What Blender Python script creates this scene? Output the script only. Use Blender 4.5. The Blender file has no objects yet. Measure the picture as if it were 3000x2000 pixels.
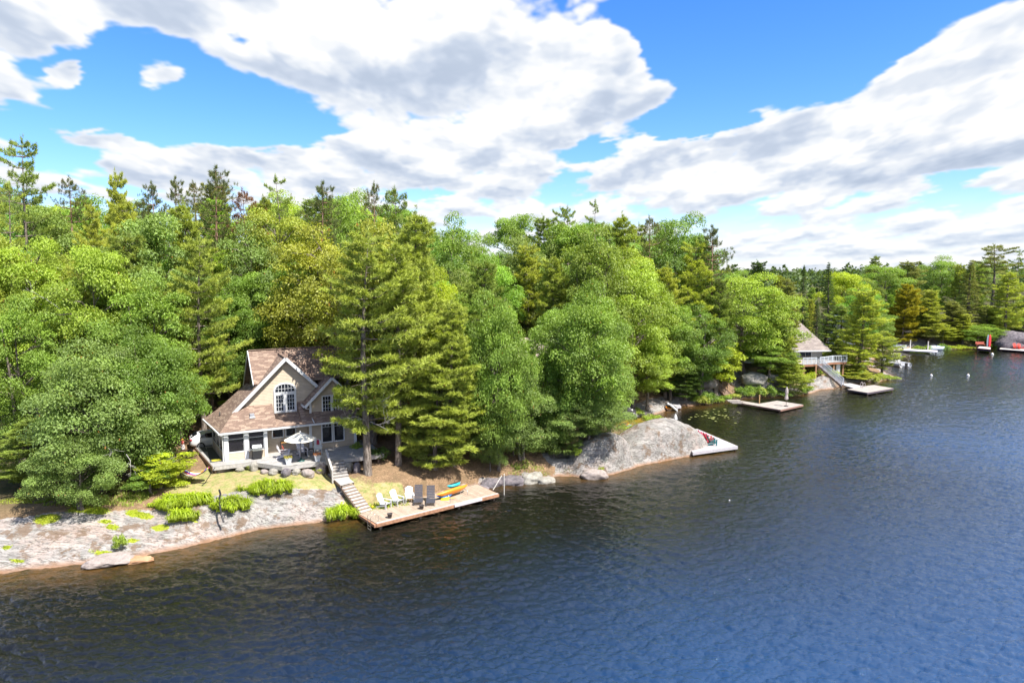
import bpy, bmesh, math, random
import numpy as np
from mathutils import Vector, Matrix
R = math.radians
SC = bpy.context.scene
COL = SC.collection
rng = np.random.RandomState(7)
random.seed(7)

# ------------------------------------------------------------------ camera, sky, sun, exposure
H = 19.0; F = 2000.0; PT = R(6.2)                      # camera height, focal length in photo pixels, pitch
cd = bpy.data.cameras.new('camera'); cam = bpy.data.objects.new('camera', cd); COL.objects.link(cam)
cam.location = (0, 0, H); cam.rotation_euler = (R(90) - PT, 0, 0)
cd.sensor_width = 36; cd.lens = 24; cd.clip_start = 0.5; cd.clip_end = 6000
SC.camera = cam
SUN_EL = 57.0; SUN_DIR = Vector((0.77 * math.cos(R(SUN_EL)), -0.63 * math.cos(R(SUN_EL)), math.sin(R(SUN_EL)))).normalized()
sd = bpy.data.lights.new('sun', 'SUN'); sun = bpy.data.objects.new('sun', sd); COL.objects.link(sun)
sd.energy = 4.6; sd.angle = R(0.5); sd.color = (1, 0.955, 0.88)
sun.rotation_euler = SUN_DIR.to_track_quat('Z', 'Y').to_euler()
SC.view_settings.view_transform = 'Standard'; SC.view_settings.look = 'None'
SC.view_settings.exposure = 1.12; SC.view_settings.gamma = 1; SC.view_settings.use_curve_mapping = False
SC.cycles.max_bounces = 8; SC.cycles.transparent_max_bounces = 6; SC.cycles.diffuse_bounces = 3; SC.cycles.glossy_bounces = 3
SC.cycles.transmission_bounces = 3; SC.cycles.caustics_reflective = False; SC.cycles.caustics_refractive = False

def fft_noise(n, beta, seed, ax=1.0):
    r = np.random.RandomState(seed)
    f = np.fft.fftfreq(n) * n
    fx, fy = np.meshgrid(f, f * ax)
    k = np.sqrt(fx * fx + fy * fy); k[0, 0] = 1
    s = np.fft.fft2(r.randn(n, n)) / k ** beta; s[0, 0] = 0
    a = np.real(np.fft.ifft2(s)); return ((a - a.mean()) / a.std()).astype(np.float32)
def bil(a, x, y):
    n = a.shape[0]; x = x % n; y = y % n
    x0 = np.floor(x).astype(np.int32); y0 = np.floor(y).astype(np.int32); fx = (x - x0).astype(np.float32); fy = (y - y0).astype(np.float32)
    x0 %= n; y0 %= n; x1 = (x0 + 1) % n; y1 = (y0 + 1) % n
    return (a[y0, x0] * (1 - fx) + a[y0, x1] * fx) * (1 - fy) + (a[y1, x0] * (1 - fx) + a[y1, x1] * fx) * fy
def sstep(a, b, x):
    t = np.clip((x - a) / (b - a), 0, 1); return t * t * (3 - 2 * t)
def worley(n, cells, seed):
    """tileable puffs: 1 at each puff's centre, 0 between"""
    r = np.random.RandomState(seed); px = r.rand(cells, cells); py = r.rand(cells, cells)
    g = (np.arange(n) + .5) / n * cells; X, Y = np.meshgrid(g, g); X = X.astype(np.float32); Y = Y.astype(np.float32)
    ix = X.astype(int); iy = Y.astype(int); d = np.full(X.shape, 9., np.float32)
    for a in (-1, 0, 1):
        for b in (-1, 0, 1):
            jx = (ix + a) % cells; jy = (iy + b) % cells
            d = np.minimum(d, (ix + a + px[jy, jx] - X) ** 2 + (iy + b + py[jy, jx] - Y) ** 2)
    return (1 - np.clip(np.sqrt(d), 0, 1)).astype(np.float32)
def cloud_maps():
    """cloud cover over the whole sky dome, azimuth x elevation: light and cover"""
    W, HH = 4096, 1024
    az = ((np.arange(W) + .5) / W * 2 - 1) * math.pi
    el = (np.arange(HH) + .5) / HH * (math.pi / 2)
    AZ, EL = np.meshgrid(az, el); AZ = AZ.astype(np.float32); EL = EL.astype(np.float32)
    n1 = fft_noise(1024, 1.75, 3); n2 = fft_noise(1024, 1.45, 9)
    wo = worley(1024, 16, 1) * .50 + worley(1024, 36, 2) * .27 + worley(1024, 80, 3) * .15 + worley(1024, 170, 4) * .08
    wo = (wo - wo.mean()) / wo.std()
    def lay(s, A2, E2, fl=1.0):
        e = np.maximum(E2 + 0.03, .012)
        return A2 / (e * .55 + .10) * s, np.log(e) * s * 2.1 * fl
    xw, yw = lay(50, AZ, EL); wx = bil(n2, xw, yw) * 5; wy = bil(n2, xw + 400, yw) * 4
    def dens(dE=0.0, dA=0.0):
        x, y = lay(52, AZ + dA, EL + dE)
        return 0.30 * bil(n1, x * .6 + 300, y * .6 + 120) + 0.40 * bil(wo, x * 2.0 + wx, y * 2.0 + wy) + .085 * bil(n2, x * 6, y * 6)
    def px2(px, py):
        u = (px - 1500) / F; v = (1000 - py) / F
        y = math.cos(PT) + v * math.sin(PT); z = -math.sin(PT) + v * math.cos(PT)
        return math.atan2(u, y), math.atan2(z, math.hypot(u, y))
    # blue openings and massed cloud: (x, y, rx, ry, strength) in hundredths of the field of view
    holes = [(400, 235, 240, 85, 1.8), (640, 340, 230, 85, 2.1), (800, 385, 170, 45, 1.6), (260, 330, 180, 50, 1.6), (170, 455, 130, 32, 1.5), (690, 75, 60, 45, 1.5), (860, 45, 55, 30, 1.2), (300, 150, 120, 60, 1.2),
             (2330, 60, 400, 150, 2.6), (2100, 220, 200, 120, 2.8), (2350, 200, 170, 80, 1.8), (1880, 80, 110, 60, 1.6), (2050, 345, 160, 45, 2.2), (1950, 385, 110, 35, 1.7), (1700, 455, 90, 28, 1.5), (1650, 520, 60, 28, 1.1),
             (2750, 520, 110, 18, .9), (2780, 610, 100, 22, .9), (2600, -80, 400, 110, 1.6), (1250, 575, 60, 14, .7), (2560, 40, 160, 90, 1.2)]
    puffs = [(440, 218, 85, 55, 3.4), (215, 207, 42, 32, 3.0), (2180, 25, 75, 42, 2.6), (2390, 215, 30, 30, 2.2), (2190, 330, 45, 30, 1.6), (1000, 100, 330, 110, .9), (1350, 250, 600, 230, 1.0), (1980, 330, 120, 40, 1.1), (2080, 290, 60, 25, 1.5),
             (1750, 250, 330, 110, 1.1), (2650, 380, 420, 120, 1.2), (2850, 200, 200, 130, 1.6), (2350, 460, 400, 80, .9), (450, 480, 300, 60, .9), (1000, 470, 500, 70, .8), (90, 270, 150, 45, 1.2), (60, 90, 150, 90, 1.4), (560, 20, 500, 50, 1.5),
             (260, 385, 90, 26, 1.6), (1900, 490, 200, 50, .7), (1000, 560, 900, 50, .3)]
    wA = 0.020 * bil(n2, *lay(60, AZ, EL)); wE = 0.014 * bil(n2, *lay(50, AZ + 2, EL))
    cov = np.full(AZ.shape, 0.50, np.float32)
    for L, sg in ((holes, -1), (puffs, 1)):
        for px, py, rx, ry, s in L:
            a, e = px2(px, py)
            q = ((AZ + wA - a) / (rx / F)) ** 2 + ((EL + wE - e) / (ry / F)) ** 2
            cov += sg * s * np.exp(-(q ** 1.3))
    cov -= sstep(R(24), R(50), EL) * 0.75
    cov += .42 * sstep(R(11), R(6), EL) * (.8 + .35 * bil(n1, *lay(9, AZ, EL, 1.6)))
    cov += 1.0 * sstep(R(5), R(26), AZ) * sstep(R(20.5), R(26), EL) * sstep(R(85), R(60), EL) + .25 * sstep(R(22), R(30), EL)
    d0 = dens(); d = d0 + cov
    e = EL + .03; stp = np.clip(e * .07, .004, .022)
    up = dens(stp); dn = dens(-stp)
    up2 = dens(stp * 2.2); dn2 = dens(-stp * 1.8)
    alpha = sstep(-0.16, 0.38, d)
    low = 1 - sstep(0.015, 0.11, EL)
    alpha = alpha * (1 - .45 * low) + .45 * low * 0.85
    base = sstep(-.05, .75, (up - dn)) * .5 + sstep(-.05, .9, up2 - dn2) * .5   # more cloud above than below: an underside
    side = sstep(.1, -.8, up2 - dn2)
    body = sstep(.15, 1.3, d)
    soft = bil(n1, *lay(30, AZ, EL)) * .6 + bil(n2, *lay(60, AZ, EL)) * .25
    thin = sstep(.5, -.05, d)
    st3 = stp * .45; fine = np.clip((dens(-st3) - dens(st3)) * 1.5, -.5, .5)
    light = .94 + .07 * side + .13 * fine - .24 * base * body - .12 * body * sstep(-.6, 1.2, soft) - .05 * thin * base
    greys = [(1230, 235, 300, 50, .12), (1480, 325, 330, 40, .20), (1700, 420, 230, 35, .14), (90, 225, 130, 35, .14), (2650, 445, 380, 50, .20), (2150, 500, 200, 25, .10), (2900, 400, 200, 50, .1), (1000, 540, 300, 25, .1)]
    for px, py, rx, ry, s in greys:
        a, e_ = px2(px, py)
        q = ((AZ + 2 * wA - a) / (rx / F)) ** 2 + ((EL + 2 * wE - e_) / (ry / F)) ** 2
        light -= .8 * s * np.exp(-q) * (0.75 + .5 * soft)
    return np.clip(light, .40, 1.03), alpha
def make_clouds():
    light, alpha = cloud_maps(); HH, W = light.shape
    img = bpy.data.images.new('cloud_cover', W, HH, float_buffer=True, alpha=False)
    img.colorspace_settings.name = 'Non-Color'
    px = np.zeros((HH, W, 4), np.float32); px[..., 0] = light; px[..., 1] = alpha; px[..., 3] = 1
    img.pixels.foreach_set(px.ravel()); img.update(); img.pack()
    return img

def N(nt, t, **kw):
    n = nt.nodes.new(t)
    for k, v in kw.items():
        if k in n.inputs.keys(): n.inputs[k].default_value = v
        else: setattr(n, k, v)
    return n
def mth(nt, op, a, b=None, c=None):
    n = nt.nodes.new('ShaderNodeMath'); n.operation = op
    for i, v in enumerate((a, b, c)):
        if v is None: continue
        if isinstance(v, (int, float)): n.inputs[i].default_value = v
        else: nt.links.new(v, n.inputs[i])
    return n.outputs[0]
def ramp(nt, fac, stops, interp='LINEAR'):
    n = nt.nodes.new('ShaderNodeValToRGB'); cr = n.color_ramp; cr.interpolation = interp
    while len(cr.elements) < len(stops): cr.elements.new(.5)
    for e, (p, c) in zip(cr.elements, stops):
        e.position = p; e.color = (c, c, c, 1) if isinstance(c, (int, float)) else (*c, 1)
    nt.links.new(fac, n.inputs[0]); return n.outputs[0]
def mixc(nt, fac, a, b, mode='MIX'):
    n = nt.nodes.new('ShaderNodeMix'); n.data_type = 'RGBA'; n.blend_type = mode
    for s, v in ((0, fac), (6, a), (7, b)):
        if isinstance(v, (int, float)): n.inputs[s].default_value = v
        elif isinstance(v, tuple): n.inputs[s].default_value = (*v, 1) if len(v) == 3 else v
        else: nt.links.new(v, n.inputs[s])
    return n.outputs[2]

def make_world():
    w = bpy.data.worlds.new('World'); SC.world = w; w.use_nodes = True; nt = w.node_tree; nt.nodes.clear(); L = nt.links.new
    out = N(nt, 'ShaderNodeOutputWorld')
    sky = N(nt, 'ShaderNodeTexSky'); sky.sky_type = 'NISHITA'; sky.sun_disc = False
    sky.sun_elevation = R(SUN_EL); sky.sun_rotation = math.atan2(SUN_DIR.x, SUN_DIR.y); sky.altitude = 300; sky.air_density = 1.0; sky.dust_density = 0.6; sky.ozone_density = 2.2
    hs = N(nt, 'ShaderNodeHueSaturation', Saturation=1.22, Value=1.0); L(mixc(nt, 1.0, sky.outputs[0], (.84, .90, 1.14, 1), 'MULTIPLY'), hs.inputs['Color'])
    tc = N(nt, 'ShaderNodeTexCoord'); sx = N(nt, 'ShaderNodeSeparateXYZ'); L(tc.outputs['Generated'], sx.inputs[0])
    azm = mth(nt, 'ARCTAN2', sx.outputs[0], sx.outputs[1]); u = mth(nt, 'MULTIPLY_ADD', azm, 1 / (2 * math.pi), .5)
    elv = mth(nt, 'ARCSINE', sx.outputs[2]); v = mth(nt, 'MULTIPLY', mth(nt, 'MAXIMUM', elv, 0.0005), 2 / math.pi)
    v = mth(nt, 'MINIMUM', v, .9995)
    cx = N(nt, 'ShaderNodeCombineXYZ'); L(u, cx.inputs[0]); L(v, cx.inputs[1])
    im = N(nt, 'ShaderNodeTexImage'); im.image = make_clouds(); im.interpolation = 'Cubic'; im.extension = 'EXTEND'; L(cx.outputs[0], im.inputs[0])
    sc = N(nt, 'ShaderNodeSeparateColor'); L(im.outputs[0], sc.inputs[0])
    cc = ramp(nt, sc.outputs[0], [(.40, (1.7, 2.1, 2.8)), (.72, (2.75, 3.1, 3.7)), (.88, (3.7, 3.9, 4.2)), (1.0, (4.6, 4.6, 4.65))])
    col = mixc(nt, sc.outputs[1], hs.outputs[0], cc)
    bg = N(nt, 'ShaderNodeBackground', Strength=0.106); L(col, bg.inputs[0]); L(bg.outputs[0], out.inputs[0])
make_world()

# ------------------------------------------------------------------ picture geometry: a pixel of the photograph -> a point of the place
def ray(px, py):
    u = (px - 1500) / F; v = (1000 - py) / F
    return (u, math.cos(PT) + v * math.sin(PT), -math.sin(PT) + v * math.cos(PT))
def P(px, py, z=0.):
    r = ray(px, py); t = (z - H) / r[2]; return Vector((r[0] * t, r[1] * t, z))
def PD(px, py, Y):
    r = ray(px, py); t = Y / r[1]; return Vector((r[0] * t, Y, H + r[2] * t))
def pix(x, y, z):
    z = z - H; f = y * math.cos(PT) - z * math.sin(PT); up = y * math.sin(PT) + z * math.cos(PT)
    return 1500 + F * x / f, 1000 - F * up / f

# ------------------------------------------------------------------ object helpers
def tag(o, label=None, cat=None, group=None, kind=None):
    if label: o['label'] = label
    if cat: o['category'] = cat
    if group: o['group'] = group
    if kind: o['kind'] = kind
    return o
def empty(name, loc, rz=0., label=None, cat=None, group=None, scale=None):
    o = bpy.data.objects.new(name, None); COL.objects.link(o); o.location = loc; o.rotation_euler = (0, 0, rz); o.empty_display_size = .3
    if scale: o.scale = scale
    return tag(o, label, cat, group)
def link(name, me, parent=None, loc=None):
    o = bpy.data.objects.new(name, me); COL.objects.link(o)
    if parent is not None: o.parent = parent
    if loc is not None: o.location = loc
    return o
def copy_tree(o, parent=None):
    c = o.copy(); COL.objects.link(c); c.parent = parent
    for ch in list(o.children): copy_tree(ch, c)
    return c

class MB:
    """collects polygons; build() links them as ONE mesh object with metre-true UVs"""
    def __init__(s): s.v = []; s.f = []; s.smooth = []
    def poly(s, pts, sm=False):
        b = len(s.v); s.v += [tuple(p) for p in pts]; s.f.append(tuple(range(b, b + len(pts)))); s.smooth.append(sm)
    def mesh(s, vs, fs, sm=False):
        b = len(s.v); s.v += [tuple(p) for p in vs]; s.f += [tuple(b + i for i in f) for f in fs]; s.smooth += [sm] * len(fs)
    def box(s, a, b):
        x0, y0, z0 = a; x1, y1, z1 = b
        if x0 > x1: x0, x1 = x1, x0
        if y0 > y1: y0, y1 = y1, y0
        if z0 > z1: z0, z1 = z1, z0
        v = [(x0, y0, z0), (x1, y0, z0), (x1, y1, z0), (x0, y1, z0), (x0, y0, z1), (x1, y0, z1), (x1, y1, z1), (x0, y1, z1)]
        s.mesh(v, [(0, 3, 2, 1), (4, 5, 6, 7), (0, 1, 5, 4), (1, 2, 6, 5), (2, 3, 7, 6), (3, 0, 4, 7)])
        return s
    def beam(s, p, q, w, h):
        """a bar w wide and h high from p to q"""
        p = Vector(p); q = Vector(q); d = (q - p); n = d.normalized()
        side = Vector((n.y, -n.x, 0)) if abs(n.z) < .98 else Vector((1, 0, 0)); side.normalize(); up = side.cross(n)
        a = side * (w / 2); b = up * (h / 2)
        v = [p - a - b, p + a - b, p + a + b, p - a + b, q - a - b, q + a - b, q + a + b, q - a + b]
        s.mesh(v, [(0, 1, 2, 3), (7, 6, 5, 4), (0, 4, 5, 1), (1, 5, 6, 2), (2, 6, 7, 3), (3, 7, 4, 0)]); return s
    def prism(s, pts, z0, z1):
        """pts counter-clockwise (x, y); z0/z1 numbers"""
        n = len(pts); s.mesh([(x, y, z0) for x, y in pts] + [(x, y, z1) for x, y in pts],
               [tuple(range(n - 1, -1, -1)), tuple(range(n, 2 * n))] + [(i, (i + 1) % n, n + (i + 1) % n, n + i) for i in range(n)]); return s
    def slab(s, pts, t):
        """polygon (3-D, seen counter-clockwise from outside) given thickness t inwards"""
        P_ = [Vector(p) for p in pts]; nrm = Vector((0, 0, 0))
        for i in range(len(P_)): nrm += P_[i].cross(P_[(i + 1) % len(P_)])
        nrm.normalize(); Q = [p - nrm * t for p in P_]; n = len(P_)
        s.mesh(P_ + Q, [tuple(range(n)), tuple(range(2 * n - 1, n - 1, -1))] + [(n + i, n + (i + 1) % n, (i + 1) % n, i) for i in range(n)]); return s
    def tube(s, pts, radii, n=8, caps=True):
        P_ = [Vector(p) for p in pts]; m = len(P_); vs = []; fs = []
        if isinstance(radii, (int, float)): radii = [radii] * m
        ref = Vector((0.31, 0.17, 1)) if abs((P_[-1] - P_[0]).normalized().z) < .9 else Vector((1, 0.1, 0))
        for i in range(m):
            d = (P_[min(i + 1, m - 1)] - P_[max(i - 1, 0)]).normalized(); a = d.cross(ref).normalized(); b = d.cross(a)
            for k in range(n):
                t = 2 * math.pi * k / n; vs.append(P_[i] + (a * math.cos(t) + b * math.sin(t)) * radii[i])
        for i in range(m - 1):
            for k in range(n):
                fs.append((i * n + k, i * n + (k + 1) % n, (i + 1) * n + (k + 1) % n, (i + 1) * n + k))
        s.mesh(vs, fs, True)
        if caps:
            s.mesh([vs[k] for k in range(n)], [tuple(range(n))]); s.mesh([vs[(m - 1) * n + k] for k in range(n)], [tuple(range(n - 1, -1, -1))])
        return s
    def lathe(s, prof, c=(0, 0, 0), n=16, sm=True):
        vs = []; fs = []; m = len(prof)
        for r, z in prof:
            for k in range(n):
                t = 2 * math.pi * k / n; vs.append((c[0] + r * math.cos(t), c[1] + r * math.sin(t), c[2] + z))
        for i in range(m - 1):
            for k in range(n): fs.append((i * n + k, i * n + (k + 1) % n, (i + 1) * n + (k + 1) % n, (i + 1) * n + k))
        s.mesh(vs, fs, sm); return s
    def data(s, name, mat):
        me = bpy.data.meshes.new(name); me.from_pydata(s.v, [], s.f); me.materials.append(mat)
        me.polygons.foreach_set('use_smooth', s.smooth)
        uv = me.uv_layers.new(name='UVMap'); co = s.v; arr = np.zeros(len(me.loops) * 2, np.float32)
        for p in me.polygons:
            n = p.normal; t = Vector((0, 0, 1)).cross(n)
            if t.length < .05: t = Vector((1, 0, 0))
            t.normalize(); b = n.cross(t)
            for li in p.loop_indices:
                c = Vector(co[me.loops[li].vertex_index]); arr[2 * li] = c.dot(t); arr[2 * li + 1] = c.dot(b)
        uv.data.foreach_set('uv', arr); me.update(); return me
    def build(s, name, mat, parent=None, loc=None, bevel=0.):
        o = link(name, s.data(name, mat), parent, loc)
        if bevel:
            m = o.modifiers.new('b', 'BEVEL'); m.width = bevel; m.segments = 2; m.limit_method = 'ANGLE'
        return o

# ------------------------------------------------------------------ materials
MATS = {}
def newmat(name):
    m = bpy.data.materials.new(name); m.use_nodes = True; nt = m.node_tree; nt.nodes.clear()
    out = N(nt, 'ShaderNodeOutputMaterial'); b = N(nt, 'ShaderNodeBsdfPrincipled'); nt.links.new(b.outputs[0], out.inputs[0]); return m, nt, b, out
def plain(name, col, rough=.6, metal=0., vary=.12, scale=6., bump=.0, spec=.5):
    if name in MATS: return MATS[name]
    m, nt, b, out = newmat(name); L = nt.links.new
    tc = N(nt, 'ShaderNodeTexCoord'); no = N(nt, 'ShaderNodeTexNoise', Scale=scale, Detail=5.0); L(tc.outputs['Object'], no.inputs['Vector'])
    k = ramp(nt, no.outputs[0], [(.3, 1 - vary), (.7, 1 + vary)])
    L(mixc(nt, 1.0, (*col, 1), k, 'MULTIPLY'), b.inputs['Base Color'])
    b.inputs['Roughness'].default_value = rough; b.inputs['Metallic'].default_value = metal; b.inputs['Specular IOR Level'].default_value = spec
    if bump:
        bp = N(nt, 'ShaderNodeBump', Strength=bump, Distance=.02); L(no.outputs[0], bp.inputs['Height']); L(bp.outputs[0], b.inputs['Normal'])
    MATS[name] = m; return m
def planks(name, col, col2, width=.14, axis='x', rough=.75, gap=.35, grey=0., length=3.2):
    """boards lying flat: object-space stripes with per-board tone and end joints"""
    if name in MATS: return MATS[name]
    m, nt, b, out = newmat(name); L = nt.links.new
    tc = N(nt, 'ShaderNodeTexCoord'); mp = N(nt, 'ShaderNodeMapping'); L(tc.outputs['Object'], mp.inputs[0])
    if axis == 'y': mp.inputs['Rotation'].default_value = (0, 0, R(90))
    br = N(nt, 'ShaderNodeTexBrick', Scale=1.0); br.offset = .37; br.inputs['Brick Width'].default_value = length; br.inputs['Row Height'].default_value = width
    br.inputs['Mortar Size'].default_value = .006; br.inputs['Mortar Smooth'].default_value = .3; br.inputs['Bias'].default_value = 0
    br.inputs['Color1'].default_value = (*col, 1); br.inputs['Color2'].default_value = (*col2, 1); br.inputs['Mortar'].default_value = tuple(c * gap for c in col) + (1,)
    L(mp.outputs[0], br.inputs['Vector'])
    no = N(nt, 'ShaderNodeTexNoise', Scale=2.2, Detail=6.0, Roughness=.65); L(tc.outputs['Object'], no.inputs['Vector'])
    k = ramp(nt, no.outputs[0], [(.3, .78), (.7, 1.15)])
    L(mixc(nt, 1.0, br.outputs[0], k, 'MULTIPLY'), b.inputs['Base Color']); b.inputs['Roughness'].default_value = rough
    bp = N(nt, 'ShaderNodeBump', Strength=.5, Distance=.01); L(br.outputs['Fac'], bp.inputs['Height']); bp.invert = True; L(bp.outputs[0], b.inputs['Normal'])
    MATS[name] = m; return m
def siding(name, col, pitch=.13, dark=.55, fray=0.):
    """horizontal lap boards from the UV height, each with its own shadow line under a real bump"""
    m, nt, b, out = newmat(name); L = nt.links.new
    uv = N(nt, 'ShaderNodeUVMap'); sx = N(nt, 'ShaderNodeSeparateXYZ'); L(uv.outputs[0], sx.inputs[0])
    f = mth(nt, 'FRACT', mth(nt, 'DIVIDE', sx.outputs[1], pitch))
    no = N(nt, 'ShaderNodeTexNoise', Scale=3.0, Detail=4.0); L(uv.outputs[0], no.inputs['Vector'])
    fl = mth(nt, 'FLOOR', mth(nt, 'DIVIDE', sx.outputs[1], pitch)); wn = N(nt, 'ShaderNodeTexWhiteNoise'); wn.noise_dimensions = '1D'; L(fl, wn.inputs['W'])
    k = mth(nt, 'MULTIPLY', ramp(nt, no.outputs[0], [(.3, .92), (.7, 1.06)]), mth(nt, 'MULTIPLY_ADD', wn.outputs[0], .1, .95))
    line = ramp(nt, f, [(0.0, dark), (.09, dark), (.16, 1.0), (1.0, 1.0)])
    L(mixc(nt, 1.0, mixc(nt, 1.0, (*col, 1), k, 'MULTIPLY'), line, 'MULTIPLY'), b.inputs['Base Color']); b.inputs['Roughness'].default_value = .6
    bp = N(nt, 'ShaderNodeBump', Strength=.8, Distance=.03); bp.invert = True; L(f, bp.inputs['Height']); L(bp.outputs[0], b.inputs['Normal'])
    MATS[name] = m; return m
def shingles(name, c1, c2, c3, w=.32, h=.15):
    m, nt, b, out = newmat(name); L = nt.links.new
    uv = N(nt, 'ShaderNodeUVMap')
    br = N(nt, 'ShaderNodeTexBrick', Scale=1.0); br.inputs['Brick Width'].default_value = w; br.inputs['Row Height'].default_value = h; br.inputs['Mortar Size'].default_value = .012; br.inputs['Bias'].default_value = -.1
    br.inputs['Color1'].default_value = (*c1, 1); br.inputs['Color2'].default_value = (*c2, 1); br.inputs['Mortar'].default_value = tuple(x * .55 for x in c1) + (1,)
    L(uv.outputs[0], br.inputs['Vector'])
    b2 = N(nt, 'ShaderNodeTexBrick', Scale=1.0); b2.inputs['Brick Width'].default_value = w * 1.7; b2.inputs['Row Height'].default_value = h; b2.inputs['Mortar Size'].default_value = 0.0
    b2.inputs['Color1'].default_value = (0, 0, 0, 1); b2.inputs['Color2'].default_value = (1, 1, 1, 1); b2.offset = .31; L(uv.outputs[0], b2.inputs['Vector'])
    k2 = ramp(nt, b2.outputs[0], [(.62, 0.0), (.8, 1.0)])
    no = N(nt, 'ShaderNodeTexNoise', Scale=1.3, Detail=5.0); L(uv.outputs[0], no.inputs['Vector'])
    k = ramp(nt, no.outputs[0], [(.3, .86), (.7, 1.1)])
    c = mixc(nt, k2, br.outputs[0], (*c3, 1)); L(mixc(nt, 1.0, c, k, 'MULTIPLY'), b.inputs['Base Color']); b.inputs['Roughness'].default_value = .9
    bp = N(nt, 'ShaderNodeBump', Strength=.6, Distance=.015); bp.invert = True; L(br.outputs['Fac'], bp.inputs['Height']); L(bp.outputs[0], b.inputs['Normal'])
    MATS[name] = m; return m
def glass(name, col=(.012, .014, .017), rough=.04):
    m, nt, b, out = newmat(name)
    no = N(nt, 'ShaderNodeTexNoise', Scale=1.5, Detail=2.0); tc = N(nt, 'ShaderNodeTexCoord'); nt.links.new(tc.outputs['Object'], no.inputs['Vector'])
    nt.links.new(mixc(nt, no.outputs[0], tuple(c * .6 for c in col), tuple(c * 1.5 for c in col)), b.inputs['Base Color'])
    b.inputs['Roughness'].default_value = rough; b.inputs['Specular IOR Level'].default_value = .6; MATS[name] = m; return m

# ------------------------------------------------------------------ terrain and water
SHORE_PX = [(0, 1682), (150, 1664), (290, 1650), (400, 1634), (470, 1620), (560, 1602), (620, 1587), (700, 1566), (760, 1552), (830, 1544), (900, 1535), (1000, 1524), (1060, 1504), (1150, 1484), (1290, 1448),
            (1370, 1428), (1450, 1420), (1500, 1410), (1580, 1405), (1640, 1394), (1700, 1398), (1760, 1396), (1800, 1388), (1890, 1362), (1990, 1342), (2060, 1330), (2092, 1322), (2085, 1306), (2050, 1292), (2010, 1268), (1960, 1254),
            (1900, 1258), (1850, 1264), (1815, 1256), (1800, 1240), (1850, 1226), (1905, 1222), (1935, 1210), (1960, 1199), (1985, 1191), (2020, 1190), (2070, 1184), (2110, 1176), (2150, 1172), (2200, 1166), (2260, 1162), (2330, 1160), (2375, 1153), (2400, 1142), (2440, 1138), (2475, 1129),
            (2530, 1122), (2580, 1118), (2618, 1110), (2612, 1098), (2575, 1084), (2555, 1066), (2565, 1046), (2590, 1034), (2640, 1020), (2700, 1016), (2760, 1018), (2800, 1022), (2850, 1021), (2900, 1016), (2960, 1017), (3000, 1019)]
SHORE = [P(x, y, 0) for x, y in SHORE_PX]
SHORE = [Vector((-160, 18, 0)), Vector((-85, 27, 0)), Vector((-50, 35.5, 0))] + SHORE + [Vector((150, 160, 0)), Vector((260, 170, 0)), Vector((700, 150, 0))]
LAND = np.array([(p.x, p.y) for p in SHORE] + [(900, 1600), (-900, 1600), (-900, 0)])
def sdist(x, y):
    """signed distance to the shore, positive on land"""
    x = np.asarray(x, np.float32); y = np.asarray(y, np.float32)
    inside = np.zeros(x.shape, bool); n = len(LAND)
    for i in range(n):
        x0, y0 = LAND[i]; x1, y1 = LAND[(i + 1) % n]
        c = (y0 > y) != (y1 > y)
        with np.errstate(divide='ignore', invalid='ignore'):
            xi = (x1 - x0) * (y - y0) / (y1 - y0 + 1e-12) + x0
        inside ^= c & (x < xi)
    d = np.full(x.shape, 1e9, np.float32)
    S = LAND[:len(SHORE)]
    for i in range(len(S) - 1):
        ax, ay = S[i]; bx, by = S[i + 1]; vx, vy = bx - ax, by - ay; L2 = vx * vx + vy * vy + 1e-9
        t = np.clip(((x - ax) * vx + (y - ay) * vy) / L2, 0, 1)
        d = np.minimum(d, np.hypot(x - ax - t * vx, y - ay - t * vy))
    return np.where(inside, d, -d)
CTRL = [P(a, b, c) for a, b, c in [
    (0, 1470, 2.2), (150, 1478, 2.2), (300, 1482, 2.1), (420, 1475, 2.0), (560, 1500, 1.7), (700, 1488, 1.7), (850, 1462, 1.6), (980, 1462, 1.3), (100, 1570, 1.15), (300, 1560, 1.1), (450, 1540, 1.0), (620, 1530, .85), (820, 1500, .8), (950, 1500, .6),
    (200, 1610, .65), (50, 1630, .55), (380, 1590, .55),
    (700, 1430, 2.2), (850, 1420, 2.2), (940, 1410, 2.15), (980, 1402, 1.7), (1030, 1425, 1.55), (1030, 1450, 1.15), (1060, 1478, .55), (620, 1405, 2.4), (560, 1360, 2.8), (560, 1320, 3.0), (500, 1290, 3.2), (450, 1380, 2.5), (300, 1420, 2.3), (650, 1300, 3.0),
    (700, 1372, 2.55), (900, 1378, 2.5), (1070, 1386, 2.3), (1100, 1440, 1.5), (1060, 1450, 1.35), (1200, 1400, 2.0), (1230, 1432, 1.0), (1350, 1400, 1.1), (1320, 1360, 2.0), (1450, 1380, 1.4), (1550, 1360, 1.3), (1600, 1330, 1.7),
    (1700, 1290, 1.6), (1760, 1300, 1.7), (1800, 1280, 1.3), (1500, 1280, 2.6), (1640, 1205, 2.6), (1740, 1220, 1.8), (1850, 1206, .7), (1780, 1240, .7), (1950, 1180, 1.0)]]
CTRL += [Vector(((px - 1500) / F * Y, Y, z)) for px, Y, z in [(2010, 96, 1.0), (2080, 98, 1.2), (2030, 105, 3.8), (2120, 103, 3.0), (2200, 101, 2.0), (2250, 102, 1.8), (2300, 105, 2.4), (2400, 104.5, 1.3), (2460, 107, .9), (2350, 114, 3.1), (2430, 114, 2.6), (2560, 119, .8), (2500, 122, 2.2), (2540, 128, 1.4), (2700, 165, 1.8), (2800, 166, 1.6), (2900, 168, 1.8), (2960, 170, 2.4)]]
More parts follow.
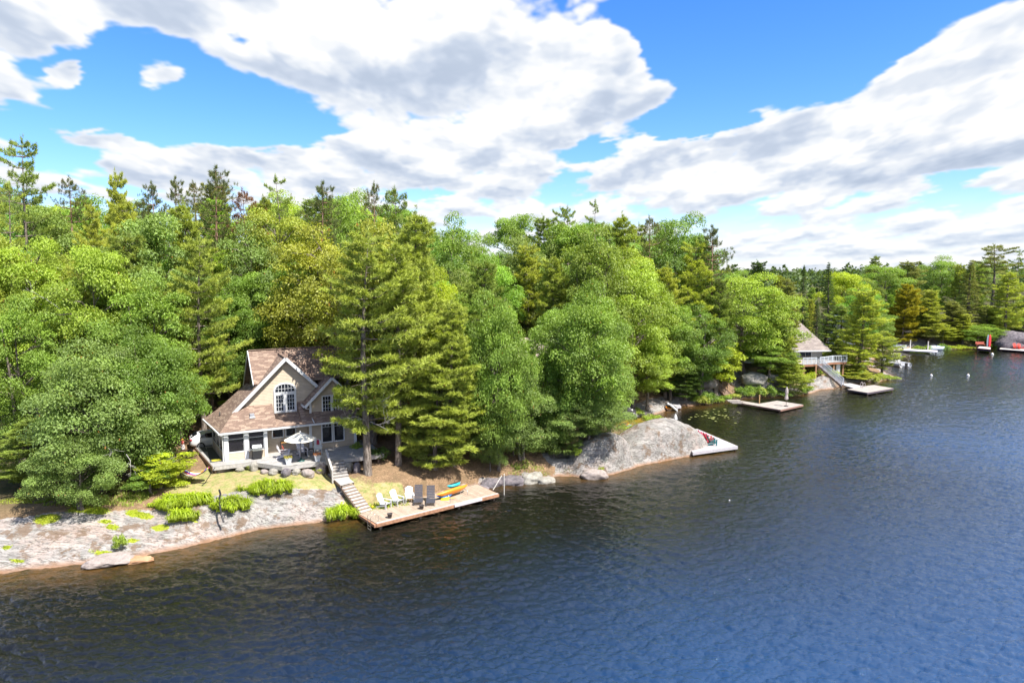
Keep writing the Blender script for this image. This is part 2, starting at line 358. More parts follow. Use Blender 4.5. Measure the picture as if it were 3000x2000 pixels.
CTRL += [Vector(c) for c in [(-20, 64, 3.4), (-14, 60, 3.0), (-10, 66, 3.6), (-26, 66, 3.6), (-20, 72, 4.6), (-35, 70, 5), (-60, 80, 9), (-40, 100, 11), (-20, 100, 10), (0, 100, 8), (-5, 84, 4), (-60, 50, 4.5), (-45, 48, 3), (-80, 60, 7), (-110, 100, 12), (-60, 160, 14), (0, 160, 12), (10, 125, 9),
          (24, 118, 8), (40, 125, 7), (55, 135, 5), (62, 120, 2.4), (70, 165, 3), (60, 190, 6), (110, 190, 5), (160, 200, 6), (240, 220, 9), (140, 260, 6), (0, 260, 7), (-150, 40, 5), (-200, 120, 12), (0, 400, 5), (300, 400, 5), (-300, 400, 8), (500, 900, 4), (-500, 900, 6), (0, 1000, 4), (900, 400, 5), (-500, 200, 12),
          (-160, 30, 3), (400, 190, 4)]]
def build_height():
    pts = [(c.x, c.y, c.z) for c in CTRL] + [(p.x, p.y, 0.02) for p in SHORE]
    A = np.array(pts, np.float64); n = len(A)
    D = np.hypot(A[:, None, 0] - A[None, :, 0], A[:, None, 1] - A[None, :, 1])
    M = np.zeros((n + 3, n + 3)); M[:n, :n] = D - np.eye(n) * .3; M[:n, n] = 1; M[:n, n + 1:] = A[:, :2]; M[n, :n] = 1; M[n + 1:, :n] = A[:, :2].T
    w = np.linalg.solve(M, np.concatenate([A[:, 2], [0, 0, 0]])); return A, w
_A, _w = build_height()
_NZ = fft_noise(512, 1.6, 21); _NS = fft_noise(512, 1.3, 22)
DOMES = [((8.7, 63.0), 3.1, 3.0, 3.4, .25), ((15.4, 68.7), 5.9, 4.2, 3.7, .55), ((4.6, 62.6), 1.9, 1.5, 1.3, .3),
         ((49.5, 105.5), 3.0, 2.6, 2.2, .2), ((36.5, 102.0), 4.5, 3.0, 3.0, .2), ((27.5, 98.5), 3.2, 2.2, 2.4, .1), ((24, 95.5), 3, 2, 1.5, 0), ((96, 166), 9, 3.5, 2.6, 0)]
def height(x, y, detail=True):
    x = np.atleast_1d(np.asarray(x, np.float64)); y = np.atleast_1d(np.asarray(y, np.float64)); shp = x.shape; x = x.ravel(); y = y.ravel()
    z = np.zeros(x.size); n = len(_A); CH = 20000
    for i in range(0, x.size, CH):
        xs = x[i:i + CH]; ys = y[i:i + CH]
        z[i:i + CH] = np.hypot(xs[:, None] - _A[None, :, 0], ys[:, None] - _A[None, :, 1]) @ _w[:n] + _w[n] + xs * _w[n + 1] + ys * _w[n + 2]
    d = sdist(x, y)
    z = np.maximum(z, .08 + .10 * np.clip(d, 0, 3))
    for (c, rx, ry, h, rot) in DOMES:
        dx = x - c[0]; dy = y - c[1]
        a = dx * math.cos(rot) + dy * math.sin(rot); b = -dx * math.sin(rot) + dy * math.cos(rot); wv = 1 + .10 * bil(_NZ, x * 7, y * 7) * detail
        soft_ = rx > 5.5; e_ = 1.9 if soft_ else 2.5
        q = (np.abs(a) / (rx * wv)) ** e_ + (np.abs(b) / (ry * wv)) ** e_
        z = np.maximum(z, h * np.clip(1 - q, 0, 1) ** (.66 if soft_ else .48) * (1 + .04 * bil(_NZ, x * 11, y * 11) * detail) - .15 * (q > 1))
    if detail:
        near = np.exp(-np.clip(d, 0, 60) / 6.0)
        z = z + near * (.035 * bil(_NZ, x * 6, y * 22) + .018 * bil(_NS, x * 26, y * 60)) + .03 * bil(_NZ, x * 5 + 99, y * 5)
    land = np.maximum(z, .03) * sstep(0, .7, d)
    under = -.08 - .55 * sstep(0, 5, -d) - .8 * sstep(3, 20, -d)
    out = np.where(d > 0, land - .02, under)
    return out.reshape(shp)
def hz(x, y): return float(height([x], [y])[0])

def grid_mesh(name, xs, ys, Z, mat, cols=None, smooth=True):
    nx, ny = len(xs), len(ys); X, Y = np.meshgrid(xs, ys); me = bpy.data.meshes.new(name)
    co = np.stack([X, Y, Z], -1).reshape(-1, 3).astype(np.float32)
    i = np.arange(nx * ny).reshape(ny, nx); q = np.stack([i[:-1, :-1], i[:-1, 1:], i[1:, 1:], i[1:, :-1]], -1).reshape(-1, 4)
    me.vertices.add(len(co)); me.vertices.foreach_set('co', co.ravel()); me.loops.add(q.size); me.loops.foreach_set('vertex_index', q.ravel().astype(np.int32))
    me.polygons.add(len(q)); me.polygons.foreach_set('loop_start', np.arange(0, q.size, 4, dtype=np.int32)); me.polygons.foreach_set('loop_total', np.full(len(q), 4, np.int32))
    me.polygons.foreach_set('use_smooth', np.full(len(q), smooth)); me.update(calc_edges=True); me.materials.append(mat)
    for k, c in (cols or {}).items():
        a = me.color_attributes.new(k, 'FLOAT_COLOR', 'POINT'); a.data.foreach_set('color', c.reshape(-1, 4).astype(np.float32).ravel())
    return me

def ground_material():
    m, nt, b, out = newmat('ground'); L = nt.links.new
    at = N(nt, 'ShaderNodeVertexColor'); at.layer_name = 'cover'; sc = N(nt, 'ShaderNodeSeparateColor'); L(at.outputs[0], sc.inputs[0])
    tc = N(nt, 'ShaderNodeTexCoord'); P0 = tc.outputs['Object']
    mp = N(nt, 'ShaderNodeMapping'); mp.inputs['Scale'].default_value = (.35, 1.3, 1.3); mp.inputs['Rotation'].default_value = (0, 0, R(-14)); L(P0, mp.inputs[0])
    def noise(s, d=6., r=.6, v=None):
        n = N(nt, 'ShaderNodeTexNoise', Scale=s, Detail=d, Roughness=r); L(v if v is not None else P0, n.inputs['Vector']); return n.outputs[0]
    strat = noise(1.1, 8, .68, mp.outputs[0]); fine = noise(9, 6, .7); mid = noise(1.7, 6, .62); big = noise(.32, 5, .6); streak = noise(5.5, 6, .7, mp.outputs[0])
    # granite: pale grey-white with pink bands, grey lichen and black streaks
    rock = ramp(nt, strat, [(.30, (.12, .112, .105)), (.42, (.225, .212, .20)), (.56, (.34, .318, .30)), (.70, (.315, .28, .26))])
    rock = mixc(nt, ramp(nt, big, [(.50, 0.0), (.66, .6)]), rock, (.42, .31, .26))
    rock = mixc(nt, ramp(nt, mid, [(.52, 0.0), (.66, .45)]), rock, (.29, .305, .26))
    rock = mixc(nt, ramp(nt, streak, [(.53, 0.0), (.60, .85)]), rock, (.12, .11, .10))
    vo = N(nt, 'ShaderNodeTexVoronoi', Scale=.62); vo.feature = 'DISTANCE_TO_EDGE'; wp = N(nt, 'ShaderNodeVectorMath'); wp.operation = 'MULTIPLY_ADD'
    nv = N(nt, 'ShaderNodeTexNoise', Scale=1.4, Detail=5.0); L(mp.outputs[0], nv.inputs['Vector']); L(nv.outputs['Color'], wp.inputs[0]); wp.inputs[1].default_value = (1.2, 1.2, 1.2); L(mp.outputs[0], wp.inputs[2]); L(wp.outputs[0], vo.inputs['Vector'])
    crack = mth(nt, 'MULTIPLY', ramp(nt, vo.outputs['Distance'], [(0.0, .8), (.010, .4), (.022, 0.0)]), ramp(nt, mid, [(.40, 0.0), (.52, 1.0)]))
    rock = mixc(nt, crack, rock, (.10, .085, .075))
    rock = mixc(nt, sc.outputs[2] if False else mth(nt, 'MULTIPLY', ramp(nt, fine, [(.45, 0.0), (.6, 1.0)]), .12), rock, (.50, .485, .47))
    mp2 = N(nt, 'ShaderNodeMapping'); mp2.inputs['Scale'].default_value = (.16, 1.5, .6); mp2.inputs['Rotation'].default_value = (0, 0, R(-17)); L(P0, mp2.inputs[0])
    lines = ramp(nt, noise(2.3, 5, .6, mp2.outputs[0]), [(.455, 0.0), (.47, .8), (.478, .8), (.495, 0.0), (.56, 0.0), (.567, .6), (.573, .6), (.585, 0.0)])
    rock = mixc(nt, mth(nt, 'MULTIPLY', lines, ramp(nt, mid, [(.42, .25), (.58, 1.0)])), rock, (.075, .065, .06))
    # dark humus and fallen needles lying in hollows of the rock
    dirtm = ramp(nt, noise(.8, 7, .7), [(.53, 0.0), (.60, .85)])
    rockd = mixc(nt, mth(nt, 'MULTIPLY', dirtm, ramp(nt, at.outputs[1], [(0, 0.0), (1.0, 1.0)])), rock, (.16, .11, .075))
    duff = ramp(nt, fine, [(.3, (.12, .075, .045)), (.5, (.24, .155, .09)), (.7, (.37, .255, .155))])
    duff = mixc(nt, ramp(nt, mid, [(.45, 0.0), (.62, .55)]), duff, (.14, .10, .055))
    gr = ramp(nt, fine, [(.3, (.15, .17, .05)), (.5, (.28, .28, .10)), (.72, (.42, .36, .18))])
    gr = mixc(nt, ramp(nt, mid, [(.42, 0.0), (.60, .8)]), gr, (.42, .31, .17)); gr = mixc(nt, ramp(nt, noise(3.1), [(.52, 0.0), (.62, .6)]), gr, (.16, .22, .05))
    moss = ramp(nt, fine, [(.3, (.15, .19, .015)), (.7, (.36, .38, .035))])
    def edge(ch, w=.22):
        s = mth(nt, 'ADD', ch, mth(nt, 'MULTIPLY', mth(nt, 'SUBTRACT', noise(2.6, 7, .72), .5), .9)); return ramp(nt, s, [(.5 - w / 2, 0.0), (.5 + w / 2, 1.0)])
    at2 = N(nt, 'ShaderNodeVertexColor'); at2.layer_name = 'wood'; sw = N(nt, 'ShaderNodeSeparateColor'); L(at2.outputs[0], sw.inputs[0]); duff = mixc(nt, sw.outputs[0], duff, ramp(nt, mid, [(.4, (.05, .06, .02)), (.6, (.09, .075, .035))])); c = mixc(nt, edge(sc.outputs[1]), duff, gr); c = mixc(nt, edge(sc.outputs[0], .1), c, rockd); c = mixc(nt, ramp(nt, mth(nt, 'ADD', sc.outputs[2], mth(nt, 'MULTIPLY', mth(nt, 'SUBTRACT', noise(4.5, 8, .75), .5), 1.9)), [(.5, 0.0), (.6, 1.0)]), c, moss)
    # rusty, wet band that the water leaves on the granite
    sx = N(nt, 'ShaderNodeSeparateXYZ'); L(P0, sx.inputs[0]); hgt = mth(nt, 'ADD', sx.outputs[2], mth(nt, 'MULTIPLY', mth(nt, 'SUBTRACT', mid, .5), .25))
    c = mixc(nt, ramp(nt, hgt, [(.02, .85), (.16, .35), (.26, 0.0)]), c, (.26, .15, .09))
    L(c, b.inputs['Base Color']); b.inputs['Roughness'].default_value = .9; b.inputs['Specular IOR Level'].default_value = .2
    hh = mth(nt, 'ADD', mth(nt, 'MULTIPLY', strat, .5), mth(nt, 'ADD', mth(nt, 'MULTIPLY', fine, .25), mth(nt, 'MULTIPLY', mth(nt, 'ADD', crack, lines), -.35)))
    bp = N(nt, 'ShaderNodeBump', Strength=.6, Distance=.14); L(hh, bp.inputs['Height']); L(bp.outputs[0], b.inputs['Normal'])
    return m
# patches lying on the ground: (px, py, z, rx, ry)  -- metres
GRASS = [((790, 1420, 2.1), 9.0, 3.3), ((640, 1425, 2.2), 3.5, 2.0), ((980, 1440, 1.6), 3, 1.4), ((1150, 1412, 1.9), 1.6, 1.0), ((1830, 1225, .8), 4.5, 4.0), ((1560, 1215, 2.5), 5, 1.5), ((2460, 1095, 1.3), 5, 4), ((2430, 1060, 3), 6, 6), ((2350, 1100, 3), 6, 4), ((2900, 985, 2.5), 8, 4)]
MOSS = [((140, 1540, 1.2), .9, .55), ((250, 1490, 2.0), 1.5, .45), ((330, 1537, 1.4), .5, .25), ((390, 1575, .8), .4, .22), ((390, 1497, 1.8), .55, .35), ((350, 1620, .35), 1.9, .32), ((90, 1462, 2.3), 2.6, .5), ((290, 1497, 1.9), .8, .35), ((470, 1540, 1.1), .7, .35), ((50, 1638, .5), .5, .15), ((420, 1510, 1.5), .8, .3), ((2000, 1285, 2.2), .3, .3), ((1770, 1330, 2.5), .35, .2), ((20, 1600, .9), .3, .2), ((560, 1525, 1.2), .5, .2), ((310, 1535, 1.3), .5, .2)]
DUFF = [((60, 1560, 1.1), 2.2, .5), ((180, 1600, .7), 1.6, .9), ((930, 1480, 1.3), 1.3, .5), ((1800, 1325, 2.6), 1.3, .7), ((1900, 1300, 2.4), 1.0, 1.4), ((1640, 1385, .6), 1.6, .6), ((1370, 1405, 1.0), 2.4, .8)]
def make_ground():
    xs = np.concatenate([np.linspace(-900, -120, 12, endpoint=False), np.arange(-120, -46, 3.), np.arange(-46, 26, .24), np.arange(26, 66, .7), np.arange(66, 150, 1.6), np.arange(150, 300, 10), np.linspace(300, 900, 8)])
    ys = np.concatenate([np.arange(10, 34, 2.), np.arange(34, 74, .2), np.arange(74, 120, .6), np.arange(120, 190, 1.6), np.arange(190, 420, 12), np.linspace(420, 1500, 12)])
    X, Y = np.meshgrid(xs, ys); Z = height(X, Y); d = sdist(X, Y)
    n1 = bil(_NZ, X * 3, Y * 8)
    w = np.where(X < -13, 5.0 - .105 * (X + 32), np.where(X < -3, .6, np.where(X < 4, .9, np.where(X < 24, 2.6, 1.6))))
    rock = sstep(.7, -.5, d - w + n1 * .55)
    cx = np.zeros_like(X)
    for (c, rx, ry, h, rot) in DOMES:
        a = (X - c[0]); b_ = (Y - c[1]); rock = np.maximum(rock, sstep(1.15, .8, np.sqrt((a / rx) ** 2 + (b_ / ry) ** 2)))
    def blobs(L, k=1.):
        o = np.zeros_like(X)
        for c, rx, ry in L:
            p = P(*c); o = np.maximum(o, sstep(1.35, .55, np.sqrt(((X - p.x) / rx) ** 2 + ((Y - p.y) / ry) ** 2)))
        return o
    g = blobs(GRASS); mo = blobs(MOSS) * (rock > .2); du = blobs(DUFF)
    rock = rock * (1 - du * .3)
    C = np.stack([rock, g, mo, np.ones_like(X)], -1)
    me = grid_mesh('ground', xs, ys, Z, ground_material(), {'cover': C, 'wood': np.stack([np.clip(sstep(66, 78, Y) * sstep(3, 8, d) + sstep(-30, -36, X) * sstep(44, 50, Y), 0, 1)] * 3 + [np.ones_like(X)], -1)}); o = link('ground', me); tag(o, kind='structure'); return o
make_ground()

def water_material():
    m, nt, b, out = newmat('lake_water'); L = nt.links.new
    at = N(nt, 'ShaderNodeVertexColor'); at.layer_name = 'bed_sky_tint'; sc = N(nt, 'ShaderNodeSeparateColor'); L(at.outputs[0], sc.inputs[0])
    tc = N(nt, 'ShaderNodeTexCoord'); P0 = tc.outputs['Object']
    def noise(s, rot, sx_, sy_, d=4., r=.55, dist=0.):
        mp = N(nt, 'ShaderNodeMapping'); mp.inputs['Rotation'].default_value = (0, 0, R(rot)); mp.inputs['Scale'].default_value = (sx_, sy_, 1); L(P0, mp.inputs[0])
        n = N(nt, 'ShaderNodeTexNoise', Scale=s, Detail=d, Roughness=r, Distortion=dist); n.noise_dimensions = '2D'; L(mp.outputs[0], n.inputs['Vector']); return n.outputs[0]
    patch = ramp(nt, noise(.05, 20, .6, 1, 3), [(.36, .62), (.62, 1.15)])
    n1 = noise(1.25, 10, .45, 1.0, 4, .62, .7); n2 = noise(4.2, -16, .55, 1.0, 4, .65, .5); n3 = noise(.42, -8, .38, 1.0, 3, .5, .4)
    hsum = mth(nt, 'ADD', mth(nt, 'MULTIPLY', n1, .05), mth(nt, 'MULTIPLY', n2, .045))
    bp = N(nt, 'ShaderNodeBump', Strength=1.0, Distance=1.0); L(mth(nt, 'MULTIPLY', hsum, patch), bp.inputs['Height']); L(bp.outputs[0], b.inputs['Normal'])
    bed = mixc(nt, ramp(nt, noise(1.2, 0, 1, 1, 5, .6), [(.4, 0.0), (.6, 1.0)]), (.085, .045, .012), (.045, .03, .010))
    c = mixc(nt, sc.outputs[0], mixc(nt, sc.outputs[2], (.007, .007, .005), (.011, .046, .125)), bed); c = mixc(nt, sc.outputs[1], c, (.30, .22, .03))  # offshore blue is sky reflection painted into the body; bed colour inshore
    L(c, b.inputs['Base Color']); b.inputs['Roughness'].default_value = .03; b.inputs['IOR'].default_value = 1.55
    return m
def wave_tile(n, size, peak, spread, rot, seed):
    """one tile of wind ripples: height and the sideways pull that sharpens the crests"""
    r = np.random.RandomState(seed); f = np.fft.fftfreq(n, size / n) * 2 * math.pi; kx, ky = np.meshgrid(f, f); k = np.hypot(kx, ky); k[0, 0] = 1e9
    kp = 2 * math.pi / peak; c = (kx * math.cos(rot) + ky * math.sin(rot)) / k
    S = k ** -3.4 * np.exp(-.9 * (kp / k) ** 2) * (.10 + .90 * np.abs(c) ** spread) * np.exp(-(k / (2 * math.pi / .13)) ** 2)
    h = (r.randn(n, n) + 1j * r.randn(n, n)) * np.sqrt(S); h[0, 0] = 0
    z = np.real(np.fft.ifft2(h)); dx = np.real(np.fft.ifft2(1j * h * kx / k)); dy = np.real(np.fft.ifft2(1j * h * ky / k)); g = np.hypot(*np.gradient(z, size / n)).std() + 1e-12
    q = 1 / g; return (z * q).astype(np.float32), (dx * q).astype(np.float32), (dy * q).astype(np.float32), size / n
def make_water():
    # distance-to-shore raster, read back by both sheets
    rx = np.arange(-130, 240, 1.); ry = np.arange(-10, 240, 1.); RX, RY = np.meshgrid(rx, ry); RD = -sdist(RX, RY)
    def dist(X, Y):
        x = np.clip(X + 130, 0, len(rx) - 1.01); y = np.clip(Y + 10, 0, len(ry) - 1.01); i = x.astype(int); j = y.astype(int); fx = x - i; fy = y - j
        return (RD[j, i] * (1 - fx) + RD[j, i + 1] * fx) * (1 - fy) + (RD[j + 1, i] * (1 - fx) + RD[j + 1, i + 1] * fx) * fy
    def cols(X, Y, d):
        op = sstep(9, 38, d); sh = sstep(3.0 + .9 * bil(_NZ, X * 4, Y * 4), -.3, d); p = P(1900, 1240, 0)  # op masks the sky blue painted in away from shore
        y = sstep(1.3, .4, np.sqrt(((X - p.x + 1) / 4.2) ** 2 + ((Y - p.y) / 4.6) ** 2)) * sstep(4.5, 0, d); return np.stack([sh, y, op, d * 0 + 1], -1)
    mat = water_material()
    nu, nv = 1500, 1050; u = np.linspace(-1.12, 1.12, nu); Y1 = 12 * (184 / 12) ** (np.arange(nv) / (nv - 1)); U, Y = np.meshgrid(u, Y1); X = U * Y; d = dist(X, Y)
    Z = np.zeros_like(X); DX = np.zeros_like(X); DY = np.zeros_like(X); calm = .70 + .30 * np.clip(bil(_NZ, X * 1.1 + 40, Y * 2.3), -1, 1); calm *= .35 + .65 * sstep(.2, 6, d)
    calm *= 1 - .5 * sstep(74, 84, Y) * sstep(28, 20, X)
    for n, size, peak, sp, rot, sd_, amp in ((1024, 53.0, 1.7, 3, R(82), 1, .120), (1024, 37.0, .85, 2, R(108), 2, .090)):
        z, dx, dy, px_ = wave_tile(n, size, peak, sp, rot, sd_); a, b = X / px_, Y / px_; ca, sa = math.cos(.3 * sd_ - .3), math.sin(.3 * sd_ - .3)
        if sd_ == 2: a, b = a * ca - b * sa, a * sa + b * ca
        Z += amp * bil(z, a, b) * calm; DX += amp * 1.0 * bil(dx, a, b) * calm; DY += amp * 1.0 * bil(dy, a, b) * calm
    me = grid_mesh('water', u, Y1, Z, mat, {'bed_sky_tint': cols(X, Y, d)})
    co = np.stack([X - DX, Y - DY, Z], -1).astype(np.float32); me.vertices.foreach_set('co', co.ravel()); me.update(); tag(link('water', me), kind='structure')
    xs = np.concatenate([np.linspace(-900, -130, 10, endpoint=False), np.arange(-130, 240, 6.), np.linspace(240, 900, 8)]); ys = np.concatenate([np.linspace(-400, 0, 8, endpoint=False), np.arange(0, 240, 6.), [260, 300]])
    X, Y = np.meshgrid(xs, ys); d = dist(X, Y); me = grid_mesh('water', xs, ys, np.full_like(X, -.30), mat, {'bed_sky_tint': cols(X, Y, d)}); tag(link('water', me), kind='structure')
make_water()

# ------------------------------------------------------------------ trees: a few of each kind are grown, every tree is a copy with its own size, turn and tone
def leaf_material(name, trans=.35, rough=.55, spec=.35, warm=(1.25, 1.15, .6)):
    m = bpy.data.materials.new(name); m.use_nodes = True; nt = m.node_tree; nt.nodes.clear(); L = nt.links.new
    out = N(nt, 'ShaderNodeOutputMaterial'); oi = N(nt, 'ShaderNodeObjectInfo'); at = N(nt, 'ShaderNodeVertexColor'); at.layer_name = 'leaf'
    sc = N(nt, 'ShaderNodeSeparateColor'); L(at.outputs[0], sc.inputs[0])
    c = mixc(nt, 1.0, oi.outputs['Color'], ramp(nt, sc.outputs[0], [(0, .55), (1, 1.45)]), 'MULTIPLY')
    c = mixc(nt, mth(nt, 'MULTIPLY', sc.outputs[1], .75), c, mixc(nt, 1.0, c, (*warm, 1), 'MULTIPLY'))
    c = mixc(nt, sc.outputs[2], c, (.36, .12, .03))
    b = N(nt, 'ShaderNodeBsdfPrincipled', Roughness=rough); b.inputs['Specular IOR Level'].default_value = spec; L(c, b.inputs['Base Color'])
    t = N(nt, 'ShaderNodeBsdfTranslucent'); L(mixc(nt, 1.0, c, (1.25, 1.25, .55, 1), 'MULTIPLY'), t.inputs[0])
    mx = N(nt, 'ShaderNodeMixShader', Fac=trans); L(b.outputs[0], mx.inputs[1]); L(t.outputs[0], mx.inputs[2]); L(mx.outputs[0], out.inputs[0]); return m
LEAF = leaf_material('broad_leaf', .38, .5, .35, (1.12, 1.1, .7)); NEEDLE = leaf_material('needles', .25, .6, .25)
def bark_material(name, c1, c2, c3=None):
    m, nt, b, out = newmat(name); L = nt.links.new; tc = N(nt, 'ShaderNodeTexCoord'); mp = N(nt, 'ShaderNodeMapping'); mp.inputs['Scale'].default_value = (3.2, 3.2, .9); L(tc.outputs['Object'], mp.inputs[0])
    no = N(nt, 'ShaderNodeTexNoise', Scale=2.4, Detail=7.0, Roughness=.7); L(mp.outputs[0], no.inputs['Vector'])
    L(ramp(nt, no.outputs[0], [(.34, c1), (.52, c2), (.68, c3 or c2)]), b.inputs['Base Color']); b.inputs['Roughness'].default_value = .95; b.inputs['Specular IOR Level'].default_value = .1
    bp = N(nt, 'ShaderNodeBump', Strength=.9, Distance=.06); L(no.outputs[0], bp.inputs['Height']); L(bp.outputs[0], b.inputs['Normal']); return m
BARK = bark_material('bark', (.07, .055, .045), (.20, .165, .14), (.36, .31, .27)); BARKR = bark_material('red_bark', (.10, .06, .04), (.28, .17, .12), (.42, .30, .24)); DEAD = bark_material('dead_wood', (.30, .28, .26), (.48, .45, .42), (.58, .55, .52))

def faces_mesh(name, V, k, mat, leaf):
    """V: (n*k, 3) corner points of n separate k-sided leaves; leaf: (n, 3) tone, warmth, rust per leaf"""
    n = len(V) // k; me = bpy.data.meshes.new(name); me.vertices.add(len(V)); me.vertices.foreach_set('co', V.astype(np.float32).ravel())
    me.loops.add(len(V)); me.loops.foreach_set('vertex_index', np.arange(len(V), dtype=np.int32)); me.polygons.add(n)
    me.polygons.foreach_set('loop_start', np.arange(0, len(V), k, dtype=np.int32)); me.polygons.foreach_set('loop_total', np.full(n, k, np.int32)); me.update(calc_edges=True)
    a = me.color_attributes.new('leaf', 'FLOAT_COLOR', 'POINT'); C = np.ones((n, k, 4), np.float32); C[..., :3] = leaf[:, None, :]; a.data.foreach_set('color', C.ravel()); me.materials.append(mat); return me
def unit(v): return v / (np.linalg.norm(v, axis=-1, keepdims=True) + 1e-9)
def leaves(c, nrm, size, r, width=.55, droop=.25):
    """rhombic leaves at c facing roughly nrm"""
    n = len(c); t = unit(r.randn(n, 3)); nr = unit(nrm + .55 * r.randn(n, 3)); t = unit(t - nr * (t * nr).sum(1, keepdims=True)); t[:, 2] -= droop; t = unit(t); s = unit(np.cross(nr, t)); L = size * (.7 + .6 * r.rand(n, 1)); W = L * width
    return np.stack([c - t * L * .5, c + s * W * .5, c + t * L * .5, c - s * W * .5], 1).reshape(-1, 3)
def blades(c, axis, length, width, r, k=7, spread=.8):
    """needle sprays: k thin blades fanning out of each point"""
    n = len(c); c = np.repeat(c, k, 0); ax = np.repeat(axis, k, 0); d = unit(ax + spread * r.randn(n * k, 3)); L = length * (.65 + .7 * r.rand(n * k, 1))
    s = unit(np.cross(d, r.randn(n * k, 3))) * width * .5; root = c + .05 * length * r.randn(n * k, 3)
    return np.stack([root - s, root + s, root + d * L], 1).reshape(-1, 3)

def deciduous(seed, h, rx, lobes=85, per=330, leaf=.17, low=.16, shape='round', ry=None, bare=0., trunks=1, flat=.55, light=False):
    """a broadleaf tree: trunk(s), limbs out to each leaf mass, leaf masses with gaps between them"""
    r = np.random.RandomState(seed); ry = ry or rx; cz = h * (low + 1) / 2; rz = h * (1 - low) / 2
    cen = []; tries = 0
    while len(cen) < lobes and tries < 8000:
        tries += 1; v = unit(r.randn(1, 3))[0]; q = r.uniform(.42, 1.0) ** .6
        if shape == 'oval': w_ = 1 - .25 * abs(v[2])
        else: w_ = 1.0
        k = 1.15 - .38 * max(v[2], 0) if shape == 'round' else w_
        lump = 1 + .24 * math.sin(3 * math.atan2(v[1], v[0]) + seed) + .16 * math.sin(5 * v[2] * 3 + seed * 1.7)
        p = np.array([v[0] * rx * q * lump * min(k, 1.05), v[1] * ry * q * lump * min(k, 1.05), cz + v[2] * rz * q * (1 + .05 * r.randn())])
        if any(np.linalg.norm((p - c_) / np.array([1, 1, .7])) < rx * .20 for c_ in cen): continue
        cen.append(p)
    cen = np.array(cen); V = []; C = []
    for i, p in enumerate(cen):
        s = rx * r.uniform(.17, .36); n = int(per * 1.45 * (s / (rx * .27)) ** 2)
        out = p - np.array([0, 0, cz]); out = out / (np.linalg.norm(out) + 1e-6)
        v = unit(r.randn(n, 3)); v[:, 2] = np.where(v[:, 2] < -.25, -v[:, 2] * r.rand(n), v[:, 2]); q = r.uniform(.55, 1.08, (n, 1))
        # leaves hang in twigs: cluster them into small sprays
        tw = unit(r.randn(26, 3)); tw[:, 2] = np.abs(tw[:, 2]) * .9 - .05; j = r.randint(0, 26, n); v = unit(tw[j] + .32 * r.randn(n, 3))
        pos = p + v * q * np.array([s, s, s * flat]) * 1.12
        V.append(leaves(pos, v * .5 + np.array([0, 0, .75]), leaf, r)); tone = r.uniform(.0, 1.0) * .62 + .04 + r.rand(n) * .34; warm = np.clip(r.rand(n) * .5 + .35 * (pos[:, 2] > cz + rz * .5) + r.uniform(-.2, .25), 0, 1)
        C.append(np.stack([tone, warm, (r.rand(n) < .004) * .8], 1))
    me = faces_mesh('crown', np.concatenate(V), 4, LEAF, np.concatenate(C))
    t = MB(); tr = h * .017 + .06
    for kx in range(trunks):
        ox = 0 if trunks == 1 else (kx - (trunks - 1) / 2) * h * .05
        lean = r.uniform(-.04, .04, 2) + (np.array([ox * .25, r.uniform(-.1, .1)]) if trunks > 1 else 0); top = h * .86
        pts = [(ox + lean[0] * h * f + .1 * math.sin(f * 7 + seed), lean[1] * h * f + .1 * math.cos(f * 6 + seed), top * f) for f in (-.03, .1, .25, .4, .55, .7, .85, 1)]
        t.tube(pts, [tr * 1.35, tr, tr * .88, tr * .76, tr * .6, tr * .44, tr * .26, tr * .1], 8)
        for i, p in enumerate(cen):
            if i % trunks != kx or i % 2: continue
            f = np.clip((p[2] - .35 * np.hypot(p[0], p[1])) / top, .12, .92); b0 = np.array([ox + lean[0] * h * f, lean[1] * h * f, top * f]); mid = (b0 + p) / 2 + np.array([0, 0, .06 * h * r.rand()]) + .04 * h * r.randn(3) * .5
            t.tube([b0, mid, p], [tr * .33 * (1.15 - f), tr * .2, tr * .06], 5, False)
    return me, t.data('trunk', BARK)

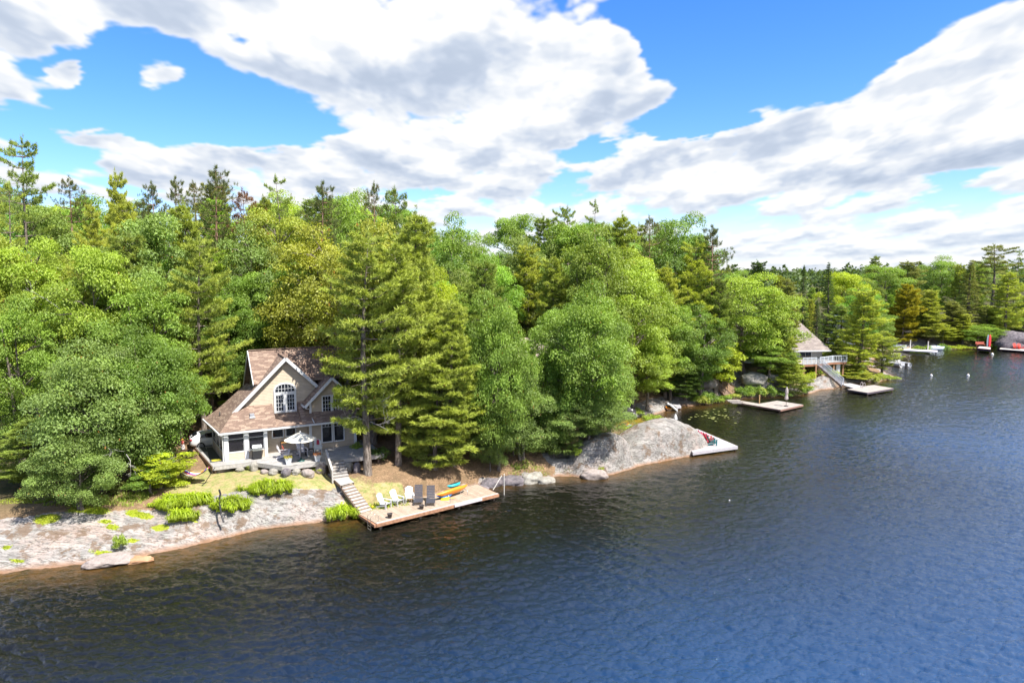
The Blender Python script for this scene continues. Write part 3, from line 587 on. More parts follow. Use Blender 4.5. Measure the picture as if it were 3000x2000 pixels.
def whorl_tree(seed, h, rad, kind='white', first=.18, spray=.38, k=9, dens=1.0, gapy=.10, lean=0., flat_top=False, per_m=1.25, bare=.0):
    """a conifer: whorls of boughs, each carrying flat plates of needle sprays"""
    r = np.random.RandomState(seed); V = []; C = []; t = MB(); tr = h * .0115 + .05; gap_az = r.rand() * 6.28
    lx, ly = lean * math.cos(seed), lean * math.sin(seed)
    def axis(z): f = z / h; return np.array([lx * f * f * h + .12 * math.sin(f * 6 + seed), ly * f * f * h + .12 * math.cos(f * 5 + seed), z])
    t.tube([axis(h * f) for f in (-.03, .06, .2, .35, .5, .65, .8, .92, 1.0)], [tr * 1.5, tr * 1.15, tr, tr * .88, tr * .74, tr * .56, tr * .34, tr * .16, .012], 8)
    z = h * first; nw = 0
    while z < h * .985:
        f = (z - h * first) / (h * (1 - first))
        if kind == 'spruce': Lm = rad * (1.02 - f) ** .85; nb = 7; up = -.12
        elif kind == 'red': Lm = rad * (.75 + .4 * math.sin(f * 3)) * (1.03 - f) ** .45; nb = 4; up = .28
        elif kind == 'young': Lm = rad * (1.04 - f) ** .8; nb = 6; up = .22
        else: Lm = rad * min(1, .62 + 1.4 * f) * (1.05 - f) ** (.40 if flat_top else .52) * (1 + .22 * math.sin(z * 1.9 + seed)); nb = 6; up = .10 + .25 * f
        nb = max(3, int(nb * dens + r.rand())); a0 = r.rand() * 6.28
        for b in range(nb):
            a = a0 + 6.283 * b / nb + r.uniform(-.35, .35); L = Lm * r.uniform(.58, 1.15) * (1 if kind == 'spruce' else 1 + .22 * math.cos(a - gap_az + 2.6 + z * .25))
            if r.rand() < gapy + .18 * (math.cos(a - gap_az) > .6): 
                if kind != 'spruce':
                    e = axis(z) + np.array([math.cos(a), math.sin(a), r.uniform(-.2, .3)]) * L * .45; t.tube([axis(z), e], [.03, .008], 4, False)
                continue
            d = np.array([math.cos(a), math.sin(a), 0]); s = np.array([-d[1], d[0], 0]); o = axis(z)
            upb = up + r.uniform(-.1, .1); e = o + d * L + np.array([0, 0, L * upb]); m = o + d * L * .5 + np.array([0, 0, L * (upb * .35 - .04)])
            t.tube([o, m, e], [.02 + .012 * L, .018 + .005 * L, .008], 4, False)
            if kind == 'red':
                nt_ = int(11 * dens + 3); q = r.uniform(.35, 1.05, nt_) ; lat = r.randn(nt_) * .22 * L
                pos = o + d * (q * L)[:, None] + s * lat[:, None]; pos[:, 2] += L * upb * q ** 1.4 + r.uniform(-.1, .35, nt_)
                ax = unit(np.tile(d * .35 + [0, 0, .9], (nt_, 1)) + .35 * r.randn(nt_, 3)); kk = k * 3
                base = np.concatenate([pos, pos + ax * .16]); V.append(blades(base, np.concatenate([ax, ax]), spray * .85, .034, r, kk // 2, .75)); n = len(base) * (kk // 2)
                C.append(np.stack([np.repeat(r.uniform(.05, .8, len(base)), kk // 2), r.rand(n) * .3, (r.rand(n) < (.02 + bare)) * .9], 1))
            else:
                fl = .9 if kind == 'spruce' else 1.0; w = .30 if kind == 'spruce' else .50
                nt_ = max(6, int((12 if kind == 'spruce' else 23) * dens * max(L, .8) * 1.0)); q = r.beta(1.8, 1.25, nt_) * .86 + .18
                lat = r.uniform(-1, 1, nt_) * w * L * (1.25 - q) * .9 + r.randn(nt_) * .06
                pos = o + d * (q * L)[:, None] + s * lat[:, None]; pos[:, 2] += L * upb * q ** 1.5 - (.05 * L if kind == 'spruce' else 0) - .12 * np.abs(lat) + r.uniform(-.05, .12 if kind == 'spruce' else .20, nt_)
                ax = unit(d * .75 + s * (np.sign(lat) * .45)[:, None] + np.array([0, 0, -.05 if kind == 'spruce' else .48]) + .25 * r.randn(nt_, 3))
                V.append(blades(pos, ax, spray, (.07 if kind != 'spruce' else .055), r, k, .6)); n = nt_ * k
                C.append(np.stack([np.repeat(.25 + .5 * r.rand(nt_) + .2 * (q - .5), k), np.clip(np.repeat(q - .35 + .3 * r.rand(nt_), k), 0, 1), (r.rand(n) < .003) * .9 + 0.], 1))
        z += (1 / per_m) * r.uniform(.7, 1.3) * (1 if kind != 'spruce' else .55) * (1 - .25 * f)
    c = axis(h * .99)[None] + r.randn(14, 3) * [.12, .12, .25]; V.append(blades(c, np.tile([0, 0, 1.], (14, 1)), spray, .05, r, k, .7)); C.append(np.stack([r.rand(14 * k), r.rand(14 * k) * .5, np.zeros(14 * k)], 1))
    return faces_mesh('crown', np.concatenate(V), 3, NEEDLE, np.clip(np.concatenate(C), 0, 1)), t.data('trunk', BARKR if kind == 'red' else BARK)

def bush(seed, r0, h, n=1500, leaf=.13, up=.5):
    r = np.random.RandomState(seed); V = []; C = []
    for i in range(14):
        a = r.rand() * 6.28; q = r.rand() ** .5 * .7; p = np.array([math.cos(a) * q * r0, math.sin(a) * q * r0, h * r.uniform(.25, .72)]); s = r0 * r.uniform(.28, .42); m = n // 14
        v = unit(r.randn(m, 3)); v[:, 2] = np.abs(v[:, 2]) * 1.1 - .3; pos = p + v * np.array([s, s, h * .3]) * r.uniform(.5, 1.1, (m, 1)); pos[:, 2] = np.maximum(pos[:, 2], .03)
        V.append(leaves(pos, v + [0, 0, up], leaf, r)); C.append(np.stack([r.rand(m) * .7 + .15, r.rand(m) * .8, r.rand(m) * 0], 1))
    me = faces_mesh('foliage', np.concatenate(V), 4, LEAF, np.concatenate(C)); t = MB()
    for i in range(6): a = i + r.rand(); t.tube([(0, 0, -.15), (math.cos(a) * r0 * .25, math.sin(a) * r0 * .25, h * .3), (math.cos(a) * r0 * .5, math.sin(a) * r0 * .5, h * .6)], [.025, .018, .006], 4, False)
    return me, t.data('stems', BARK)
def lily(seed, rx, ry, n=900, h=.55):
    """a ragged mound of arching strap leaves in separate tufts"""
    r = np.random.RandomState(seed); nt_ = int(26 * rx * ry) + 8; ta = r.rand(nt_) * 6.283; tq = np.sqrt(r.rand(nt_)) * (1 + .18 * np.sin(3 * ta + seed) + .10 * np.sin(7 * ta)) * r.uniform(.85, 1.1, nt_); tc_ = np.stack([np.cos(ta) * tq * rx, np.sin(ta) * tq * ry, 0 * ta], 1); th = h * r.uniform(.55, 1.25, nt_) * (1.1 - .35 * np.clip(tq, 0, 1)); tt = r.rand(nt_)
    j = r.randint(0, nt_, n); base = tc_[j] + r.randn(n, 3) * [.07, .07, 0]; az = r.rand(n) * 6.283; d = np.stack([np.cos(az) * .75, np.sin(az) * .75, np.zeros(n)], 1); L = (th[j] * r.uniform(.7, 1.3, n))[:, None]; w = .014 + .016 * r.rand(n, 1)
    s = unit(np.stack([-d[:, 1], d[:, 0], np.zeros(n)], 1)) * w; up = np.array([0, 0, 1.]); p1 = base + d * L * .28 + up * L * .95; p2 = base + d * L * .75 + up * L * 1.05; p3 = base + d * L * 1.15 + up * L * .62
    Q = np.concatenate([np.stack([base - s, base + s, p1 + s, p1 - s], 1), np.stack([p1 - s, p1 + s, p2 + s * .8, p2 - s * .8], 1), np.stack([p2 - s * .8, p2 + s * .8, p3 + s * .1, p3 - s * .1], 1)]).reshape(-1, 3)
    t = np.clip(tt[j] * .6 + r.rand(n) * .5, 0, 1); C = np.stack([np.tile(t, 3), np.tile(r.rand(n), 3), np.zeros(3 * n)], 1); return faces_mesh('leaves', Q, 4, LEAF, C)

KINDS = {}   # kind -> list of (crown mesh, trunk mesh, height, radius, words)
def reg(kind, me, h, rad): KINDS.setdefault(kind, []).append((me[0], me[1], h, rad))
reg('maple', deciduous(1, 13, 4.6, 80, 360, .205), 13, 4.6); reg('maple', deciduous(2, 13, 4.6, 95, 300, .205, shape='oval', trunks=2), 13, 4.6); reg('maple', deciduous(3, 13, 4.6, 70, 400, .21, low=.22), 13, 4.6)
reg('oak', deciduous(11, 12, 6.0, 95, 430, .235, low=.10), 12, 6.0); reg('oak', deciduous(12, 12, 6.0, 80, 480, .235, low=.14, trunks=2), 12, 6.0)
reg('birch', deciduous(21, 14, 3.4, 75, 260, .17, low=.2, shape='oval', trunks=2), 14, 3.4)
reg('sapling', deciduous(31, 5, 2.0, 42, 190, .15, low=.2, flat=.5), 5, 2.0); reg('sapling', deciduous(32, 5, 2.2, 36, 200, .16, low=.3, flat=.42), 5, 2.2)
reg('pine', whorl_tree(41, 20, 4.3, 'white', .16), 20, 4.3); reg('pine', whorl_tree(42, 20, 4.3, 'white', .2, gapy=.18, lean=.03), 20, 4.3); reg('pine', whorl_tree(43, 20, 4.3, 'white', .12, dens=1.15), 20, 4.3)
reg('oldpine', whorl_tree(51, 22, 5.0, 'white', .42, dens=.8, gapy=.28, flat_top=True, lean=.02, per_m=.85), 22, 5.0); reg('oldpine', whorl_tree(52, 22, 5.2, 'white', .5, dens=.7, gapy=.34, flat_top=True, lean=.05, per_m=.75), 22, 5.2)
reg('redpine', whorl_tree(61, 20, 3.2, 'red', .45, spray=.34, dens=1.0, gapy=.16, per_m=1.3), 20, 3.2); reg('redpine', whorl_tree(62, 20, 3.2, 'red', .55, spray=.34, dens=.85, gapy=.25, per_m=1.1, bare=.05), 20, 3.2)
reg('spruce', whorl_tree(71, 18, 2.3, 'spruce', .06, spray=.22, k=7, gapy=.03), 18, 2.3)
reg('youngpine', whorl_tree(81, 9, 3.0, 'young', .07, spray=.28, k=9, gapy=.05, per_m=1.7, dens=1.1), 9, 3.0); reg('youngpine', whorl_tree(84, 12, 4.2, 'white', .06, spray=.36, k=9, gapy=.12, per_m=1.25, dens=1.25), 12, 4.2)
SHRUBS = [bush(91, 1.0, 1.1), bush(92, 1.0, 1.4), bush(93, 1.0, .8, 1300, .10)]
TREES = []
def tree(kind, x, y, zb, top, width, color, label=None, rot=None, v=None, name=None, sy=None):
    """plants one tree; width is the crown's half-width in metres"""
    ms = KINDS[kind]; i = (v if v is not None else rng.randint(len(ms))) % len(ms); cm, tm, h, rad = ms[i]
    nm = name or {'maple': 'maple_tree', 'oak': 'oak_tree', 'birch': 'birch_tree', 'sapling': 'young_tree', 'pine': 'pine_tree', 'oldpine': 'pine_tree', 'redpine': 'red_pine_tree', 'spruce': 'spruce_tree', 'youngpine': 'young_pine_tree'}[kind]
    o = empty(nm, (x, y, zb - .05), rng.rand() * 6.283 if rot is None else rot, scale=(width / rad, (sy or width) / rad, (top - zb) / h))
    c = link('crown', cm, o); t = link('trunk', tm, o); c.color = (*color, 1); t.color = (*color, 1)
    TREES.append((o, kind, x, y, zb, top, width, label)); return o
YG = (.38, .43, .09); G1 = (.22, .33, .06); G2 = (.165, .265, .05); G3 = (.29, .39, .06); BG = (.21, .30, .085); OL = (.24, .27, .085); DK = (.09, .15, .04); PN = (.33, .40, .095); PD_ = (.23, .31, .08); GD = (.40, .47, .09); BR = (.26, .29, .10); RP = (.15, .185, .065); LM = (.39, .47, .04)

# ------------------------------------------------------------------ the forest: trees that can be told apart first (places measured in the photograph, then set out on the ground)
K_ = 3000 / 2352.
OCC = []
def TP(kind, ox, otop, Y, hw, color, label=None, **kw):
    px, py = ox * K_, otop * K_
    while float(sdist([(px - 1500) / F * Y], [Y])[0]) < 1.2: Y += .8
    p = PD(px, py, Y); zb = hz(p.x, Y); w = hw * K_ * Y / F
    top = max(p.z, zb + 2.0); OCC.append((p.x, Y, w)); return tree(kind, p.x, Y, zb, top, w, color, label, **kw)
BIG = [
 # skyline of the near wood
 ('oldpine', 42, 315, 72, 78, PD_, 'tall lone white pine rising far above the left edge of the wood', dict(v=0)),
 ('oldpine', 2, 420, 66, 70, PN, 'yellow-green plated pine at the left border below the lone tall pine', dict(v=1)),
 ('redpine', 155, 412, 80, 52, RP, 'thin sparse red pine just right of the lone tall white pine', dict(v=1)),
 ('pine', 268, 396, 78, 50, YG, 'yellow-green pine tip standing alone right of the sparse red pine', dict(v=1)),
 ('redpine', 350, 420, 84, 38, RP, 'dark narrow red pine, left one of a close pair on the skyline', dict(v=0)),
 ('redpine', 400, 408, 85, 40, RP, 'dark narrow red pine, right one of a close pair on the skyline', dict(v=0)),
 ('redpine', 492, 384, 80, 62, RP, 'tallest tufted red pine on the skyline above the grey-roofed corner of the tan cottage', dict(v=0)),
 ('redpine', 560, 440, 79, 50, (.20, .10, .05), 'red pine with rust-brown dying needles next to the tallest tufted pine', dict(v=1)),
 ('oldpine', 648, 405, 84, 62, PD_, 'old white pine with wind-swept ragged top above the cottage roof', dict(v=1)),
 ('redpine', 738, 420, 78, 58, RP, 'bushy olive red pine with several forked tips right of the ragged white pine', dict(v=0)),
 ('maple', 800, 440, 84, 60, G1, 'round green maple crown on the skyline between two red pines', dict(v=0)),
 ('redpine', 860, 424, 84, 42, RP, 'open red pine with few scattered tufts above the round maple', dict(v=1)),
 ('oldpine', 912, 432, 80, 55, PD_, 'crooked white pine with boughs pointing right at the end of the near skyline', dict(v=0)),
 ('maple', 1052, 498, 84, 68, G1, 'round-headed maple standing alone in the dip of the skyline', dict(v=1)),
 ('maple', 1180, 488, 104, 66, G1, 'maple at the left end of the middle skyline hump', dict(v=2)),
 ('pine', 1248, 498, 100, 60, PD_, 'dark green pine in the left half of the middle skyline hump', dict(v=0)),
 ('oldpine', 1306, 474, 104, 46, PD_, 'flat-topped pine, left of the two breaking the middle skyline', dict(v=0)),
 ('oldpine', 1368, 462, 104, 44, PD_, 'flat-topped pine, taller right one breaking the middle skyline', dict(v=1)),
 ('pine', 1432, 494, 100, 58, PN, 'pine just right of the two flat-topped pines', dict(v=2)),
 ('redpine', 1494, 502, 98, 46, RP, 'red pine tufts poking out between pine and maple on the middle skyline', dict(v=1)),
 ('maple', 1560, 494, 102, 78, G2, 'broad dome of maple leaves near the right end of the middle skyline', dict(v=0)),
 ('redpine', 1638, 520, 98, 50, RP, 'dark tufted red pine sloping down at the right end of the middle skyline', dict(v=0)),
 ('pine', 1590, 556, 98, 66, GD, 'yellowish white pine with hanging plates under the right end of the middle skyline', dict(v=1)),
 # the wood left of and behind the cottage
 ('pine', 285, 462, 70, 66, YG, 'full yellow-green pine below the lone yellow-green tip', dict(v=0)),
 ('pine', 425, 466, 72, 72, PN, 'broad light green pine below the pair of narrow red pines', dict(v=2)),
 ('pine', 210, 470, 73, 50, YG, 'slim yellow-green pine left of the full yellow-green pine', dict(v=1)),
 ('maple', 62, 552, 62, 100, G3, 'bright green maple filling the left edge under the lone tall pine', dict(v=0)),
 ('maple', 215, 556, 60, 100, G3, 'bright glossy maple in the second row at the left', dict(v=2)),
 ('maple', 330, 640, 58, 95, G1, 'green maple above the big waterside oak', dict(v=1)),
 ('pine', 445, 545, 62, 82, PN, 'pine with a long bare brown trunk standing behind the white car', dict(v=1)),
 ('maple', 580, 520, 74, 78, BG, 'bluish green maple behind the cottage ridge', dict(v=1)),
 ('maple', 520, 640, 70, 78, G2, 'dark green maple behind the left gable of the tan cottage', dict(v=0)),
 ('maple', 610, 610, 72, 80, G1, 'green maple directly over the ridge of the tan cottage', dict(v=2)),
 ('maple', 700, 590, 72, 78, G2, 'green maple between ridge end and the tall twin pine trunks', dict(v=0)),
 ('maple', 480, 790, 66, 60, G2, 'low dark maple beside the sloping porch roof of the tan cottage', dict(v=2)),
 ('maple', 560, 740, 74, 60, G2, 'shaded maple close behind the left gable end', dict(v=1)),
 ('maple', 25, 690, 54, 90, G1, 'green maple at the left border, middle height', dict(v=1)),
 ('pine', 60, 960, 50, 72, PD_, 'soft dark young white pine over the rock at the left border', dict(v=2)),
 ('oak', 215, 800, 50, 128, BG, 'huge waterside oak hanging over the pale rock slope', dict(v=0)),
 ('oak', 330, 770, 53, 100, G2, 'oak with grey dead twigs right behind the huge waterside oak', dict(v=1)),
 ('oak', 175, 1010, 46.8, 88, BG, 'low oak bough mass touching the rock slope under the huge oak', dict(v=1)),
 ('sapling', 368, 1035, 50.5, 62, LM, 'bright lime-green young maple beside the striped hammock', dict(v=0)),
 ('sapling', 345, 1085, 49.5, 50, G2, 'dark bushy sapling in the shade under the lime-green young maple', dict(v=1)),
 ('maple', 405, 800, 60, 55, G3, 'slender maple between the big oak and the pine behind the car', dict(v=2)),
 # pines right of the cottage
 ('pine', 828, 535, 54.4, 128, PN, 'tall white pine whose straight bare trunk stands right of the cottage steps', dict(v=1)),
 ('pine', 908, 560, 57, 104, PN, 'second tall pine with its trunk just behind the first one by the steps', dict(v=0)),
 ('pine', 950, 486, 62, 98, PN, 'highest dense white pine right of the cottage', dict(v=2)),
 ('pine', 852, 520, 68, 62, YG, 'light green pine behind the tall twin trunks', dict(v=0)),
 ('maple', 1020, 625, 66, 48, LM, 'yellow-lime maple strip between the dense pine and the oaks', dict(v=1)),
 ('youngpine', 1000, 850, 55.2, 122, PN, 'bushy white pine with plates down to the dock, behind the loungers', dict(v=1)),
 ('pine', 1035, 690, 58.5, 84, PN, 'light pine rising behind the bushy pine at the dock', dict(v=2)),
 ('pine', 1115, 600, 68, 76, PD_, 'dark pine left of the skyline dip, behind the waterside oaks', dict(v=0)),
 ('oak', 1145, 690, 60, 78, G1, 'tall green oak left of the hidden brown-roofed cottage', dict(v=0)),
 ('oak', 1198, 880, 60.5, 76, BG, 'low glossy oak leaning over the dark shore rocks right of the dock', dict(v=1)),
 ('oak', 1125, 940, 59, 42, BG, 'slim oak clump between the bushy pine and the shore rocks', dict(v=0)),
 ('oak', 1345, 670, 64, 104, G1, 'big full oak in the middle of the wood above the round boulder', dict(v=1)),
 ('oak', 1355, 905, 61.5, 68, BG, 'low oak boughs in front of the brown-roofed cottage', dict(v=0)),
 ('maple', 1460, 605, 84, 84, G3, 'tall fresh green maple right of the big middle oak', dict(v=0)),
 ('maple', 1490, 780, 82, 64, G3, 'light green maple overhanging the shallow yellow cove', dict(v=2)),
 ('pine', 1270, 590, 84, 70, PN, 'pine behind the big middle oak, left side', dict(v=0)),
 ('pine', 1385, 560, 90, 66, PD_, 'layered dark pine below the flat-topped pair', dict(v=2)),
 ('pine', 1215, 560, 90, 62, YG, 'yellowish pine under the left part of the middle skyline hump', dict(v=1)),
 # around the cove
 ('youngpine', 1575, 800, 86, 64, DK, 'dark low pine over the stone bank of the cove', dict(v=1)),
 ('sapling', 1650, 770, 88, 62, LM, 'lime-yellow young maple above the brown wooden steps', dict(v=0)),
 ('maple', 1715, 630, 103, 92, G3, 'large bright maple above the brown wooden steps', dict(v=0)),
 ('maple', 1610, 700, 94, 66, G2, 'dark maple left of the large bright maple', dict(v=1)),
 ('maple', 1770, 790, 97, 52, G1, 'maple over the rock bank left of the grey-roofed cottage', dict(v=2)),
 ('pine', 1812, 640, 112, 46, OL, 'olive pine standing before the grey-roofed cottage', dict(v=1)),
 ('youngpine', 1810, 790, 99, 52, PN, 'small pine with a dark trunk on the bank between two docks', dict(v=0)),
 ('sapling', 1790, 850, 98, 34, LM, 'thin-stemmed lime sapling on the bank left of the white stairs', dict(v=1)),
 ('pine', 1740, 600, 125, 40, DK, 'dark far pine behind the large bright maple', dict(v=0)),
 ('spruce', 1848, 610, 132, 20, DK, 'narrow dark spruce, left one of three behind the grey roof', dict()),
 ('spruce', 1906, 604, 128, 30, DK, 'narrow dark spruce, tallest of three behind the grey roof', dict()),
 ('spruce', 1878, 690, 122, 22, DK, 'narrow dark spruce, shortest of three behind the grey roof', dict()),
 ('pine', 1985, 665, 112, 62, GD, 'tall yellowing pine on the point right of the white deck', dict(v=0)),
 ('pine', 2030, 760, 113, 44, PN, 'thin grey-green pine at the very tip of the point by the white boat', dict(v=1)),
 ('youngpine', 1965, 840, 110, 50, YG, 'bushy pine low on the point above the square dock', dict(v=1)),
 ('youngpine', 1925, 780, 118, 40, PN, 'pine between the grey roof and the yellowing pine', dict(v=0)),
 ('oak', 1255, 800, 64, 62, G2, 'dense dark oak right in front of the hidden cottage roof', dict(v=0)),
 ('oak', 1180, 800, 62, 60, BG, 'leafy oak between the tall pines and the hidden cottage', dict(v=1)),
 ('maple', 1400, 800, 69, 62, G1, 'green maple beside the big middle oak, right side', dict(v=1)),
 ('maple', 1290, 700, 73, 60, G2, 'maple over the roof of the hidden cottage', dict(v=0)),
 ('oak', 1270, 985, 61.8, 50, BG, 'low dark oak over the shadowed shore rocks', dict(v=1)),
 ('maple', 1545, 690, 92, 60, G1, 'deep green maple over the dark low pine', dict(v=0)),
 ('pine', 1535, 610, 94, 56, YG, 'yellow-green pine below the broad maple dome', dict(v=2)),
 ('pine', 1655, 640, 96, 48, PD_, 'dark pine below the end of the middle skyline', dict(v=0)),
 ('sapling', 1598, 835, 97, 40, G3, 'green sapling in front of the pale cottage windows', dict(v=1)),
 ('maple', 1660, 810, 101, 36, LM, 'lime maple screening the pale-fronted cottage', dict(v=1)),
 ('maple', 1745, 720, 108, 50, G2, 'maple left of the grey roof', dict(v=0)),
 ('pine', 1795, 730, 107, 44, PN, 'soft pine covering the left half of the grey roof', dict(v=2)),
 ('youngpine', 1772, 825, 103, 32, PD_, 'small dark pine at the left end of the white-railed deck', dict(v=0)),
 ('pine', 1935, 700, 124, 46, PD_, 'pine between the spruces and the yellowing pine', dict(v=1)),
 ('pine', 2215, 720, 163, 34, YG, 'pale pine in front of the open boathouse, right side', dict(v=0)),
 ('pine', 2120, 700, 163, 30, PD_, 'dark pine in front of the open boathouse, left side', dict(v=2)),
 ('pine', 2168, 745, 162, 28, GD, 'small golden pine in front of the open boathouse', dict(v=1)),
 ('maple', 2310, 720, 172, 42, G3, 'light maple above the dark far boulder', dict(v=0)),
 ('maple', 2345, 690, 176, 40, G1, 'maple at the right border above the dark boulder', dict(v=1)),
 # far shore
 ('youngpine', 2082, 655, 162, 48, (.33, .31, .03), 'golden-yellow pine with a dark trunk on the far shore', dict(v=1)),
 ('pine', 2140, 665, 162, 42, YG, 'pale yellow-green pine right of the golden pine on the far shore', dict(v=0)),
 ('pine', 2190, 690, 166, 38, BR, 'brownish pine in the middle of the far shore', dict(v=2)),
 ('spruce', 2232, 600, 168, 44, OL, 'tall sparse olive spruce on the far shore', dict()),
 ('oldpine', 2290, 562, 176, 62, OL, 'tallest pine of the far shore with spreading top', dict(v=0)),
 ('oldpine', 2338, 574, 186, 34, PD_, 'dark pine tip at the right border on the far skyline', dict(v=1)),
 ('pine', 2318, 625, 164, 48, GD, 'golden layered pine at the right border of the far shore', dict(v=1)),
 ('maple', 2252, 745, 160, 44, G1, 'round green maple by the water left of the red chairs', dict(v=0)),
 ('maple', 2160, 590, 190, 52, G1, 'green maple on the far skyline, centre of the shore', dict(v=1)),
 ('pine', 2085, 600, 184, 48, BR, 'brown-tinged pine crown on the far skyline', dict(v=0)),
 ('maple', 1945, 622, 150, 48, LM, 'bright yellow-green maple right of the dark spruces', dict(v=2)),
 ('maple', 2030, 610, 180, 52, G1, 'deep green maple on the far skyline above the yellowing pine', dict(v=0)),
 ('pine', 2010, 588, 205, 30, PD_, 'small pine tip on the far skyline right of the bright maple', dict(v=1)),
 ('maple', 2120, 780, 158, 36, BR, 'low brownish maple over the dark boathouse hollow', dict(v=1)),
 ('maple', 2010, 700, 150, 40, G1, 'green maple behind the yellowing pine', dict(v=1)),
 ('pine', 2270, 700, 170, 40, PN, 'pale pine behind the round waterside maple', dict(v=2)),
 ('maple', 1685, 622, 128, 46, G1, 'far green maple at the foot of the middle skyline hump', dict(v=0)),
]
for k, ox, ot, Y, hw, colr, lab, kw in BIG: TP(k, ox, ot, Y, hw, colr, lab, **kw)

SKY_PX = [(-300, 470), (0, 490), (140, 575), (230, 560), (344, 530), (430, 560), (520, 545), (625, 520), (714, 560), (842, 545), (944, 560), (1097, 565), (1180, 590), (1260, 660), (1339, 660), (1416, 720), (1435, 740), (1505, 650), (1658, 635), (1747, 625), (1913, 645), (1990, 655), (2079, 675), (2117, 750), (2156, 790), (2219, 795), (2296, 800), (2360, 812), (2423, 795), (2551, 775), (2679, 765), (2806, 765), (2921, 745), (3000, 745), (3400, 740)]
def skyline(px): return float(np.interp(px, [a for a, b in SKY_PX], [b for a, b in SKY_PX]))
def blocked(x, y, top):
    """places kept open: buildings, lawn, docks, and the sight lines the photograph has onto them"""
    px, py = pix(x, y, hz(x, y) + 1.0)
    if y < 74 and 520 < px < 1085 and not (y > 68.5): return True
    if y < 60 and px < 1700: return True
    if y < 66 and 1250 < px < 1520: return True
    if 71 < y < 88 and 1380 < px < 1720: return True
    if y < 72 and px >= 1380: return True
    if y < 93 and px > 1780: return True
    if 84 < y < 128 and px > 1940:
        if 1980 < px < 2230 and y < 112: return True
        if 2230 <= px < 2640 and y < 122: return True
    if 2440 < px < 2520 and 128 < y < 142: return True
    if 2880 < px and y < 170 and py > 960: return True
    return False
def fill(n, y0, y1, x0, x1, mind, kinds, dtop, seed):
    r = np.random.RandomState(seed); X = r.uniform(x0, x1, n * 30); Y = y0 + (y1 - y0) * r.rand(n * 30) ** 1.15; D = sdist(X, Y); Z = height(X, Y, False); got = 0
    for x, y, d, z in zip(X, Y, D, Z):
        if got >= n: break
        if d < 2.2: continue
        px, py = pix(x, y, z + 5)
        if px < -120 or px > 3120: continue
        if any((x - a) ** 2 + (y - b) ** 2 < (mind + .25 * c) ** 2 for a, b, c in OCC): continue
        if blocked(x, y, 0): continue
        s = skyline(px) + r.uniform(*dtop); top = PD(px, s, y).z; hgt = top - z
        if hgt < 6.5: continue
        hgt = min(hgt, 22.5 if y < 100 else 24.0); kind = kinds[r.randint(len(kinds))]
        col = {'maple': [G1, G2, G3, BG, G1, G3][r.randint(6)], 'oak': [G1, BG, G3][r.randint(3)], 'birch': [G3, G1, G3][r.randint(3)], 'pine': [PN, PD_, PN, OL, GD if px > 2400 else PN][r.randint(5)], 'spruce': DK, 'redpine': RP, 'oldpine': PD_}[kind]
        col = tuple(c * r.uniform(.85, 1.15) for c in col)
        w = {'maple': .27, 'oak': .36, 'birch': .20, 'pine': .20, 'spruce': .12, 'redpine': .16, 'oldpine': .22}[kind] * hgt * r.uniform(.85, 1.2); w = min(max(w, 1.8), 5.2)
        OCC.append((x, y, w)); tree(kind, x, y, z, z + hgt, w, col); got += 1
    return got
nf = [fill(62, 58, 84, -75, -2, 3.0, ['maple', 'maple', 'pine', 'maple', 'birch', 'pine', 'oak'], (30, 230), 101),
      fill(34, 84, 108, -90, 30, 3.6, ['maple', 'pine', 'pine', 'maple', 'redpine'], (4, 60), 102),
      fill(30, 66, 100, -6, 45, 3.2, ['maple', 'oak', 'maple', 'pine', 'birch'], (40, 260), 103),
      fill(26, 108, 150, 10, 90, 4.0, ['maple', 'pine', 'spruce', 'maple', 'pine', 'birch'], (8, 110), 104),
      fill(34, 156, 178, 76, 150, 4.2, ['maple', 'pine', 'maple', 'birch', 'pine', 'pine'], (30, 170), 105),
      fill(20, 180, 225, 60, 175, 5.2, ['maple', 'pine', 'maple', 'pine'], (2, 40), 106)]
print('filled', nf, len(TREES))
ORD = ['', 'first', 'second', 'third', 'fourth', 'fifth', 'sixth', 'seventh', 'eighth', 'ninth', 'tenth', 'eleventh', 'twelfth', 'thirteenth', 'fourteenth', 'fifteenth', 'sixteenth', 'seventeenth', 'eighteenth', 'nineteenth', 'twentieth']
ORD += ['twenty-' + w for w in ORD[1:10]] + ['thirtieth'] + ['thirty-' + w for w in ORD[1:10]] + ['fortieth']
WORD = {'maple': 'maple', 'oak': 'oak', 'birch': 'slender birch', 'pine': 'white pine', 'spruce': 'narrow spruce', 'redpine': 'tufted red pine', 'oldpine': 'old pine', 'youngpine': 'young pine', 'sapling': 'sapling'}
def name_trees():
    B = {}
    for t in TREES:
        o, kind, x, y, zb, top, w, lab = t; px, py = pix(x, y, zb + 3)
        if y > 152: reg_, g = 'in the wood on the far shore', 'trees on the far shore'
        elif y > 108 and px > 1600: reg_, g = 'in the wood beyond the cove', 'trees beyond the cove'
        elif y > 84: reg_, g = 'high on the wooded hill', 'trees high on the wooded hill'
        elif px < 520: reg_, g = 'in the wood left of the tan cottage', 'trees left of the tan cottage'
        elif px < 1080: reg_, g = 'in the wood behind the tan cottage', 'trees behind the tan cottage'
        elif px < 1700: reg_, g = 'in the wood around the brown-roofed cottage', 'trees around the brown-roofed cottage'
        else: reg_, g = 'in the wood round the cove', 'trees round the cove'
        tag(o, lab, 'tree', g)
        if not lab: B.setdefault((kind, reg_), []).append((px, o))
    for (kind, reg_), L_ in B.items():
        L_.sort(key=lambda a: a[0])
        for i, (px, o) in enumerate(L_):
            o['label'] = ('only unmarked ' + WORD[kind] + ' ' + reg_) if len(L_) == 1 else '%s %s from the left %s' % (ORD[i + 1], WORD[kind], reg_)
            if len(L_) == 1: o['label'] = 'lesser %s half hidden %s' % (WORD[kind], reg_)
name_trees()

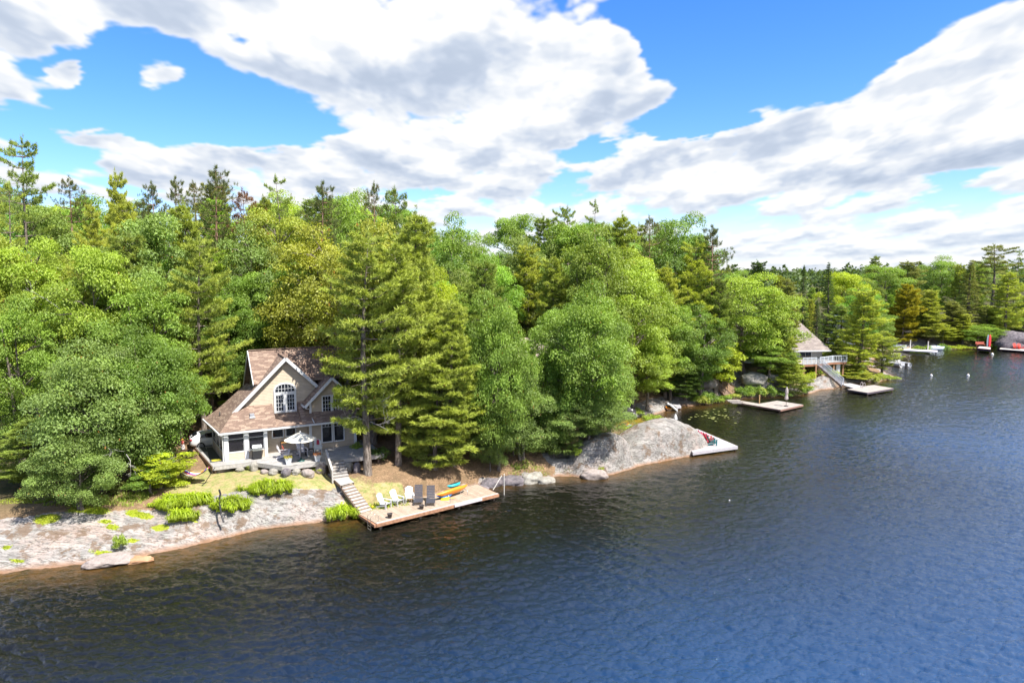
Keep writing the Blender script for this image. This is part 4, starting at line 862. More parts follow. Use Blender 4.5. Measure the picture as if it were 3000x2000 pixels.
# dead, bleached boughs
def dead_branch(px, py, Y, L, a, seed, label):
    r = np.random.RandomState(seed); p = PD(px, py, Y); t = MB()
    def grow(o, d, l, rad, dep):
        rad = max(rad, .006); e = o + d * l; m = (o + e) / 2 + Vector(r.randn(3) * l * .07); t.tube([o, m, e], [rad, rad * .8, rad * .5], 5, False)
        if dep == 0: return
        for _ in range(r.randint(2, 4)):
            q = r.uniform(.35, 1.0); nd = (d + Vector(r.randn(3) * .55)).normalized(); grow(o + (e - o) * q, nd, l * r.uniform(.45, .75), rad * .5, dep - 1)
    grow(Vector((0, 0, 0)), Vector((math.cos(a), -.35, math.sin(a))).normalized(), L, .022, 3)
    tag(t.build('dead_branch', DEAD, None, p), label, 'branch', 'bleached dead boughs')
dead_branch(300, 1300, 47.6, 1.1, -.5, 1, 'bleached dead bough fanning out under the huge waterside oak')
dead_branch(245, 1290, 46.6, 1.0, 3.5, 2, 'dead bough drooping left of the dark hollow under the huge oak')
dead_branch(370, 1330, 47.4, 1.0, -1.1, 3, 'tangle of dead twigs hanging above the lime-green young maple')
dead_branch(1080, 1195, 53.6, 1.7, .5, 4, 'bare white bough on the right side of the straight pine trunk')
dead_branch(1068, 1230, 53.8, 1.5, 3.0, 5, 'bare curled boughs on the left side of the straight pine trunk')
dead_branch(1085, 1235, 53.5, 1.7, -.35, 6, 'long bare bough arching down right of the straight pine trunk')
dead_branch(175, 905, 56, 1.6, 2.4, 7, 'pale dead bough between the maples at upper left')

# ------------------------------------------------------------------ shrubs, flower mounds, shoreline plants
def shrub(px, py, z, r0, h, color, label, group='shrubs', v=None, name='shrub'):
    p = P(px, py, z); f, s = SHRUBS[(v if v is not None else rng.randint(3)) % 3]; zz = hz(p.x, p.y)
    o = empty(name, (p.x, p.y, zz - .03), rng.rand() * 6.28, label, 'shrub', group, scale=(r0, r0, h)); a = link('foliage', f, o); b = link('stems', s, o); a.color = (*color, 1); b.color = (*color, 1); return o
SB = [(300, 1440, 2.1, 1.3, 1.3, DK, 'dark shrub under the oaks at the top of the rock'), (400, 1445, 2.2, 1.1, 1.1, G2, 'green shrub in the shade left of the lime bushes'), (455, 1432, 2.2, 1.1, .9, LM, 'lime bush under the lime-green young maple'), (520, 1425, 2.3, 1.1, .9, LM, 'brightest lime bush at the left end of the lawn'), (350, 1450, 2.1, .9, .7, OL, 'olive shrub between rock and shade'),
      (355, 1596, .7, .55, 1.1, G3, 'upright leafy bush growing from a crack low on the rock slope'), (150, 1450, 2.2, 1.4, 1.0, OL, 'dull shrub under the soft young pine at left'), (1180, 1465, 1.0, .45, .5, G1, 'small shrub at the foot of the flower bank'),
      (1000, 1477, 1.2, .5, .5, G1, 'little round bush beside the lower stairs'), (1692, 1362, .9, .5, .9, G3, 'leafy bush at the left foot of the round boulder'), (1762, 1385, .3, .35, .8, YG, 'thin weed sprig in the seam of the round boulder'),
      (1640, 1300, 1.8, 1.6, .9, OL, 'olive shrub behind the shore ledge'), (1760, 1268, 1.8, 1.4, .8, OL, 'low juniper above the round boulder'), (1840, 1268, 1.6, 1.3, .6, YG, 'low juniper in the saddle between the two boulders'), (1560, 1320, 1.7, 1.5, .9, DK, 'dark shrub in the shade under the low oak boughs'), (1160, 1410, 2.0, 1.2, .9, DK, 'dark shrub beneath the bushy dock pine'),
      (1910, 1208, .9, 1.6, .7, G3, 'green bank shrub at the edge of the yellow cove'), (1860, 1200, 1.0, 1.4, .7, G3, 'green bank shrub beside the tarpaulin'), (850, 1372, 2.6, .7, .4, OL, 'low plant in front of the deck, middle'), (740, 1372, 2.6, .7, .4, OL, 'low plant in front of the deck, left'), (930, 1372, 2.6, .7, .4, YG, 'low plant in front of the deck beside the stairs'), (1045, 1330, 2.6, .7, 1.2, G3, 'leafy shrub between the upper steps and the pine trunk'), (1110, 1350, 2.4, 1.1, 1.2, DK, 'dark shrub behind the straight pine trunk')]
for s_ in SB: shrub(*s_[:6], s_[6])
side = ['at its left end', 'second from its left end', 'third from its left end', 'fourth from its left end', 'fifth from its left end', 'in its middle', 'just right of its middle', 'left of the brown steps', 'below the brown steps', 'right of the brown steps', 'left of the umbrella dock', 'behind the wooden post', 'behind the closed umbrella', 'right of the closed umbrella', 'at its right end']
for i, (px, py) in enumerate([(2012, 1172), (2035, 1176), (2058, 1178), (2080, 1176), (2100, 1172), (2122, 1168), (2145, 1163), (2168, 1160), (2190, 1158), (2212, 1158), (2235, 1156), (2262, 1156), (2295, 1154), (2330, 1154), (2360, 1148)]):
    shrub(px, py, .35, 1.35 + .3 * (i % 3 == 0), 1.25 + .3 * (i % 2), [G3, G1, YG, G2][i % 4] if i < 11 else [G2, OL, G1][i % 3], 'green shrub of the cove bank, ' + side[i], 'shrubs along the cove bank')
for i, (px, py, z, c, l) in enumerate([(2430, 1100, 1.6, LM, 'lime shrub above the pale rock by the white stairs'), (2400, 1085, 2.4, G3, 'bright shrub under the front of the white-railed deck'), (2360, 1095, 2.6, LM, 'lime shrub left of the white-railed deck'), (2500, 1100, 1.2, G3, 'green shrub right of the foot of the white stairs'), (2520, 1080, 1.6, G1, 'green shrub beside the deck posts'), (2560, 1108, .7, YG, 'yellow-green shrub on the point above the square dock'), (2600, 1104, .5, G3, 'last green shrub at the tip of the point'), (2340, 1110, 1.9, G3, 'green shrub on the bank below the small pine'),
      (2600, 1008, 1.2, G2, 'dark shrub left of the long white dock'), (2660, 1010, 1.2, G1, 'shrub behind the left post of the long white dock'), (2705, 1012, 1.0, G3, 'shrub behind the right post of the long white dock'), (2800, 1014, .7, LM, 'lime shrub on the far bank, left part'), (2830, 1013, .7, LM, 'lime shrub on the far bank, right part'), (2955, 1010, .7, LM, 'small lime shrub before the dark far boulder'), (2918, 1017, .3, G3, 'small shrub between the two far docks'), (2760, 1008, 1.2, G2, 'dark shrub at the boathouse hollow')]):
    shrub(px, py, z, 1.7 if px < 2590 else 2.2, 1.4, c, l, 'shrubs on the far banks')
LIL = [(785, 1434, 2.1, 1.9, .75, 'largest flower mound in the middle of the lawn'), (520, 1482, 1.8, 2.0, .8, 'long flower mound left of the black pipe'), (680, 1478, 1.8, 1.5, .62, 'flower mound right of the black pipe'), (540, 1522, 1.3, .9, .4, 'small flower mound low on the rock under the black pipe'), (1003, 1465, 1.4, 1.2, .75, 'flower mound beside the lower stairs'), (1120, 1438, 1.7, 1.9, .6, 'leafy flower bank right of the lower stairs'), (590, 1470, 1.9, .8, .45, 'flower tuft joining the two mounds at the pipe')]
for i, (px, py, z, rx, ry, l) in enumerate(LIL):
    p = P(px, py, z); zz = hz(p.x, p.y); me = lily(200 + i, rx, ry, int(1500 * rx * ry) + 400, .60)
    o = link('flower_mound', me, None, (p.x, p.y, zz - .04)); o.rotation_euler.z = R(16); o.color = (.33, .43, .03, 1); tag(o, 'bright yellow-green ' + l, 'plants', 'daylily mounds')

def tufts(name, spots, per, hgt, color, label, seed, w0=.012):
    """countless short blades growing on flat ground: one mass"""
    r = np.random.RandomState(seed); B = []
    for c, rx, ry in spots:
        p = P(*c); n = int(per * rx * ry) + 60; a = r.rand(n) * 6.283; q = np.sqrt(r.rand(n)) * (1 + .2 * np.sin(3 * a + p.x) + .12 * np.sin(8 * a)); B.append(np.stack([p.x + np.cos(a) * q * rx, p.y + np.sin(a) * q * ry], 1))
    B = np.concatenate(B); keep = (bil(_NZ, B[:, 0] * 14, B[:, 1] * 14) > -.35) & (sdist(B[:, 0], B[:, 1]) > .25); B = B[keep]; Z = height(B[:, 0], B[:, 1]); n = len(B); base = np.concatenate([B, Z[:, None] - .02], 1)
    az = r.rand(n) * 6.283; d = np.stack([np.cos(az), np.sin(az), 0 * az], 1); L = hgt * (.5 + r.rand(n, 1)); s = unit(np.stack([-d[:, 1], d[:, 0], 0 * az], 1)) * (w0 + w0 * r.rand(n, 1)); tip = base + d * L * .7 + [0, 0, 1.] * L
    me = faces_mesh(name, np.stack([base - s, base + s, tip], 1).reshape(-1, 3), 3, LEAF, np.stack([np.clip(.5 + .25 * bil(_NS, B[:, 0] * 9, B[:, 1] * 9) + .2 * r.randn(n), 0, 1), r.rand(n), 0 * az], 1)); o = link(name, me); o.color = (*color, 1); tag(o, label, 'grass', None, 'stuff')
tufts('moss_tufts', MOSS, 1400, .07, (.34, .42, .03), 'yellow-green moss and grass tufts dotting the pale rock slope', 61, .02)
tufts('lawn_grass', GRASS[:4], 900, .07, (.34, .36, .10), 'dry short lawn grass below the deck of the tan cottage', 62, .014)
tufts('bank_weeds', [((1640, 1372, .9), 1.6, .9), ((1150, 1400, 1.9), 2.5, 1.2), ((650, 1398, 2.5), 3.0, .5), ((800, 1396, 2.5), 4, .4), ((1560, 1370, 1.0), 2.2, .9), ((440, 1455, 2.2), 3.2, 1.0), ((900, 1455, 1.7), 2.0, .5), ((1790, 1275, 1.6), 2.5, 1.0), ((250, 1470, 2.2), 4, .6)], 420, .22, (.25, .33, .06), 'loose green weeds along the bank and the garden edges', 63, .018)

# ------------------------------------------------------------------ far wooded hills: one mass, too far to tell trees apart
def far_wood():
    r = np.random.RandomState(5); V = []; C = []; n = 4200; X = r.uniform(-420, 620, n); Y = 228 + 620 * r.rand(n) ** 1.4; Z = height(X, Y, False)
    for x, y, z in zip(X, Y, Z):
        px, py = pix(x, y, z + 15)
        if not (-200 < px < 3200): continue
        m = 60; h = r.uniform(9, 14); w = r.uniform(3, 5); con = r.rand() < .4; v = unit(r.randn(m, 3)); v[:, 2] = np.abs(v[:, 2])
        pos = np.array([x, y, z + h * .35]) + (np.stack([v[:, 0] * w * (1 - v[:, 2] * .8), v[:, 1] * w * (1 - v[:, 2] * .8), v[:, 2] * h * .7], 1) if con else v * [w, w, h * .55])
        V.append(leaves(pos, v + [0, 0, .4], 1.3, r, .8, 0)); C.append(np.stack([r.rand(m) * .6 + .1, np.full(m, r.rand() * .7), np.zeros(m)], 1))
    me = faces_mesh('distant_forest', np.concatenate(V), 4, LEAF, np.concatenate(C)); o = link('distant_forest', me); o.color = (.10, .155, .045, 1); tag(o, 'far wooded hills along the horizon', 'forest', None, 'stuff')
far_wood()

# ------------------------------------------------------------------ the tan cottage (local axes: x along the front, y towards the back, z up from the deck)
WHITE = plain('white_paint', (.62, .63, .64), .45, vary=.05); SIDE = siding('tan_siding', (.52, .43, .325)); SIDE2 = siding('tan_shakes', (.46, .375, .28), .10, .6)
ROOF = shingles('brown_shingles', (.235, .158, .12), (.18, .12, .092), (.31, .225, .17), .26, .14); GLASS = glass('window_glass'); DARKG = glass('screen', (.016, .014, .02), .25); METAL = plain('steel', (.45, .46, .47), .3, .8); BLACK = plain('black_paint', (.02, .02, .022), .5)
GREYB = planks('grey_deck_boards', (.42, .405, .385), (.34, .325, .31), .14, 'x'); FASC = plain('deck_fascia', (.22, .15, .11), .8, vary=.25); WOODB = planks('dock_boards', (.42, .335, .26), (.34, .26, .195), .14, 'y', length=2.2)
HZ = 3.2; HO = (-23.55, 54.6, HZ); HA = R(28)
def window(parent, x0, x1, z0, z1, y, cols=2, rows=3, fr=.09, face=-1, axis='x', toprow=0., name='window', pane=None):
    """frame, muntin bars and pane of one window set in a wall; y is the wall plane, face the side it looks to"""
    def b(m, a0, a1, c0, c1, d0, d1):
        if axis == 'x': m.box((a0, y + face * d0, c0), (a1, y + face * d1, c1))
        else: m.box((y + face * d0, a0, c0), (y + face * d1, a1, c1))
    f = MB(); b(f, x0 - fr, x0, z0 - fr, z1 + fr, .0, .07); b(f, x1, x1 + fr, z0 - fr, z1 + fr, .0, .07); b(f, x0, x1, z1, z1 + fr, .0, .068); b(f, x0, x1, z0 - fr, z0, 0, .09)
    w = f.build(name, WHITE, parent)
    p = MB(); b(p, x0, x1, z0, z1, .0, .02); p.build('pane', pane or GLASS, w)
    if cols or rows:
        g = MB(); zb = z1 - toprow if toprow else z0
        for i in range(1, cols): xx = x0 + (x1 - x0) * i / cols; b(g, xx - .014, xx + .014, zb, z1, .021, .042)
        if toprow: b(g, x0, x1, zb - .014, zb + .014, .021, .041)
        else:
            for j in range(1, rows): zz = z0 + (z1 - z0) * j / rows; b(g, x0, x1, zz - .014, zz + .014, .021, .040)
        g.build('glazing_bars', WHITE, w)
    return w
def cottage():
    h = empty('cottage', HO, HA, 'tan clapboard cottage with brown shingled roof and arched gable window', 'house')
    E_ = 2.45                                                  # eave height
    # body walls
    w = MB(); w.box((3.3, 2.3, 0), (11.0, 9.6, 2.6)); w.box((3.38, .9, 0), (6.85, 2.3, 2.45)); w.build('back_wall', SIDE, h)
    w = MB(); w.box((6.85, .2, 0), (10.9, 2.3, 2.55)); w.build('wing_wall', SIDE2, h)
    # upper wing wall with its gable
    w = MB(); w.slab([(7.15, .8, 2.5), (10.85, .8, 2.5), (10.85, .8, 4.35), (9.0, .8, 6.15), (7.15, .8, 4.35)], .2); w.box((7.15, 1.0, 2.5), (7.3, 4.5, 4.3)); w.box((10.7, 1.0, 2.5), (10.85, 4.5, 4.3)); w.build('wing_gable_wall', SIDE2, h)
    # front gable wall (plane y = 2)
    w = MB(); w.slab([(1.45, 2.0, 3.85), (4.2, 2.0, 3.85), (4.2, 2.0, 3.1), (6.3, 2.0, 3.1), (6.3, 2.0, 3.7), (9.0, 2.0, 3.7), (9.0, 2.0, 4.2), (5.35, 2.0, 7.85)], .2); w.build('gable_wall', SIDE, h)
    # main gable end, left
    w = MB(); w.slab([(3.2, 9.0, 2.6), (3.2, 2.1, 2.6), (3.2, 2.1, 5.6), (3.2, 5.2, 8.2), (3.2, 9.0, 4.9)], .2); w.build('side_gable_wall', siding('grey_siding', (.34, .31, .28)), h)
    w = MB(); w.slab([(11.0, 2.3, 2.6), (11.0, 9.6, 2.6), (11.0, 9.6, 4.6), (11.0, 5.2, 8.2), (11.0, 2.3, 5.7)], .2); w.build('right_gable_wall', SIDE, h)
    # roofs
    r = MB(); zr = 8.4; sl = .867
    yf = 2.2; r.slab([(2.75, yf, zr - sl * (5.2 - yf)), (11.4, yf, zr - sl * (5.2 - yf)), (11.4, 5.2, zr), (2.75, 5.2, zr)], .14)
    r.slab([(11.4, 9.9, zr - sl * 4.7), (2.75, 9.9, zr - sl * 4.7), (2.75, 5.2, zr), (11.4, 5.2, zr)], .14)
    main = r.build('roof', ROOF, h)
    t = MB(); t.beam((2.70, yf - .02, zr - sl * (5.2 - yf) - .10), (2.70, 5.2, zr - .10), .06, .24); t.beam((2.70, 9.92, zr - sl * 4.7 - .10), (2.70, 5.2, zr - .10), .06, .24); t.build('bargeboard', WHITE, main)
    t = MB(); t.beam((2.75, 5.2, zr + .03), (11.4, 5.2, zr + .03), .26, .05); t.build('ridge_cap', ROOF, main)
    # soffit under the left overhang
    # cross gable: steep left slope flaring out over the porch
    r = MB(); pk = 8.05; y0 = 1.58
    L0 = [(5.35, pk), (2.6, 5.32), (1.02, 3.74)]
    r.slab([(1.02, y0, 3.74), (2.6, y0, 5.32), (2.9, 2.35, 5.62), (2.6, 6.2, 5.32), (.62, 6.2, 3.62)], .12)
    r.slab([(2.6, y0, 5.32), (5.35, y0, pk), (5.35, 4.85, pk), (2.95, 2.3, 5.68)], .12)
    # lower flared flank down to the side eave
    r.slab([(-.3, -.3, E_), (1.02, 1.58, 3.74), (.62, 6.2, 3.62), (.0, 6.2, 3.12), (-1.08, 6.2, E_)], .12)
    r.slab([(5.35, y0, pk), (8.0, y0, 5.40), (8.7, 2.9, 4.7), (8.7, 3.4, 4.7), (5.35, 4.85, pk)], .12)
    cg = r.build('front_gable_roof', ROOF, h)
    t = MB(); t.beam((.96, y0 - .03, 3.56), (5.35, y0 - .03, pk - .10), .07, .27); t.beam((7.95, y0 - .03, 5.30), (5.35, y0 - .03, pk - .10), .07, .27); t.build('bargeboard', WHITE, cg)
    t = MB(); t.slab([(1.02, y0, 3.60), (1.02, 2.0, 3.60), (5.35, 2.0, pk - .16), (5.35, y0, pk - .16)], .03); t.slab([(5.35, y0, pk - .16), (5.35, 2.0, pk - .16), (8.0, 2.0, 5.25), (8.0, y0, 5.25)], .03); t.build('soffit', WHITE, cg)
    t = MB(); t.beam((5.35, y0, pk + .02), (5.35, 4.8, pk + .02), .24, .05); t.build('ridge_cap', ROOF, cg)
    t = MB(); t.beam((5.3, 4.9, pk + .0), (2.86, 2.25, 5.62), .10, .03); t.build('valley_flashing', plain('lead', (.10, .10, .13), .5, .3), cg)
    t = MB(); t.box((4.55, 3.35, 7.55), (4.95, 3.42, 7.62)); 
    # porch roof in front, with the notch before the arched window
    r = MB(); yt = 2.05; zt = 4.08; f = lambda y: E_ + (y + .3) * (zt - E_) / (yt + .3)
    r.slab([(-.3, -.3, E_), (4.15, -.3, E_), (4.15, yt, zt), (1.35, yt, zt), (1.02, 1.58, f(1.58))], .12)
    r.slab([(4.15, -.3, E_ - .004), (6.28, -.3, E_ - .004), (6.28, 2.05, 3.12), (4.15, 2.05, 3.12)], .12)
    r.slab([(6.28, -.3, E_), (11.2, -.3, E_), (11.2, .85, f(.85)), (7.15, .85, f(.85)), (7.15, yt, zt), (6.28, yt, zt)], .12)
    r.slab([(6.285, .0, 2.5), (6.285, 2.05, 3.1), (6.285, 2.05, zt - .02), (6.285, .1, 2.72)], .05)
    pr = r.build('porch_roof', ROOF, h)
    v = MB(); c = (2.35, .95, f(.95)); v.box((c[0] - .17, c[1] - .2, c[2] - .02), (c[0] + .17, c[1] + .2, c[2] + .22)); v.build('roof_vent', plain('vent_grey', (.30, .31, .34), .5), pr)
    v = MB(); v.box((c[0] - .22, c[1] - .27, c[2] - .10), (c[0] + .22, c[1] - .2, c[2] + .02)); v.build('vent_flange', WHITE, pr)
    v = MB(); v.lathe([(.05, -.1), (.05, .3), (0, .3)], (.05, 3.4, 3.15), 8); v.build('vent_pipe', BLACK, cg)
    # wing cross gable roof
    r = MB(); yk = .42; r.slab([(6.62, yk, 3.86), (9.0, yk, 6.24), (9.0, 3.0, 6.24), (6.62, 3.0, 3.86)], .12); r.slab([(9.0, yk, 6.24), (11.38, yk, 3.86), (11.38, 3.0, 3.86), (9.0, 3.0, 6.24)], .12)
    wr = r.build('wing_roof', ROOF, h)
    t = MB(); t.beam((6.6, yk - .03, 3.74), (9.0, yk - .03, 6.12), .06, .22); t.beam((11.4, yk - .03, 3.74), (9.0, yk - .03, 6.12), .06, .22); t.build('bargeboard', WHITE, wr)
    # gutters and downspouts
    g = MB(); g.beam((-.36, -.38, E_ - .10), (11.25, -.38, E_ - .10), .13, .14); g.beam((-.38, -.36, E_ - .10), (-1.14, 6.2, E_ - .10), .13, .14); g.build('gutter', WHITE, h)
    g = MB(); g.tube([(6.66, .55, 3.80), (6.72, .5, 3.62), (7.05, .7, 3.55), (7.08, .72, 3.0), (7.18, -.1, 2.62), (7.2, -.36, 2.5)], .045, 8); g.build('downspout', WHITE, h)
    g = MB(); g.beam((6.55, .40, 3.78), (6.55, 2.0, 3.78), .12, .12); g.build('gutter', WHITE, wr)
    g = MB(); g.tube([(-.33, -.33, 2.3), (-.28, -.15, 2.2), (-.12, -.1, 2.1), (-.12, -.1, .02)], .04, 8); g.build('downspout', WHITE, h)
    # porch posts, knee walls, screens
    for x0, x1 in ((-.02, .30), (1.55, 1.88), (3.12, 3.38)):
        m = MB(); m.box((x0, -.06, .0), (x1, .2, E_ - .12)); m.build('porch_post', WHITE, h, bevel=.01)
    m = MB(); m.box((.30, .0, 0), (1.55, .12, .62)); m.box((1.88, .0, 0), (3.12, .12, .62)); m.build('knee_wall', SIDE, h)
    for x0, x1 in ((.30, 1.55), (1.88, 3.12)):
        sc = MB(); sc.box((x0 + .05, .04, .70), (x1 - .05, .07, 2.24)); so = sc.build('porch_screen', DARKG, h)
        m = MB(); m.box((x0, .0, .62), (x1, .14, .70)); m.box((x0, .0, 2.24), (x1, .12, 2.33)); m.box((x0, .01, .70), (x0 + .05, .11, 2.24)); m.box((x1 - .05, .01, .70), (x1, .11, 2.24)); m.box((x0 + .05, .03, 1.72), (x1 - .05, .10, 1.76)); m.build('screen_frame', WHITE, so)
    # left side of the porch: three tall screens above a low wall
    A = Vector((-.02, .2, 0)); B = Vector((-.42, 5.4, 0)); d = (B - A) / 3
    m = MB(); m.beam(A + Vector((0, 0, .31)), B + Vector((0, 0, .31)), .1, .62); m.build('side_knee_wall', SIDE, h)
    for i in range(3):
        p = A + d * i + Vector((.0, 0, 1.45)); q = A + d * (i + 1) + Vector((0, 0, 1.45)); m = MB(); m.beam(p + d * .05, q - d * .05, .04, 1.60); so = m.build('side_screen', DARKG, h)
        m = MB(); m.beam(Vector((p.x, p.y, 0)), Vector((p.x, p.y, 2.32)), .12, .12); m.beam(p + Vector((0, 0, .82)), q + Vector((0, 0, .82)), .09, .07); m.beam(p - Vector((0, 0, .80)), q - Vector((0, 0, .80)), .12, .07); m.build('screen_frame', WHITE, so)
    m = MB(); m.box((-.25, 5.35, 0), (3.3, 5.5, 2.4)); m.build('porch_back_wall', SIDE, h)
    m = MB(); m.beam(B, B + Vector((0, 0, 2.35)), .14, .14); m.build('porch_post', WHITE, h)
    # windows
    window(h, 3.95, 4.78, 1.33, 2.20, .9, 3, 1, toprow=.24); window(h, 5.06, 5.80, 1.33, 2.20, .9, 3, 1, toprow=.24)
    window(h, 7.98, 8.78, .60, 2.16, .2, 3, 1, toprow=.26); window(h, 9.02, 9.82, .60, 2.16, .2, 3, 1, toprow=.26)
    window(h, 8.22, 8.90, 3.10, 4.50, .8, 3, 4); window(h, 9.12, 9.80, 3.10, 4.50, .8, 3, 4)
    window(h, 1.15, 1.75, .35, 2.1, 6.85, 0, 0, axis='y', face=-1, name='side_window')
    m = MB(); 
    for q in (((6.85, .10, 0), (7.08, .2, 2.4)), ((10.75, .10, 0), (10.98, .2, 2.4)), ((7.06, .70, 2.9), (7.22, .8, 4.2)), ((10.78, .70, 2.9), (10.94, .8, 4.2))): m = MB(); m.box(*q); m.build('corner_board', WHITE, h)
    # the arched window: one white surround, fan light above two casements
    a0, a1 = 4.30, 6.20; y = 2.0; f = MB(); n = 18; cx = (a0 + a1) / 2; hw = (a1 - a0) / 2
    arc = lambda s, k: (cx - (hw + s) * math.cos(math.pi * k / n), 5.18 + (.64 + s) * math.sin(math.pi * k / n))
    for k in range(n):
        p, q = arc(0, k), arc(0, k + 1); P1, Q1 = arc(-.14, k), arc(-.14, k + 1); f.slab([(P1[0], y - .08, P1[1]), (Q1[0], y - .08, Q1[1]), (q[0], y - .08, q[1]), (p[0], y - .08, p[1])], .08)
    f.box((a0, y - .08, 3.18), (a0 + .14, y, 5.18)); f.box((a1 - .14, y - .08, 3.18), (a1, y, 5.18)); f.box((a0 + .14, y - .08, 3.18), (a1 - .14, y, 3.36)); f.box((a0 + .14, y - .08, 4.72), (a1 - .14, y, 5.0)); f.box((cx - .13, y - .08, 3.36), (cx + .13, y, 4.72))
    W = f.build('arched_window', WHITE, h)
    pn = MB(); pts = [(a0 + .13, y - .03, 4.98)] + [(a1 - .13, y - .03, 4.98)] + [(arc(-.13, n - k)[0], y - .03, arc(-.13, n - k)[1]) for k in range(n + 1)]; pn.slab(pts, .02); pn.build('fan_pane', GLASS, W)
    for x0, x1 in ((a0 + .14, cx - .13), (cx + .13, a1 - .14)): pn = MB(); pn.box((x0, y - .03, 3.36), (x1, y - .01, 4.72)); pn.build('casement_pane', GLASS, W)
    g = MB()
    for i in range(1, 6):
        x = a0 + .14 + (a1 - a0 - .28) * i / 6; c_ = abs(x - cx) / (hw - .13); ztop = 5.18 + .51 * math.sqrt(max(0, 1 - c_ * c_)); g.box((x - .016, y - .055, 5.0), (x + .016, y - .031, ztop))
    g.box((a0 + .14, y - .054, 5.26), (a1 - .14, y - .031, 5.29))
    for x0, x1 in ((a0 + .14, cx - .13), (cx + .13, a1 - .14)):
        for i in (1, 2): x = x0 + (x1 - x0) * i / 3; g.box((x - .016, y - .055, 3.36), (x + .016, y - .031, 4.72))
        for j in (1, 2, 3): z = 3.36 + 1.36 * j / 4; g.box((x0, y - .053, z - .016), (x1, y - .031, z + .016))
        g.box((x0, y - .06, 3.36), (x0 + .05, y - .03, 4.72)); g.box((x1 - .05, y - .06, 3.36), (x1, y - .03, 4.72))
    g.build('glazing_bars', WHITE, W)
    return h
cottage()

# deck round the cottage
dk = empty('deck', HO, HA, 'weathered grey wooden deck wrapping the front of the tan cottage', 'deck')
m = MB(); pts = [(-1.0, -1.15), (1.94, -1.25), (3.9, -3.75), (12.2, -4.0), (12.2, 2.2), (2.6, 2.2), (2.6, 5.3), (3.2, 7.0), (-1.95, 7.0), (-1.75, 5.4)]; m.prism(pts, -.05, -.006); m.build('deck_boards', GREYB, dk)
m = MB()
for a, b in zip(pts[:4], pts[1:4]): m.beam((a[0], a[1] + .03, -.20), (b[0], b[1] + .03, -.20), .05, .28)
m.build('front_fascia', plain('grey_fascia', (.40, .38, .36), .8, vary=.2), dk)
m = MB(); m.beam((-1.98, 6.9, -.22), (-1.02, -1.12, -.22), .05, .34); m.beam((-1.90, 6.5, -.5), (-1.0, -1.0, -.5), .05, .22); m.build('side_fascia', FASC, dk)
m = MB()
for x, y in [(-.8, -.9), (1.9, -1.0), (3.9, -3.4), (5.5, -3.5), (7.2, -3.5), (9.2, -3.6), (11.8, -3.6), (-1.3, 2), (-1.6, 4.5)]: m.box((x - .07, y - .07, -1.4), (x + .07, y + .07, -.06))
m.build('deck_posts', FASC, dk)
m = MB(); m.box((-.95, .35, -.004), (-.25, 1.0, .012)); tag(m.build('door_mat', plain('mat_yellow', (.42, .38, .03), .9, vary=.5), None), 'yellow-patterned door mat on the side deck by the porch', 'mat')
bpy.data.objects['door_mat'].location = HO; bpy.data.objects['door_mat'].rotation_euler.z = HA
m = MB(); m.slab([(-1.10, 0.1, .006), (-.15, .1, .006), (-.55, 5.3, .006), (-1.0, 5.3, .006)], .01); m.slab([(-1.55, 4.0, .010), (-1.0, 4.0, .010), (-1.1, 5.6, .010), (-1.7, 5.6, .010)], .01)
o = m.build('runner_rug', plain('dark_rug', (.07, .075, .07), .95, vary=.2), None); tag(o, 'dark runner rug along the side deck left of the porch', 'rug'); o.location = HO; o.rotation_euler.z = HA
def HL(u, v, z=0): return Vector((HO[0] + u * math.cos(HA) - v * math.sin(HA), HO[1] + u * math.sin(HA) + v * math.cos(HA), HO[2] + z))

# ------------------------------------------------------------------ stairs from the deck down to the dock
def ang(a, b): return math.atan2(b.y - a.y, b.x - a.x)
st = empty('upper_stairs', HL(8.1, -3.9, 0), HA, 'grey weathered upper stairs leading down from the cottage deck', 'stairs')
SW = plain('stair_grey', (.40, .375, .35), .85, vary=.25, scale=9)
m = MB()
for i in range(6): m.box((-.66, -.12 - .29 * (i + 1), -.18 * (i + 1) - .05), (.66, -.12 - .29 * i + .02, -.18 * (i + 1)))
m.build('treads', SW, st)
m = MB()
for i in range(6): m.box((-.63, -.12 - .29 * i - .02, -.18 * (i + 1)), (.63, -.12 - .29 * i, -.18 * i - .051))
m.build('risers', plain('stair_dark', (.20, .18, .165), .9, vary=.2), st)
m = MB(); m.slab([(-.72, .0, -.02), (-.72, -1.95, -1.2), (-.72, -1.95, -.25), (-.72, .0, .92)], .05); m.build('railing_panel', plain('rail_grey', (.30, .28, .265), .85, vary=.2), st)
m = MB(); m.beam((-.745, .05, .95), (-.745, -2.0, -.22), .16, .05); m.box((-.80, -.02, -.05), (-.69, .10, .95)); m.box((-.80, -2.05, -1.3), (-.69, -1.93, -.2)); m.build('handrail', SW, st)
land = [P(961, 1387, 2.14), P(1000, 1383, 2.14), P(1037, 1414, 2.05), P(998, 1424, 2.05)]
la = empty('landing', land[0], 0, 'grey board landing between the upper and the lower stairs', 'walkway')
L0 = [(p - land[0]) for p in land]
m = MB(); m.slab([(p.x, p.y, 0) for p in (L0[3], L0[2], L0[1], L0[0])], .05); m.build('landing_boards', SW, la)
m = MB(); m.beam((L0[0].x, L0[0].y, -.14), (L0[3].x, L0[3].y, -.14), .05, .17); m.beam((L0[1].x, L0[1].y, -.14), (L0[2].x, L0[2].y, -.14), .05, .17); m.build('landing_fascia', FASC, la)
a, b = (land[3] + land[2]) / 2, (P(1053, 1500, .62) + P(1094, 1490, .62)) / 2; sdv = (land[2] - land[3]).normalized(); dv = (b - a); nst = 9
ls = empty('lower_stairs', a, 0, 'pale lower stairs of nine steps ending on the wooden dock', 'stairs'); tr = MB(); ri = MB()
